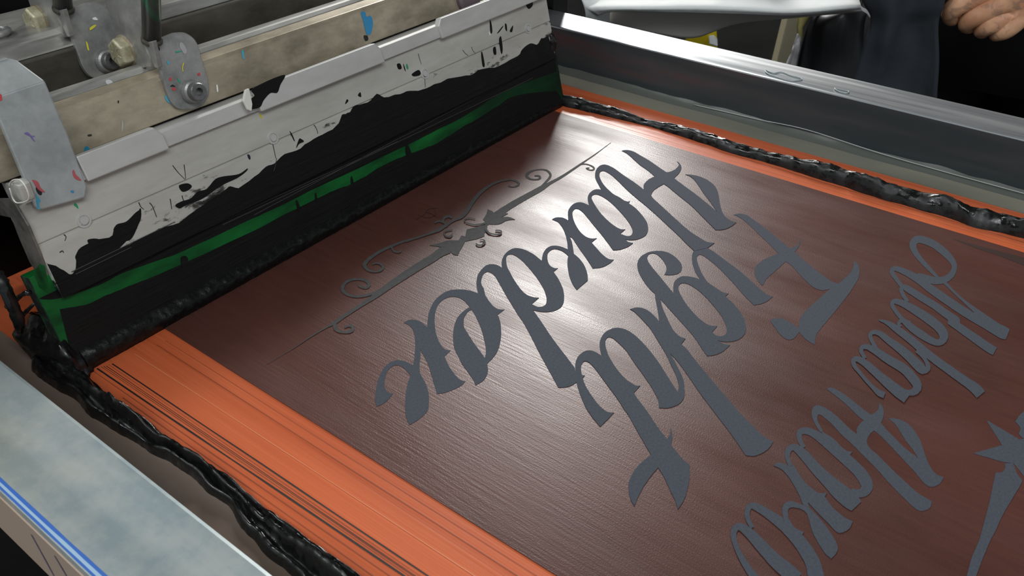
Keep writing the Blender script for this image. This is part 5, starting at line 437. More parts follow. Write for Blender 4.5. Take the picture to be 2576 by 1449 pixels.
  ['s','412.8,317.1 411.2,318.4 409.7,319.8 408.1,321.1 406.3,322.1 404.3,322.9 402.3,323.4 400,323.7 397.6,323.9 395.1,324 392.4,323.9 389.6,323.6 386.6,323.2 384.1,322.6 381.5,322 378.8,321.3 376.2,320.5 373.7,319.6 370.6,318.4 367.6,317.1 364.9,315.8 362.4,314.8 359.3,313.7 356.5,312.8 354,312.3 351.8,312.2 349.7,312.4 347.3,312.7 345.3,312.9 343.1,313.2 341,313.4 339,313.4 335.9,312.9 333,312.5 331.5,312.6 329.7,312.9 327.9,313.4 326.1,313.9 324.6,314.4 323.1,315 321.5,315.6 320,316.3 318.4,316.9 316.8,317.5 315.2,318 313.6,318.5 312,319 310.4,319.5 309.2,317.9 310.9,317.4 312.5,317 314.2,316.5 315.8,316.1 317.4,315.5 318.9,315 320.5,314.4 322,313.7 323.5,313.1 325,312.5 326.7,311.8 328.4,311.2 330,310.6 331.7,310.2 334.5,310.2 337.5,310.6 339.4,310.7 341.7,310.9 344.1,311 346.1,311 348.2,310.5 350,309.8 352.3,309.4 355.2,309.8 358.2,310.5 361.5,311.6 364.2,312.7 367.1,313.9 369.9,315.2 372.7,316.3 375.1,317.2 377.6,318 380.2,318.8 382.7,319.6 385.1,320.1 387.9,320.7 390.7,321.1 393.3,321.3 395.8,321.4 398.2,321.4 400.4,321.2 402.5,320.8 404.5,320.3 406.4,319.5 408.2,318.4 410,317.3 411.7,316.1'],
  ['s','340.6,314.6 343,316.4 344.9,317.6 346.5,317.4 347.7,316.8 347.7,315.9 347.4,314.4 349.2,315 349.9,316.8 350,318.7 348.3,319.8 345.7,319.8 342.7,318.1 340,316.1'],
  ['s','336.5,318.7 338.4,318.5 339.7,317.9 340,315.9 339.8,313.2 341.6,314.1 341.8,316.9 341.5,319.3 339.7,320.2 337.7,320.4'],
  ['s','331.6,307.3 330,305.5 328.7,303.5 328.7,301.4 329.6,299.8 331.6,300.1 333.4,301 333.7,302.1 332.3,301.9 331.4,301.9 330.4,302.7 329.9,303.9 330.8,305.2 332.4,306.8'],
  ['s','331.6,306.4 333.1,306.6 334.4,306.6 335.8,305.8 337.3,304.7 338,305.4 336.6,306.5 335.1,307.4 333.7,307.7 332.4,307.8'],
  ['s','349.9,304.6 351.1,306.1 351.8,306.8 353.2,306.6 354.6,305.6 355.3,303.8 355.8,301.7 356.6,302.2 356.2,304.4 355.5,306.3 354.1,307.5 352.2,307.9 350.3,306.5 348.9,304.8'],
  ['s','348.5,303.6 348.9,301.5 349.2,299.3 350,297.4 351.2,296.1 352.7,294.9 354.3,293.8 355.8,292.7 357.4,294.2 355.7,295.2 353.9,296.1 352.3,297.1 351.1,298.2 350.2,300 349.9,302.1 349.6,304.2'],
  ['s','355,293.1 352.7,291.7 350.3,289.8 348.4,287.1 347.3,284.4 347.7,282.2 348.5,280.3 349.3,278.8 350.4,277.7 352,277.7 353.7,278.5 355.1,279.9 355.4,281.3 354.7,282.6 353.6,283.9 352.3,282.7 353.4,281.6 354.1,280.6 353.8,279.9 353.3,279.6 352.8,279.4 352,279.5 350.8,280 349.7,281.1 349.1,283 349.1,285.1 350.2,287.2 351.7,289 353.3,290.2 355.4,291.5'],
  ['s','333.9,283.5 333,282.5 332.5,281.2 332.9,279.8 333.9,278.7 335.8,278.3 338.2,278.9 340,280.9 340.5,282.6 339.8,283.6 338.7,284.2 337.9,283.5 338.9,282.8 339.3,282.1 338.6,281 338,280.5 336.7,280.1 335,279.9 334.2,280.8 333.9,281.9 334.1,282.5 334.7,283.3'],
 ],
 'pen':[
  ['s','333.1,331.4 335.4,331.6 337.8,331.8 340.2,331.8 342.5,332 343.9,332.9 345.1,333.7 346.8,334.1 348.7,334 349.9,333.2 351.1,332.1 352.4,331.1 352.7,331.4 351.5,332.5 350.2,333.6 349,334.4 347,334.5 345.1,334.1 343.9,333.2 342.6,332.3 340.5,332.2 338,332.2 335.7,332.1 333.4,331.9'],
  ['s','338.4,334.7 338.2,332.2 338.3,329.9 338.9,328.3 339.7,326.9 340.8,325.9 343,325.3 345.4,325.8 347.6,327.9 349.7,330.6 349.4,330.7 347.4,328 345.4,326.1 343.2,325.7 341.2,326.3 340.1,327.3 339.2,328.6 338.7,330.1 338.6,332.4 338.8,334.9'],
  ['s','343.5,333 344.1,331.3 344.5,329.3 344.1,326.4 343.4,323.2 343.8,323.4 344.5,326.6 344.9,329.5 344.5,331.6 343.9,333.3'],
 ],
}# ---- lettering, traced on the mesh plane (millimetres)
def glyph_part(name, key, m, parent, label=None, lift=.0006, group=None):
    for k_, loops in enumerate(GLYPHS[key]):
        lf = lift + .00012*k_
        if loops[0] == 's':                     # a pen stroke: left side then right side back
            L = [tuple(float(a)/1000/S for a in p.split(',')) for p in loops[1].split()]; h_ = len(L)//2
            v = []
            for i in range(h_): z = -.0010+lf+1e-5*i*.2; v += [(*L[i], z), (*L[-1-i], z)]
            o = build(name, v, [(2*i, 2*i+1, 2*i+3, 2*i+2) for i in range(h_-1)], m, parent)
        else:
            L = [[tuple(float(a)/1000/S for a in p.split(',')) for p in lp.split()] for lp in loops]
            o = flat_fill(name, L, lambda u, v, t: (u, v, -.0010+t), lf, m, parent)
        if label: o['label'] = label
glyph_part('stencil_letter', 'Harder', M_open, em)
glyph_part('stencil_letter', 'Fight', M_open, em)
glyph_part('stencil_letter', 'upper', M_orn if False else M_open, em)
glyph_part('stencil_letter', 'lower', M_open, em)
glyph_part('stencil_star', 'star', M_open, em)
glyph_part('stencil_flourish', 'ornament', M_orn, em)
M_pen = mat('pen_ink', (.018,.012,.010), .6)
glyph_part('pen_mark', 'pen', M_pen, em)

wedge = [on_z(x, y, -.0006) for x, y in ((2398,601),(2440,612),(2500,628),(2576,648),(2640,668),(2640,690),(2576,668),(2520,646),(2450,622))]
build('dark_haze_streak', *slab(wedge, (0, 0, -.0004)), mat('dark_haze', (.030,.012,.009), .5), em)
# ---- streaks of ink wiped along the stroke on the bare orange margin
M_streak = mat('thin_ink_streak', (.012,.008,.007), .5)
M_streak2 = mat('brown_ink_streak', (.20,.045,.018), .5)
M_streak3 = mat('pale_streak', (.58,.19,.085), .45)
for x0, x1, y0, wd, m in ((.4779,.4938,1.307,.0030,M_streak),(.5019,.5131,1.297,.0024,M_streak),(.4915,.503,1.30,.0010,M_streak),(.485,.4985,1.305,.0012,M_streak2),(.488,.5015,1.303,.0009,M_streak),
                          (.470,.482,1.31,.0013,M_streak2),(.462,.468,1.2,.0012,M_streak2),(.4965,.507,1.30,.0008,M_streak2),(.5428,.552,1.29,.0014,M_streak3),(.583,.588,1.28,.0012,M_streak2),(.600,.604,1.28,.0008,M_streak2),
                          (1.955,1.958,1.25,.0010,M_streak3),(1.965,1.962,1.25,.0008,M_streak2),(1.935,1.937,1.25,.0010,M_streak3)):
    v = []; f = []; n = 40
    for i in range(n+1):
        t = i/n; y = y0+(-.55-y0)*t; x = x0+(x1-x0)*t*(y0+.55)/(y0-.55) ; x += .0007*noise.noise(Vector((y*4, x0*50, 0)))
        h = wd/2*(1+.5*noise.noise(Vector((y*7, x0*90, 3))))
        v += [(x-h, y, -.0024), (x+h, y, -.0024)]
    for i in range(n): f.append((2*i, 2*i+1, 2*i+3, 2*i+2))
    build('ink_streak', v, f, m, scr)

# ---- marker lines on the left rail
M_blue = mat('blue_marker', (.035,.12,.42), .5); M_lblue = mat('pale_blue_edge', (.42,.60,.78), .35, .3); M_viol = mat('violet_marker', (.14,.13,.22), .6)
def line_on_rail(pts, wd, m, z, name='marker_line', face=False):
    P = crom(pts, 8); v = []; f = []
    for i, p in enumerate(P):
        t = (P[min(i+1, len(P)-1)]-P[max(i-1, 0)]).normalized()
        s_ = Vector((0, t.z, -t.y)) if face else Vector((t.y, -t.x, 0))
        h = wd/2*(1+.25*noise.noise(Vector((i*.6, wd*100, 0))))
        v += [tuple(p-s_*h), tuple(p+s_*h)]
    for i in range(len(P)-1): f.append((2*i, 2*i+1, 2*i+3, 2*i+2))
    return build(name, v, f, m, rl)
yy = [1.7, 1.3, 1.1, .9, .7, .3, -.4]
line_on_rail([(.2085+.0006*math.sin(i*2), y, HZ+.0005) for i, y in enumerate(yy)], .0042, M_blue, HZ)
line_on_rail([(.2045, y, HZ+.0004) for y in yy], .0055, M_lblue, HZ)
line_on_rail([(.2010, y, HZ+.0006) for y in yy], .0030, M_blue, HZ)
XF = XL0-.0030
for a, b in (((78,1345),(135,1449)), ((136,1398),(168,1452))):
    p = on_x(*a, XF); q = on_x(*b, XF); mid = tuple((p[i]+q[i])/2+(.002 if i == 2 else 0) for i in range(3))
    line_on_rail([p, mid, q], .0045, M_viol, 0, face=True)

# ================================================================== INK ON THE SCREEN
def bead(name, A, B, hgt, mt, label, base=None, nv=14, detail=.5, seed=0, parent=None, fold=0.0):
    """ridge of paste between two foot lines A and B (photo points on the mesh plane)"""
    a = crom([on_z(x, y, -.001) for x, y in A], 10); b = crom([on_z(x, y, -.001) for x, y in B], 10)
    n = 260; v = []; f = []
    def samp(P, t):
        k = t*(len(P)-1); i = min(int(k), len(P)-2); return P[i].lerp(P[i+1], k-i)
    for i in range(n+1):
        t = i/n; pa = samp(a, t); pb = samp(b, t); wd = (pb-pa).length
        for j in range(nv+1):
            u = j/nv; p = pa.lerp(pb, u)
            h = math.sin(math.pi*u)**.55*min(wd*hgt, .034)
            q = Vector((p.x*34+seed, p.y*13, u*2.2))
            h *= 1+detail*noise.noise(q)+.6*detail*noise.noise(q*2.7)+.25*detail*noise.noise(q*7)
            h += fold*min(wd, .08)*max(0, math.sin(math.pi*u))*noise.noise(Vector((u*5, p.y*3, seed+4)))
            if j in (0, nv): h = -.0012
            sh = .0035*noise.noise(Vector((p.x*20, p.y*22, seed+2)))+.0012*noise.noise(Vector((p.x*90, p.y*80, seed+3)))
            v.append((p.x+sh, p.y+sh*.4, p.z+max(h, -.0012)))
    m_ = nv+1
    for i in range(n):
        for j in range(nv): f.append((i*m_+j, i*m_+j+1, (i+1)*m_+j+1, (i+1)*m_+j))
    o = build(name, v, f, mt, parent, smooth=True)
    if parent is None: tag(o, label, 'ink')
    return o
LA = [(86,905),(80,931),(119,966),(181,1000),(228,1046),(285,1084),(352,1122),(409,1156),(476,1194),(523,1241),(575,1279),(599,1317),(642,1365),(685,1412),(735,1452),(800,1520),(900,1620)]
LB = [(180,880),(215,930),(242,966),(300,1017),(361,1056),(409,1092),(457,1136),(523,1178),(590,1216),(625,1245),(661,1274),(700,1302),(732,1326),(808,1383),(894,1449),(980,1520),(1100,1620)]
bead('ink_ridge', LA, LB, .34, M_black_ink, 'thick folded ridge of wet black ink beside the left tape, nearest the camera', detail=.38, seed=1, fold=.5)
RA = [(1402,262),(1469,278),(1549,297),(1624,315),(1709,341),(1785,365),(1832,382),(1926,408),(2021,437),(2115,466),(2186,490),(2257,511),(2328,530),(2399,551),(2446,570),(2502,580),(2576,599),(2650,625)]
RB = [(1408,240),(1502,259),(1587,285),(1653,308),(1719,318),(1785,337),(1856,361),(1926,380),(2011,401),(2078,417),(2125,441),(2191,455),(2247,462),(2304,479),(2375,497),(2432,512),(2465,536),(2502,560),(2576,586),(2650,606)]
RBm = [((xa*.45+xb*.55), (ya*.45+yb*.55)) for (xa, ya), (xb, yb) in zip(RA, RB)]
bead('ink_ridge', RA, RBm, .62, M_black_ink, 'long narrow ridge of glossy black ink running beside the right tape', detail=.32, seed=7)
# small stray drops
for px, py, r in ((2483,551,.004),(2552,570,.004),(245,912,.0022),(365,846,.0022)):
    x, y, z = on_z(px, py)
    v, f = lathe((x, y, -.0018), (0, 0, 1), [(0, r), (r*.4, r*.8), (r*.6, r*.3)], 10)
    v = [(x+(a-x)*(.5), y+(b-y)*1.2, c) for a, b, c in v]
    tag(build('ink_drop', v, f, M_black_ink, smooth=True), {2483:'tiny black ink drop on orange mesh above the far end of the right ridge',2552:'tiny black ink drop on orange mesh at the right edge of the photo',245:'tiny ink tick between the black streaks by the blade corner',365:'tiny ink tick on orange mesh next to the blade and maroon edge'}[px], 'ink')

# ================================================================== SQUEEGEE
XB0, XB1 = .445, 1.966        # blade ends
XH0, XH1 = .476, 1.951        # holder ends
sq = empty('squeegee', (1.2, 1.36, 0), 'aluminium squeegee with green blade, smeared with black ink across the stencil', 'squeegee')
def fp(z, off=0.0, y0=1.313): return (y0+.253*z-off, z+.253*off)   # profile point in front of the blade plane by off
T = .034
def fq(z, depth): return fp(z, -depth)
blade = build('blade', *prism([fp(.002), fp(.190), fq(.190, T), fq(.004, T)], XB0, XB1), M_green, sq, bevel=.0003)
build('blade_end', *prism([fp(.012, -.001), fp(.189, -.001), fq(.189, T-.001), fq(.012, T-.001)], XB0-.0012, XB0+.001), M_greenrough, sq)
build('blade_end', *prism([fp(.004, -.0), fp(.189, .0), fq(.189, T), fq(.006, T)], XB1-.001, XB1+.0016), M_film, sq)
patch = [on_x(x, y, XB0-.0016) for x, y in ((84,690),(98,664),(112,668),(118,700),(124,728),(116,738),(106,728),(98,722),(92,706))]
build('bare_green_patch', *slab(patch, (.0006, 0, 0)), M_green, sq)
# holder: front jaw, web, rear jaw
hold = build('holder', *merge([prism([fp(.139, .010), fp(.232, .012), fp(.235, .008), fp(.238, .012), fp(.304, .012), fq(.304, .004), fq(.150, .0), fq(.141, .0)], XH0, XH1),
                      prism([fq(.150, T), fq(.30, T), fq(.30, T+.014), fq(.139, T+.014)], XH0, XH1),
                      prism([fq(.195, .001), fq(.30, .001), fq(.30, T), fq(.195, T)], XH0, XH1)]), M_hold, sq, bevel=.0002)
HF = 1.313-.012               # y0 of the holder's front face
# top flange with raised clamping tabs
build('holder_flange', *prism([fp(.300, .006), fp(.306, .020), fp(.333, .020), fp(.337, .014), fp(.337, -.045), fp(.300, -.045)], XH0+.01, XH1-.01), M_tab, sq, bevel=.0003)
tabs = [(.588, .7495), (.957, 1.309), (1.502, 1.938)]
for i, (x0, x1) in enumerate(tabs):
    c = .010
    def tp(x, z, off): return (x,)+fp(z, off)
    out = [(x0+.002, .303), (x1, .303), (x1-.001, .330), (x1-.014, .3475), (x0+(.002 if i else .0), .3475)]
    if i: out = [(x0+.004, .303), (x1, .303), (x1-.002, .332), (x1-.016, .3475), (x0+.012, .3475), (x0, .332)]
    v, f = slab([tp(x, z, .027) for x, z in out], (0, .017, -.004))
    build('clamp_tab', v, f, M_tab, sq, bevel=.0006)
for px, py in ((211,555),(687,347),(1069,185),(1328,72)):
    x, y, z = on_face(px, py, HF-.001)
    nrm = Vector((0, -1, .253)).normalized()
    o = build('rivet', *lathe((x, y, z), nrm, [(-.004, .0128), (.0015, .0125), (.0015, .0095), (-.0012, .0088), (-.0012, .0075), (.0022, .0068), (.0022, 0)], 26), M_tab, sq, smooth=False)
sm_ = [on_x(x, y, XH0-.0006) for x, y in ((24,505),(40,520),(60,566),(78,606),(96,648),(90,662),(70,630),(52,590),(34,552))]
build('ink_smear', *slab(sm_, (.0004, 0, 0)), M_film, sq)
# white chip and ink blotch at the start of the middle tab
def pf(name, pts, lift, m, parent, thick=.0008, y0=1.313, **k): return px_poly_face(name, pts, lift, thick, m, parent, y0, **k)
chip = [on_face(x, y, HF-.020) for x, y in ((613,226),(623,222),(631,262),(629,280),(619,276),(612,262),(607,254))]
build('dried_ink_chip', *slab(chip, (0, -.006, .0015)), M_white_glue, sq, bevel=.0005)
pf('ink_blotch', [(632,226),(655,212),(690,196),(717,189),(705,213),(697,233),(680,234),(663,252),(655,268),(640,274),(628,272),(631,250),(640,240)], .029, M_film, sq)
# ---- ink smears on the holder, its lower lip buried in ink
edge = [(108,663),(140,668),(160,680),(178,690),(190,676),(193,660),(190,645),(203,622),(230,610),(250,603),(283,592),(287,570),(320,560),(343,536),(354,525),(354,550),(337,588),(318,607),(300,626),
        (345,606),(400,577),(450,560),(490,530),(560,482),(580,470),(600,473),(640,445),(668,420),(690,412),(716,388),(745,378),(778,356),(812,338),(846,318),(858,296),(864,288),(880,282),(894,266),(925,258),(947,236),(965,243),(1006,236),(1030,228),(1063,227),(1092,212),(1143,194),(1184,190),(1202,176),(1244,168),(1273,157),(1303,140),(1315,124),(1333,108),(1350,112),(1362,98),(1379,92)]
low = [on_face(x, y, HF) for x, y in edge]
loop = [(p[0], p[2]) for p in [Vector(q) for q in crom(low, 3)]]
jit = [(u, v+.0030*noise.noise(Vector((u*45, v*45, 0)))+.0022*noise.noise(Vector((u*170, 0, 0)))) for u, v in loop]
jit = [(max(XH0+.001, min(XH1-.001, u)), v) for u, v in jit]
flat_fill('ink_smear', [jit+[(XH1-.001, .141), (XH0+.001, .141)]], lambda u, v, t: face_frame(u, v, t, HF), .0008, M_film, sq)
for pts in ([(283,592),(292,566),(318,557),(342,534),(354,530),(352,556),(334,580),(306,594),(300,606),(280,612)],
            [(441,516),(458,506),(478,500),(498,482),(520,475),(540,452),(560,444),(600,438),(622,424),(618,432),(596,448),(566,462),(540,478),(518,494),(500,504),(470,514),(452,524)],
            [(220,604),(238,600),(252,604),(246,616),(228,618)], [(450,467),(470,461),(482,468),(474,478),(458,482)],
            [(1036,186),(1052,176),(1058,184),(1054,190),(1040,192)], [(998,162),(1006,160),(1010,172),(1002,174)], [(1014,160),(1018,170),(1020,180),(1016,172)],
            [(1232,50),(1236,60),(1238,80),(1234,84),(1232,68)], [(1250,84),(1262,68),(1266,66),(1256,80)], [(1270,60),(1274,62),(1275,78),(1271,74)],[(1282,78),(1290,64),(1288,80)],
            [(1255,100),(1260,92),(1264,120),(1262,136),(1258,124)],[(1240,122),(1246,118),(1248,136),(1242,136)],[(1210,136),(1213,132),(1219,164),(1214,166)],[(1320,0),(1336,-2),(1340,12),(1332,22),(1325,18)],
            [(745,372),(752,350),(758,350),(764,356),(752,362)],[(728,330),(734,337),(741,354),(738,352)],[(872,250),(876,254),(868,262)],[(900,240),(906,232),(908,244)]):
    pf('ink_smear', pts, .0125, M_film, sq)
# thin flicks of ink
for a, b, c in (((349,509),(354,520),(362,527)),((376,510),(384,520),(394,546)),((428,500),(430,512),(432,526)),((458,492),(460,500),(464,508)),((434,416),(448,434),(466,452)),((463,414),(465,430),(467,450)),
                ((161,590),(166,596),(163,606)),((150,635),(157,631),(160,636)),((1068,190),(1069,205),(1070,220)),((686,362),(690,380),(694,398)),((790,314),(796,324),(800,336)),((1052,135),(1056,150),(1060,162)),((1164,126),(1170,134),(1178,140)),((1186,118),(1190,128),(1196,134)),((688,432),(692,420),(696,398))):
    pts = [Vector(on_face(x, y, HF-.0009)) for x, y in (a, b, c)]
    P = crom(pts, 5); build('ink_flick', *tube([tuple(p) for p in P], [.0009-.0004*i/len(P) for i in range(len(P))], 6), M_black_ink, sq, smooth=True)
# ---- ink film on the blade, leaving a green band
up = [(103,752),(140,752),(200,735),(260,712),(300,690),(370,664),(440,640),(500,613),(550,590),(620,556),(700,520),(800,470),(900,424),(970,390),(1040,357),(1100,326),(1150,302),(1200,272),(1250,240),(1320,208),(1400,180)]
lo = [(150,778),(200,770),(250,752),(300,729),(370,702),(450,668),(540,626),(640,580),(700,548),(760,518),(830,484),(900,455),(950,424),(1000,399),(1060,376),(1100,360),(1160,322),(1200,300),(1250,268),(1300,240),(1400,228)]
def face_uv(px, py, y0): p = on_face(px, py, y0); return (p[0], p[2])
U = [face_uv(x, y, 1.313) for x, y in up]; Lw = [face_uv(x, y, 1.313) for x, y in lo]
U = [(p.x, p.y) for p in crom([Vector((u, v, 0)) for u, v in U], 5)]; Lw = [(p.x, p.y) for p in crom([Vector((u, v, 0)) for u, v in Lw], 5)]
U = [(max(XB0, min(XB1, u)), v+.0009*noise.noise(Vector((u*50, 1, 0)))) for u, v in U]
Lw = [(max(XB0+.008, min(XB1, u)), v+.0018*noise.noise(Vector((u*34, 5, 0)))+.0010*noise.noise(Vector((u*150, 5, 0)))) for u, v in Lw]
flat_fill('ink_film', [U+[(XB1, .152), (XB0, .152)]], lambda u, v, t: face_frame(u, v, t), .0007, M_film, sq)
flat_fill('ink_film', [Lw+[(XB1, .004), (XB0+.012, .004), (XB0+.010, .06)]], lambda u, v, t: face_frame(u, v, t), .0007, M_film, sq)
for pts in ([(455,648),(470,646),(474,672),(458,674)],[(744,508),(748,505),(756,528),(750,532)],[(1020,370),(1025,364),(1034,386),(1022,390)],[(882,448),(885,444),(889,460),(883,462)],[(792,490),(795,486),(798,506),(794,508)]):
    pf('ink_film', pts, .0008, M_film, sq, y0=1.313)
# fine pale scrape lines in the ink under the lip
M_scr = mat('grey_scrape', (.055,.052,.05), .5)
for a, b, wd in (((180,684),(440,558),.0007),((190,690),(330,622),.0006),((560,566),(1340,196),.0006),((450,606),(1000,356),.0005),((640,540),(1380,150),.0005),((240,700),(420,622),.0006)):
    p = Vector(on_face(*a, 1.302 if a[0] < 200 else 1.3120)); q_ = Vector(on_face(*b, 1.302 if a[0] < 200 else 1.3120))
    P = [p.lerp(q_, i/30) + Vector((0, 0, .0008*noise.noise(Vector((i*.5, wd*9000, 0))))) for i in range(31)]
    if a[0] < 200: P = [Vector(on_face(a[0]+(b[0]-a[0])*i/30, a[1]+(b[1]-a[1])*i/30, HF-.0012)) for i in range(31)]
    build('scrape_mark', *tube([tuple(p) for p in P], wd, 5), M_scr, sq)

# dragged bead of ink along the blade's foot
n = 420; nv = 10; v = []; f = []
for i in range(n+1):
    t = i/n; x = XB0+.02+(XB1-XB0-.02)*t
    hgt = .028*(1-t)**.6+.014; dep = .009*(1-t)+.004
    for j in range(nv+1):
        u = j/nv
        if j == 0: y, z = fp(hgt+.006*noise.noise(Vector((x*30, 3, 0))), -.0003)
        else:
            z = hgt*(1-u); y = 1.313+.253*z-dep*math.sin(math.pi*min(1, u*1.02))**.8
            y -= dep*.30*noise.noise(Vector((x*46, u*3, 1)))*math.sin(math.pi*u)+dep*.18*noise.noise(Vector((x*140, u*7, 2)))*math.sin(math.pi*u)
            if j == nv: y = 1.313-.002-.0015*noise.noise(Vector((x*60, 0, 4))); z = -.0018
        v.append((x, y, z))
for i in range(n):
    for j in range(nv): f.append((i*(nv+1)+j, (i+1)*(nv+1)+j, (i+1)*(nv+1)+j+1, i*(nv+1)+j+1))
tag(build('ink_bead', v, f, M_rough_ink, smooth=True, base=(1.2, 1.31, 0)), 'lumpy bead of black ink pushed along the bottom edge of the green blade', 'ink')
# blob of ink round the blade's left corner
def blob(name, c, r, mt, label=None, lump=.35, seed=0, parent=None, nu=48, nvv=28, fr=9):
    v = []; f = []
    for i in range(nvv+1):
        th = math.pi*i/nvv
        for j in range(nu):
            ph = 2*math.pi*j/nu; d = Vector((math.sin(th)*math.cos(ph), math.sin(th)*math.sin(ph), math.cos(th)))
            k = 1+lump*noise.noise(d*1.6+Vector((seed, 0, 0)))+lump*.35*noise.noise(d*fr*.5+Vector((0, seed, 0)))
            p = Vector((d.x*r[0], d.y*r[1], d.z*r[2]))*k+Vector(c)
            v.append((p.x, p.y, max(p.z, -.0015)))
    for i in range(nvv):
        for j in range(nu): f.append((i*nu+j, i*nu+(j+1) % nu, (i+1)*nu+(j+1) % nu, (i+1)*nu+j))
    o = build(name, v, f, mt, parent, smooth=True)
    if label: tag(o, label, 'ink')
    return o
x, y, _ = on_z(150, 905)
blob('ink_blob', (.450, 1.392, .004), (.038, .098, .070), M_black_ink, 'shiny blob of black ink heaped around the left corner of the green blade', .28, 3)

cx_, cy_, cz_ = on_face(1388, 112, 1.306)
blob('ink_lump', (cx_, cy_, cz_), (.014, .012, .030), M_black_ink, None, .4, 8, sq, 20, 14)
# ================================================================== FLOOD BAR (behind, ink laden)
fb = empty('flood_bar', (1.2, 1.62, 0), 'ink-coated black flood bar behind the squeegee, dripping at its left end', 'flood bar')
build('bar_blade', *prism([(1.640,.045),(1.600,.30),(1.612,.30),(1.665,.055),(1.70,.04),(1.70,.032),(1.66,.034)], .395, 1.93), M_film, fb, bevel=.0005)
build('bar_holder', *prism([(1.585,.27),(1.585,.327),(1.64,.327),(1.64,.27)], .395, 1.93), M_dark, fb, bevel=.0006)
def drip(name, px, dist_x, rad, seed=0):
    P = crom([on_x(x, y, dist_x) for x, y in px], 6)
    R_ = crom([Vector((r, 0, 0)) for r in rad], 6); R_ = [r.x*(1+.3*noise.noise(Vector((i*.7, seed, 0)))) for i, r in enumerate(R_)]
    return build(name, *tube([tuple(p) for p in P], R_, 12), M_black_ink, fb, smooth=True)
drip('ink_drip', [(-12,690),(8,718),(28,760),(46,805),(50,836)], .40, [.012,.0105,.0095,.010,.005])
drip('ink_drip', [(20,770),(55,742),(72,736)], .415, [.006,.0035,.005], 4)
drip('ink_drip', [(52,805),(60,790),(86,764)], .415, [.0025,.0035,.0025], 6)

# ================================================================== SQUEEGEE CARRIER BARS
YB = 1.335                    # plane of the front bar's face
def bp(z, off=0.0): return fp(z, off, YB)
fbar = empty('carrier_bar', (1.2, 1.46, .34), 'stained beige steel carrier bar clamped above the squeegee holder', 'bar')
front = [bp(.336), bp(.405), (bp(.4113)[0]+.003, .4125), (1.470, .4150), (1.500, .4135), (1.506, .408), (1.506, .352), (1.49, .336)]
build('bar_body', *prism(front, .08, 2.45), M_beam, fbar, bevel=.0006, seg=2)
build('bar_lip', *prism([(1.470,.4150),(1.500,.4135),(1.504,.418),(1.498,.424),(1.482,.423)], .08, 2.45), M_top, fbar, bevel=.0008)
bbar = empty('carrier_bar', (1.2, 1.72, .36), 'steel carrier bar behind the beige one, face coloured dark for shade, bright top', 'bar')
build('bar_body', *prism([(1.600,.33),(1.600,.448),(1.612,.455),(1.85,.455),(1.85,.33)], .08, 2.45), M_dark, bbar, bevel=.0006)  # shadow on the upright face is put into the dark colour
build('bar_top', *prism([(1.604,.452),(1.622,.474),(1.640,.479),(1.80,.480),(1.832,.472),(1.838,.455)], .08, 2.45), M_top, bbar, bevel=.0012)
build('bar_web', *prism([(1.506,.352),(1.506,.362),(1.600,.372),(1.600,.345)], .08, 2.45), M_dark, bbar)
# blotches and smears of ink colour on the bars and cover
def smear(parent, pts, m, y0, lift=.0007, label=None):
    o = pf('paint_smear', pts, lift, m, parent, .0004, y0)
    if label: o['label'] = label
    return o
P_blue = paint('blue_paint', (.03,.22,.42)); P_cyan = paint('cyan_paint', (.05,.36,.52)); P_red = paint('red_paint', (.52,.05,.06)); P_pur = paint('purple_paint', (.16,.11,.32))
P_yel = paint('yellow_paint', (.62,.55,.04)); P_grn = paint('green_paint', (.02,.30,.18)); P_wht = paint('white_paint', (.75,.75,.73)); P_blk = paint('black_paint', (.01,.01,.01)); P_org = paint('orange_paint', (.55,.12,.04))
smear(fbar, [(908,32),(918,30),(922,42),(932,40),(938,56),(934,82),(924,88),(918,72),(914,54)], P_blue, YB, label='blue paint smear')
smear(fbar, [(915,90),(924,90),(926,100),(919,103)], P_blk, YB)
smear(fbar, [(608,128),(612,128),(614,146),(611,148)], P_cyan, YB)
smear(fbar, [(544,215),(547,214),(549,228),(546,231)], P_wht, YB)
smear(fbar, [(221,339),(230,338),(230,342),(222,343)], P_blk, YB)
smear(fbar, [(296,254),(299,253),(299,258),(297,260)], P_blk, YB)
smear(fbar, [(307,302),(310,314),(308,332),(306,324)], paint('pale_scuff', (.40,.39,.36)), YB)


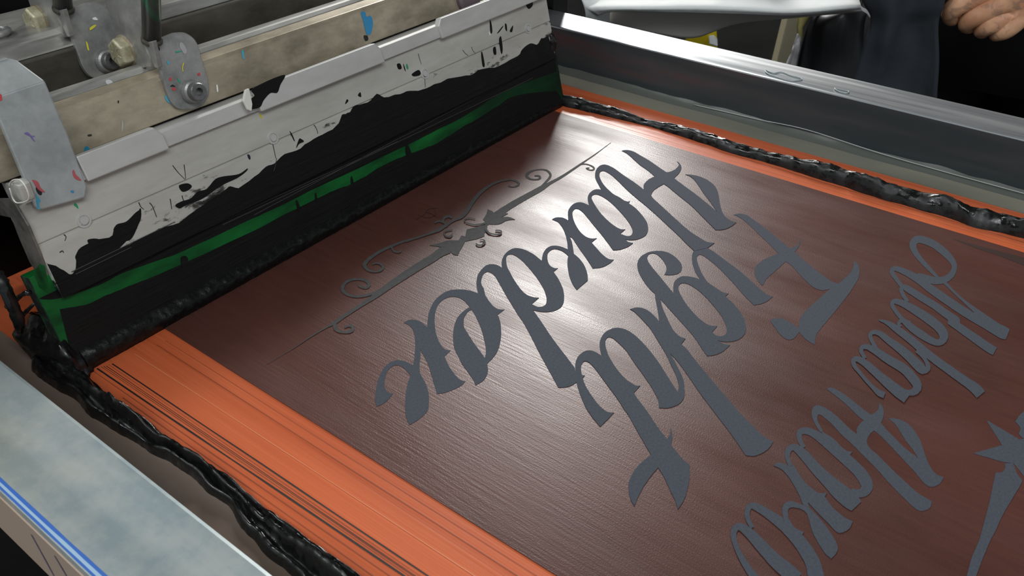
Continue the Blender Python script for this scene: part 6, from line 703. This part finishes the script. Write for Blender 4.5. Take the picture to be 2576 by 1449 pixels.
# ================================================================== CLAMP BRACKETS
M_rod = mat('paint_splashed_rod', rough=.35, metal=.4)
setc(M_rod, ramp(M_rod, noise_tex(M_rod, coords(M_rod, (60, 60, 14)), 1, 3, .5, .6), [(.0, (.02,.12,.06)), (.36, (.03,.16,.08)), (.42, (.07,.07,.07)), (.60, (.10,.10,.095)), (.64, (.34,.06,.035)), (.75, (.22,.05,.035))]))
FPL = YB-.010                 # plane of the front plates
def bracket(label, dx=0.0, dy=0.0, dz=0.0, second=False):
    t = empty('clamp_bracket', (.83+dx, 1.42+dy, .36+dz), label, 'bracket', 'bent steel clamp brackets of the squeegee carrier')
    def sh(v): return [(a+dx, b+dy, c+dz) for a, b, c in v]
    out = [(380,103),(403,97),(424,88),(442,82),(467,83),(488,97),(500,118),(508,149),(517,178),(524,205),(526,235),(512,262),(492,273),(473,275),(452,274),(438,265),(425,244),(413,207),(401,173)]
    pl3 = [on_face(x, y, FPL) for x, y in out]
    c3 = crom(pl3[1:], 4) + [Vector(pl3[0])]
    v, f = slab([tuple(p) for p in c3], (0, .010, -.0025)); build('front_plate', sh(v), f, M_brk, t, bevel=.0004)
    XS = .800
    # side plate, in a plane across the bar, rounded into the front plate
    so = [(398,172),(384,171),(378,168),(360,171),(338,172),(316,171),(306,150),(292,95),(276,45),(262,0),(250,-60),(250,-150),(380,-150),(366,-60),(360,0),(358,60),(355,103),(372,106),(382,104)]
    sp = [on_x(x, y, XS) for x, y in so]
    v, f = slab(sp, (.010, 0, 0)); build('side_plate', sh(v), f, M_brk, t, bevel=.0005)
    a = on_face(381, 103, FPL); b = on_face(399, 172, FPL)
    v, f = tube([(a[0]-.003, a[1]+.006, a[2]), (b[0]-.001, b[1]+.006, b[2])], .0085, 18); build('bend', sh(v), f, M_brk, t, smooth=True)
    # yellow zinc hex bolt on the side plate
    c = Vector(on_x(318, 128, XS)); h = build('hex_bolt', *[sh(q) if k == 0 else q for k, q in enumerate(lathe(c, (-1, 0, 0), [(0, .028), (.018, .028), (.022, .024), (.022, 0)], hexa=True, phase=.35))], M_brass, t, bevel=.0006); h['label'] = 'yellow hex bolt head'
    build('washer', *[sh(q) if k == 0 else q for k, q in enumerate(lathe(c, (-1, 0, 0), [(-.001, .030), (.003, .030), (.003, 0)], 30))], M_beam, t)
    # raised grade marks on the bolt head
    for k in range(6):
        an = k*math.pi/3+.2; d = Vector((0, math.cos(an), math.sin(an))); cc = c+Vector((-.0222, 0, 0))
        build('bolt_mark', *[sh(q) if kk == 0 else q for kk, q in enumerate(tube([tuple(cc+d*.008), tuple(cc+d*.018)], .0009, 5))], M_brass, h)
    # socket bolt through a bush on the front plate
    nrm = Vector((0, -1, .253)).normalized(); c = Vector(on_face(481, 231, FPL))
    build('bush', *[sh(q) if k == 0 else q for k, q in enumerate(lathe(c, nrm, [(-.001, .0225), (.006, .0225), (.012, .0205), (.014, .017)], 30))], M_brk, t, smooth=False)
    v, f = lathe(c, nrm, [(.010, .0165), (.027, .0165), (.029, .0150), (.029, .0075), (.019, .0070), (.019, 0)], 30)
    sb = build('socket_bolt', sh(v), f, M_bolt, t)
    # dark threaded stud rising behind the bend
    a = on_x(382, 100, XS+.014); b = on_x(378, -60, XS+.014); e_ = on_x(376, -160, XS+.014)
    if not second or True:
        st = build('adjusting_rod', *[sh(q) if k == 0 else q for k, q in enumerate(tube([a, b, e_], .0165, 20))], M_rod, t, smooth=True)
        build('rod_foot', *[sh(q) if k == 0 else q for k, q in enumerate(lathe(a, Vector(b)-Vector(a), [(-.003, .019), (.002, .019), (.006, .0165)], 20))], M_dark, t)
    return t
b1 = bracket('bent grey clamp bracket with a yellow hex bolt, on the beige front bar')
for pts, m in (([(505-51,106),(462,112),(470,128),(464,136),(452,118)], paint('grey_scuff', (.36,.35,.36))),([(441,130),(450,128),(460,128),(452,131),(444,133)], P_grn),([(460,160),(463,158),(460,170),(461,179),(459,179),(458,170)], P_yel),([(420,153),(425,155),(424,163),(421,160)], P_cyan),
               ([(425,198),(430,195),(432,201),(428,204)], P_red),([(446,197),(450,200),(455,207),(450,207)], P_grn),([(428,218),(434,213),(441,218),(432,218)], P_blk),([(434,220),(442,223),(440,228),(434,226)], P_red),([(497,185),(503,183),(503,190),(498,190)], P_red)):
    smear(b1, pts, m, FPL, .0007)
smear(b1, [(416,240),(424,244),(434,260),(430,262),(418,252)], P_cyan, YB, .0012)
b2 = bracket('dark bent clamp bracket with a yellow hex bolt, on the rear bar', dx=-.062, dy=.168, dz=.040, second=True)
for pts, m in (([(226,70),(236,63),(242,64),(234,72),(226,76)], P_yel),([(216,105),(220,108),(224,126),(220,124)], P_yel),([(232,46),(240,43),(246,50),(236,50)], P_wht)):
    smear(b2, pts, m, FPL+.168-.0+.253*-.040, .0010)
# third bracket's round foot at the top edge of the photo
c = Vector(on_face(1175, -6, YB-.002)); k3 = build('clamp_foot', *lathe(c, Vector((0, -1, .253)), [(-.002, .040), (.008, .040), (.014, .034), (.014, 0)], 34), paint('dark_plum_steel', (.10,.075,.085)), fbar, bevel=.0004)

# ================================================================== COVER PLATE at the left end
CV = 1.285
cov = empty('end_clamp', (.54, 1.38, .29), 'light grey bent end clamp hooked over the carrier bar at the left', 'clamp')
outl = [(95,527),(88,515),(60,448),(0,305),(-30,240)]
right = [(215,497),(219,470),(203,425),(186,380),(170,335),(150,290),(133,250),(113,203)]
poly = [on_face(x, y, CV) for x, y in right] + [on_face(-20, 247, CV), on_face(-10, 285, CV)] + [on_face(x, y, CV) for x, y in [(0,305),(60,448),(90,520),(97,527),(110,526)]]
v, f = slab(poly, (0, .010, -.0025)); build('clamp_plate', v, f, M_cover, cov, bevel=.0007)
cr_ = on_face(113, 203, CV); cl = on_face(-20, 247, CV)
k = .334; yt = 1.462; zt = 1-k*yt
tr = (.575, yt, zt); tl = (.49, yt, zt)
v, f = slab([cr_, cl, (cl[0]-.006, yt-.004, zt), (.570, yt-.004, zt), (.578, yt-.012, zt-.004)], (0, .004, -.010)); build('clamp_top', v, f, M_cover, cov, bevel=.0007)
build('clamp_back', *prism([(yt-.008, zt), (yt+.002, zt+.001), (yt+.012, zt-.006), (yt+.016, zt-.10), (yt+.007, zt-.10), (yt+.002, zt-.014)], cl[0]-.006, .568), M_cover, cov, bevel=.0007)
smear(cov, [(81,453),(90,454),(97,460),(102,472),(113,483),(106,483),(95,476),(86,462)], paint('faint_red_paint', (.42,.08,.09)), CV, label='red smear')
smear(cov, [(182,431),(186,428),(190,438),(198,446),(204,454),(196,453),(186,446)], paint('faint_red_paint', (.42,.08,.09)), CV, label='red smear')
smear(cov, [(61,335),(70,333),(79,341),(88,342),(82,346),(88,356),(82,352),(75,343),(66,339)], P_pur, CV, label='purple smear')
smear(cov, [(90,487),(94,494),(102,504),(98,512),(100,526),(94,524),(92,506)], P_cyan, CV, label='blue smear')
smear(cov, [(178,480),(184,479),(186,484),(180,485)], P_blue, CV)
smear(cov, [(-4,236),(3,238),(5,250),(0,254),(-4,250)], P_red, CV)
# small cast nub with a rim of dried white ink on the holder's end
c = on_x(50, 482, .474)
v, f = box(.470, .492, c[1]-.012, c[1]+.012, c[2]-.017, c[2]+.017)
nub = build('end_stop', v, f, M_hold, sq, bevel=.0022, seg=3)
ring_p = [on_x(x, y, .469) for x, y in ((24,470),(30,455),(48,452),(60,462),(70,482),(73,500),(62,508),(42,510),(32,498),(28,484))]
build('dried_ink_rim', *tube([tuple(p) for p in crom(ring_p, 4, True)], .0013, 8), M_white_glue, nub, smooth=True)
# ink-caked end bracket under the cover, left of the holder
build('end_bracket', *slab([on_x(x, y, .472) for x, y in ((-10,500),(25,500),(38,515),(70,569),(100,640),(118,694),(100,700),(74,660),(48,600),(28,548),(-10,540))], (.004, 0, 0)), metal('ink_stained_steel', (.05,.05,.045), (.22,.20,.18), .5, .4, (25,40,40)), sq, bevel=.0003)

# hose and hook at the far top left
hose = build('air_hose', *tube([tuple(p) for p in crom([(.1, 2.02, .53), (.6, 2.02, .535), (1.0, 2.03, .55), (1.3, 2.10, .62), (1.5, 2.3, .8)], 8)], .034, 16), mat('black_rubber', (.012,.013,.018), .35), smooth=True)
tag(hose, 'black rubber hose lying behind the carrier bars at the top left', 'hose')
c = on_z(5, 82, .483)
P = [(c[0]+.022*math.cos(a)-.012, c[1]+.022*math.sin(a), .487) for a in [i*math.pi/8 for i in range(17)]]
tag(build('lifting_ring', *tube(P, .006, 10), M_brk, smooth=True), 'small grey ring on the rear bar at the left edge of the photo', 'ring')

# ================================================================== PRESS STRUCTURE under and behind
M_press = mat('black_press_steel', (.012,.012,.013), .55)
pr = empty('press_base', (1.26, 1.0, -3.63), 'black press base carrying the printing board and the carriage', 'press')
build('base_plate', *box(.6, 1.9, .3, 1.9, -3.636, -3.55), M_press, pr, bevel=.002)
build('column', *box(1.05, 1.5, .9, 1.35, -3.55, -.10), M_press, pr, bevel=.002)
build('printing_board', *box(.55, 1.98, -.5, 1.9, -.09, -.0125), M_press, pr, bevel=.003)
build('side_arm', *box(.205, 2.31, 2.46, 2.60, -.10, .10), M_press, pr, bevel=.002)
build('side_arm', *box(1.15, 1.40, 1.35, 2.60, -.30, -.10), M_press, pr, bevel=.002)
for x in (.09, 2.34): build('carriage_post', *box(x, x+.09, 1.62, 1.84, -.10, .3295), M_press, pr, bevel=.002)
build('cross_arm', *box(.09, 2.43, 1.62, 1.84, -.20, -.10), M_press, pr, bevel=.002)

# ================================================================== ROOM
M_floor = mat('dark_concrete', rough=.85, spec=.05)
setc(M_floor, ramp(M_floor, noise_tex(M_floor, coords(M_floor, (1,1,1)), 3, 5), [(.3, (.003,.003,.003)), (.7, (.006,.006,.006))]))
M_wall = mat('dark_painted_wall', (.008,.008,.009), .8, 0, .05); M_ceil = mat('grey_ceiling', (.30,.31,.32), .8)
def struct(name, v, f, m): return tag(build(name, v, f, m), kind='structure')
struct('floor', *box(-14, 26, -14, 26, -3.80, -3.636), M_floor)
struct('wall_back', *box(-14, 26, 25.6, 26, -3.636, 6.4), M_wall)
struct('wall_right', *box(25.6, 26, -14, 25.6, -3.636, 6.4), M_wall)
struct('ceiling', *box(-14, 26, -14, 26, 6.4, 6.6), M_ceil)

# ================================================================== BACKGROUND THINGS
def campt(px, py, d): return at_dist(px, py, d)
R_ = Vector(ax)*0; CR_ = RW @ Vector((1, 0, 0)); CU_ = RW @ Vector((0, 1, 0)); CF_ = RW @ Vector((0, 0, -1))
# cloth sheets: rows of photo points at given distances give the hang of the fabric
def cloth(name, rows, m, label=None, cat=None, thick=.006, parent=None, amp=.02, per=6, seed=0, fr=6):
    g = [crom([campt(*p) for p in r], per) for r in rows]
    cols = list(zip(*g)); cols = [crom(list(c), per) for c in cols]
    nr = len(cols[0]); nc = len(cols); v = []; f = []
    for c in cols:
        for p in c:
            q = noise.noise(Vector((p.x*fr, p.y*fr, p.z*1.5+seed)))+.5*noise.noise(Vector((p.x*fr*2.4, p.y*fr*2.4, p.z*3+seed)))
            p = p+CF_*(amp*q); v.append((p.x, p.y, p.z))
    for i in range(nc-1):
        for j in range(nr-1): f.append((i*nr+j, (i+1)*nr+j, (i+1)*nr+j+1, i*nr+j+1))
    o = build(name, v, f, m, parent, smooth=True)
    md = o.modifiers.new('thick', 'SOLIDIFY'); md.thickness = thick*S; md.offset = 0
    if label: tag(o, label, cat)
    return o
M_white = mat('white_cotton', (.72,.73,.72), .85, 0, .2); M_white_shaded = mat('shaded_white_cotton', (.46,.43,.41), .85, 0, .2)
M_charc = mat('charcoal_cotton', (.026,.030,.036), .9, 0, .2); M_blk = mat('black_cotton', (.006,.006,.007), .9, 0, .15)
for m_ in (M_white, M_charc): bump(m_, noise_tex(m_, coords(m_, (1,1,1)), 18, 3), .35, .01)
shirt = empty('white_t_shirt', campt(1800, 20, 4.3), 'white t-shirt stretched out flat beyond the right frame rail', 't-shirt')
cloth('front_panel', [[(1440,-60,4.2),(1560,-70,4.2),(1800,-80,4.2),(2000,-80,4.2),(2160,-70,4.1)],[(1468,5,4.15),(1560,-12,4.1),(1800,-18,4.1),(2000,-16,4.1),(2160,-8,4.0)],[(1478,24,4.1),(1560,18,4.0),(1790,16,4.0),(2000,24,4.0),(2166,14,3.95)],[(1502,40,4.1),(1560,29,4.02),(1790,33,4.02),(2000,38,4.02),(2172,22,3.97)]], M_white, parent=shirt, amp=.012, fr=3)
cloth('back_panel', [[(1520,18,4.15),(1640,16,4.12),(1800,22,4.12),(1960,26,4.12),(2150,20,4.1)],[(1525,48,4.2),(1640,52,4.2),(1780,54,4.2),(1900,46,4.2),(2160,30,4.15)],[(1530,62,4.25),(1640,84,4.25),(1745,94,4.25),(1845,62,4.25),(2000,42,4.2)]], M_white_shaded, parent=shirt, amp=.02, fr=3)  # white cloth coloured grey for the shade on the hanging back
cloth('sleeve', [[(1458,-10,4.12),(1500,-10,4.10),(1540,0,4.10)],[(1472,25,4.12),(1505,25,4.08),(1535,30,4.10)],[(1476,60,4.2),(1510,64,4.16),(1537,64,4.2)]], M_white, parent=shirt, amp=.03, seed=5)
cloth('hem_corner', [[(2164,18,3.95),(2178,22,3.95),(2192,34,3.95)],[(2170,28,3.95),(2180,34,3.95),(2190,46,3.95)]], M_white, parent=shirt, amp=.0)
cloth('charcoal_garment', [[(2150,-50,3.85),(2220,-60,3.8),(2300,-60,3.8),(2380,-50,3.8)],[(2176,12,3.85),(2230,10,3.80),(2300,14,3.82),(2372,16,3.82)],[(2184,60,3.9),(2240,60,3.82),(2300,62,3.88),(2358,58,3.85)],[(2166,120,3.92),(2230,110,3.84),(2300,130,3.92),(2358,140,3.88)],[(2146,190,3.95),(2220,190,3.90),(2290,200,3.95),(2358,230,3.90)],[(2120,300,4.0),(2200,310,3.95),(2280,320,4.0),(2360,340,3.95)]], M_charc, 'charcoal cotton garment hanging in folds from the tattooed hand', 'garment', amp=.045, fr=7)
cloth('black_garment', [[(2060,20,4.6),(2110,20,4.55),(2190,20,4.6)],[(2034,60,4.6),(2100,60,4.5),(2180,60,4.6)],[(2010,150,4.65),(2090,150,4.55),(2170,160,4.65)],[(1990,260,4.7),(2080,260,4.6),(2160,270,4.7)]], mat('black_satin', (.010,.010,.012), .45, 0, .4), 'black folded garment hanging between the white shirt and the charcoal garment', 'garment', amp=.06, fr=9)
# beige post, yellow box, clear bag beyond the rail
def post(name, pts, d, depth, m, label, cat):
    P = [campt(x, y, d) for x, y in pts]; v, f = slab(P, tuple(CF_*depth)); return tag(build(name, v, f, m, bevel=.002), label, cat)
def gp(px, py, z): return Vector(on_z(px, py, z))
M_beige = mat('beige_enamel', (.40,.36,.25), .5)
g = Vector(at_dist(1985, 90, 6.0))
dr = Vector((.10, 0, 1)).normalized()
def plank(name, top, bot, wdt, dep, m, label, cat):
    t = Vector(top); b = Vector(bot); a = (t-b).normalized(); r = (CR_-a*CR_.dot(a)).normalized(); n_ = a.cross(r)
    v = [tuple(p+r*sx*wdt+n_*sy*dep) for p in (b, t) for sx, sy in ((-.5,-.5),(.5,-.5),(.5,.5),(-.5,.5))]
    return tag(build(name, v, [(0,1,2,3),(4,7,6,5),(0,4,5,1),(1,5,6,2),(2,6,7,3),(3,7,4,0)], m, bevel=.002), label, cat)
top = Vector(at_dist(2018, -40, 6.0)); low_ = Vector(at_dist(1972, 140, 6.3)); dd = (low_-top).normalized(); low_ = top+dd*((-3.63-top.z)/dd.z)
plank('support_post', top, low_, .115, .12, M_beige, 'beige enamelled post standing beyond the frame, left of the black garment', 'post')
M_yel = mat('yellow_plastic', (.80,.62,.02), .4)
yb = empty('yellow_box', tuple(campt(1775, 130, 6.0)), 'bright yellow box with a white lid piece, low under the white t-shirt', 'box')
v, f = slab([campt(*p) for p in ((1730,88,6.0),(1778,80,6.0),(1803,62,6.0),(1806,118,6.1),(1800,160,6.2),(1740,150,6.2))], tuple(CF_*.25)); build('box_body', v, f, M_yel, yb, bevel=.003)
v, f = slab([campt(*p) for p in ((1782,92,5.98),(1794,90,5.98),(1803,100,5.98),(1804,118,6.0),(1784,112,6.0))], tuple(CF_*-.02)); build('box_label', v, f, M_white, yb, bevel=.001)
M_bag = mat('clear_film', (.62,.62,.64), .15, 0, .6); nodes(M_bag)[2].inputs['Transmission Weight'].default_value = .5
cloth('plastic_bag', [[(1998,92,5.2),(2010,96,5.2),(2014,104,5.25)],[(1992,120,5.2),(2004,122,5.15),(2010,128,5.2)],[(1980,148,5.25),(1994,150,5.2),(2004,156,5.25)],[(1966,190,5.3),(1985,195,5.2),(2000,200,5.3)]], M_bag, 'clear crumpled plastic bag beside the beige post', 'bag', amp=.05, fr=14)
tag(build('spray_nozzle', *merge([tube([campt(2024,-6,5.3), campt(2030,26,5.3), campt(2018,48,5.3), campt(2012,68,5.3), campt(2013,100,5.3)], [.03,.035,.03,.018,.014], 12)]), mat('dull_brass', (.30,.26,.10), .4, .4), smooth=True), 'dull yellow hose nozzle hanging next to the beige post', 'nozzle')

# ================================================================== PERSON
pers = empty('person', (4.45, .55, -3.63), 'person in black clothes with tattooed hand holding up a charcoal garment', 'person')
M_skin = mat('skin', rough=.5, spec=.4)
sk = ramp(M_skin, noise_tex(M_skin, coords(M_skin, (1,1,1)), 30, 4), [(.4, (.50,.24,.135)), (.6, (.66,.37,.22))])
tat = ramp(M_skin, noise_tex(M_skin, coords(M_skin, (1,1,1), (.3,.2,.1)), 75, 2, .5, 1.2), [(.55, (0,0,0)), (.63, (1,1,1))])
setc(M_skin, mixc(M_skin, mixc(M_skin, 1.0, tat, (.45,.45,.45), 'MULTIPLY'), sk, (.17,.12,.10)))
nodes(M_skin)[2].inputs['Subsurface Weight'].default_value = .08
nodes(M_skin)[2].inputs['Subsurface Radius'].default_value = (.01,.004,.002)
def skin(name, chains, m, parent, root=0, lev=2):
    """chains: lists of (point, radius in metres); a chain may start with the index of an earlier point"""
    V = []; E = []; Rr = []
    for ch in chains:
        prev = None
        for it in ch:
            if isinstance(it, int): prev = it; continue
            p, r = it; V.append(V3(*p)); Rr.append(r)
            if prev is not None: E.append((prev, len(V)-1))
            prev = len(V)-1
    org = origin_of(parent); me = bpy.data.meshes.new(name); me.from_pydata([v-org for v in V], E, []); me.update()
    o = bpy.data.objects.new(name, me); COL.objects.link(o); o.parent = parent
    md = o.modifiers.new('skin', 'SKIN'); md.use_smooth_shade = True; md.branch_smoothing = .4
    lay = me.skin_vertices[0].data if me.skin_vertices else None
    if lay is None:
        bpy.context.view_layer.objects.active = o
        me.attributes.update() if hasattr(me.attributes, 'update') else None
        bm = bmesh.new(); bm.from_mesh(me); bm.verts.layers.skin.verify(); bm.to_mesh(me); bm.free(); lay = me.skin_vertices[0].data
    for i, r in enumerate(Rr):
        r = r if isinstance(r, tuple) else (r, r); lay[i].radius = r; lay[i].use_root = (i == root)
    s2 = o.modifiers.new('sub', 'SUBSURF'); s2.levels = lev; s2.render_levels = lev
    me.materials.append(m)
    return o
D = 3.9
def h(px, py, off=0.0): return at_dist(px, py, D, off)
# body frame: person faces the screen; fwd points from the person to the press
fw = Vector((-.985, -.17, 0)).normalized(); rt = Vector((-fw.y, fw.x, 0))
B = Vector((5.0, .62, 0))
def bpnt(f_, r_, z_m): p = B+fw*(f_/S)+rt*(r_/S); return (p.x, p.y, (z_m-Z0)/S)
# continuous body: pelvis, spine, neck, head, arms, hands
wr = h(2640, -75, .05)
chains = [[(bpnt(0,0,.98), .10), (bpnt(0,0,1.12), .125), (bpnt(0,0,1.30), .14), (bpnt(0,0,1.42), .11), (bpnt(-.01,0,1.50), .055), (bpnt(.01,0,1.57), .06), (bpnt(.02,0,1.66), .088), (bpnt(.015,0,1.73), .078)],
  [3, (bpnt(0,.19,1.40), .058), (bpnt(.02,.25,1.16), .043)],
  [3, (bpnt(0,-.19,1.40), .058), (bpnt(.02,-.25,1.14), .043), (bpnt(.16,-.30,1.04), .034), (bpnt(.22,-.31,1.03), .026)],
  [0, (bpnt(0,.10,.90), .085), (bpnt(0,.11,.50), .058), (bpnt(0,.11,.10), .04), (bpnt(.10,.11,.04), .038)],
  [0, (bpnt(0,-.10,.90), .085), (bpnt(0,-.11,.50), .058), (bpnt(0,-.11,.10), .04), (bpnt(.10,-.11,.04), .038)]]
base_i = sum(sum(0 if isinstance(i, int) else 1 for i in c) for c in chains)
elbow = 3; cnt = 0
# index of the near elbow = second chain's last vertex
e_i = 8 + 2 - 1
w_i = base_i + 1
chains.append([e_i, (tuple((Vector(bpnt(.02,.25,1.16))+Vector(wr))/2), .036), (wr, (.027,.023)), (h(2585,-30,.03), (.030,.022)), ])
p_i = base_i + 2
FING = [[(h(2500,-22,.0), .0135), (h(2450,-8,-.01), .0125), (h(2402,14,-.02), .0125), (h(2384,38,.02), .0105), (h(2404,58,.07), .0085)],
        [(h(2530,6,.0), .0135), (h(2480,30,-.01), .0118), (h(2440,46,-.005), .0120), (h(2424,64,.04), .0098), (h(2450,72,.09), .008)],
        [(h(2548,34,.01), .0130), (h(2510,56,.0), .0112), (h(2478,66,.0), .0115), (h(2462,78,.05), .0095), (h(2486,80,.1), .008)],
        [(h(2562,58,.02), .0120), (h(2535,76,.01), .0105), (h(2512,82,.02), .0100), (h(2500,86,.06), .0085), (h(2520,82,.10), .007)],
        [(h(2540,-66,.0), .0150), (h(2460,-58,-.03), .0125), (h(2385,-28,-.02), .0115), (h(2325,-6,.0), .0095)]]
for fg in FING: chains.append([p_i]+fg)
# far hand closes on the garment too
hx = Vector(bpnt(.22,-.31,1.03)); n0 = base_i+3+sum(len(f_) for f_ in FING)
far = 8+2+4-1
for k in range(4):
    s_ = Vector((0, .022*k-.03, .0))/S*1.0
    chains.append([far, (tuple(hx+Vector((-.16, s_.y*.9, .02))), .0105), (tuple(hx+Vector((-.26, s_.y, -.04))), .0095), (tuple(hx+Vector((-.22, s_.y, -.12))), .0085), (tuple(hx+Vector((-.14, s_.y, -.12))), .0075)])
chains.append([far, (tuple(hx+Vector((-.06, .14, .0))), .011), (tuple(hx+Vector((-.16, .16, -.06))), .0095), (tuple(hx+Vector((-.22, .11, -.10))), .008)])
body = skin('body', chains, M_skin, pers, 0, 2)
# clothes
def hull(name, sections, m, parent, n=28, amp=.012, seed=0):
    """sections: (centre, half width, half depth) stacked; rings lie level"""
    v = []; f = []
    for c, a, b in sections:
        for i in range(n):
            t = 2*math.pi*i/n; d = rt*math.cos(t)*a/S + fw*math.sin(t)*b/S; p = Vector(c)+d
            p += d.normalized()*(amp/S*noise.noise(Vector((p.x*2+seed, p.y*2, p.z*1.6))))
            v.append(tuple(p))
    for k in range(len(sections)-1):
        for i in range(n): f.append((k*n+i, k*n+(i+1) % n, (k+1)*n+(i+1) % n, (k+1)*n+i))
    f.append(tuple(range(n))[::-1]); m_ = len(sections)-1; f.append(tuple(range(m_*n, m_*n+n)))
    return build(name, v, f, m, parent, smooth=True)
hull('t_shirt', [(bpnt(0,0,.84),.205,.155),(bpnt(0,0,1.0),.20,.155),(bpnt(0,0,1.15),.185,.145),(bpnt(0,0,1.30),.205,.15),(bpnt(0,0,1.40),.20,.125),(bpnt(0,0,1.46),.13,.085),(bpnt(0,0,1.49),.07,.07)], M_blk, pers)
for s_ in (1, -1):
    hull('trouser_leg', [(bpnt(.01,.115*s_,.07),.075,.085),(bpnt(0,.115*s_,.30),.075,.08),(bpnt(0,.11*s_,.55),.085,.09),(bpnt(0,.10*s_,.80),.10,.12),(bpnt(0,.095*s_,.98),.105,.135)], M_blk, pers, seed=3)
    a = Vector(bpnt(0,.17*s_,1.41)); b = Vector(bpnt(.015,.235*s_,1.20))
    build('sleeve', *tube([tuple(a), tuple(a.lerp(b,.5)), tuple(b)], [.075/S, .072/S, .068/S], 18), M_blk, pers, smooth=True)
    v, f = merge([box(-.13/S, .16/S, -.05/S, .05/S, 0, .075/S)]); c = Vector(bpnt(.03,.115*s_,0))
    build('shoe', [tuple(c+fw*x+rt*y+Vector((0,0,z))) for x, y, z in v], f, M_blk, pers, bevel=.02, seg=3)
hc = Vector(bpnt(.0,0,1.70)); v = []; f = []
for i in range(14):
    th = math.pi*.62*i/13
    for j in range(24):
        ph = 2*math.pi*j/24; d = Vector((math.sin(th)*math.cos(ph), math.sin(th)*math.sin(ph), math.cos(th)))
        v.append(tuple(hc+Vector((0,0,.01/S))+d*(.105/S)-fw*.02/S))
for i in range(13):
    for j in range(24): f.append((i*24+j, i*24+(j+1) % 24, (i+1)*24+(j+1) % 24, (i+1)*24+j))
build('hair', v, f, mat('dark_hair', (.015,.011,.009), .6), pers, smooth=True)
hf = Vector(bpnt(.115,0,1.655))
for s_ in (-1, 1):
    e0 = hf+rt*(.032*s_/S)+Vector((0,0,.02/S)); build('eye', *lathe(tuple(e0-fw*.012/S), tuple(fw), [(-.03,.02),(0,.042),(.03,.038),(.045,.012),(.046,0)], 14), mat('eye_white', (.6,.6,.58), .3), pers, smooth=True)
    e1 = Vector(bpnt(.0,.092*s_,1.655)); build('ear', *lathe(tuple(e1), tuple(rt*s_), [(-.05,.09),(.02,.12),(.05,.08),(.05,0)], 16), M_skin, pers, smooth=True)
build('nose', *tube([tuple(hf+Vector((0,0,.02/S))-fw*.01/S), tuple(hf+fw*.012/S-Vector((0,0,.015/S))), tuple(hf-fw*.004/S-Vector((0,0,.026/S)))], [.03, .055, .04], 12), M_skin, pers, smooth=True)
build('mouth', *tube([tuple(hf-rt*.025/S-fw*.012/S-Vector((0,0,.05/S))), tuple(hf-fw*.002/S-Vector((0,0,.05/S))), tuple(hf+rt*.025/S-fw*.012/S-Vector((0,0,.05/S)))], [.012, .02, .012], 8), mat('lips', (.35,.13,.10), .5), pers, smooth=True)
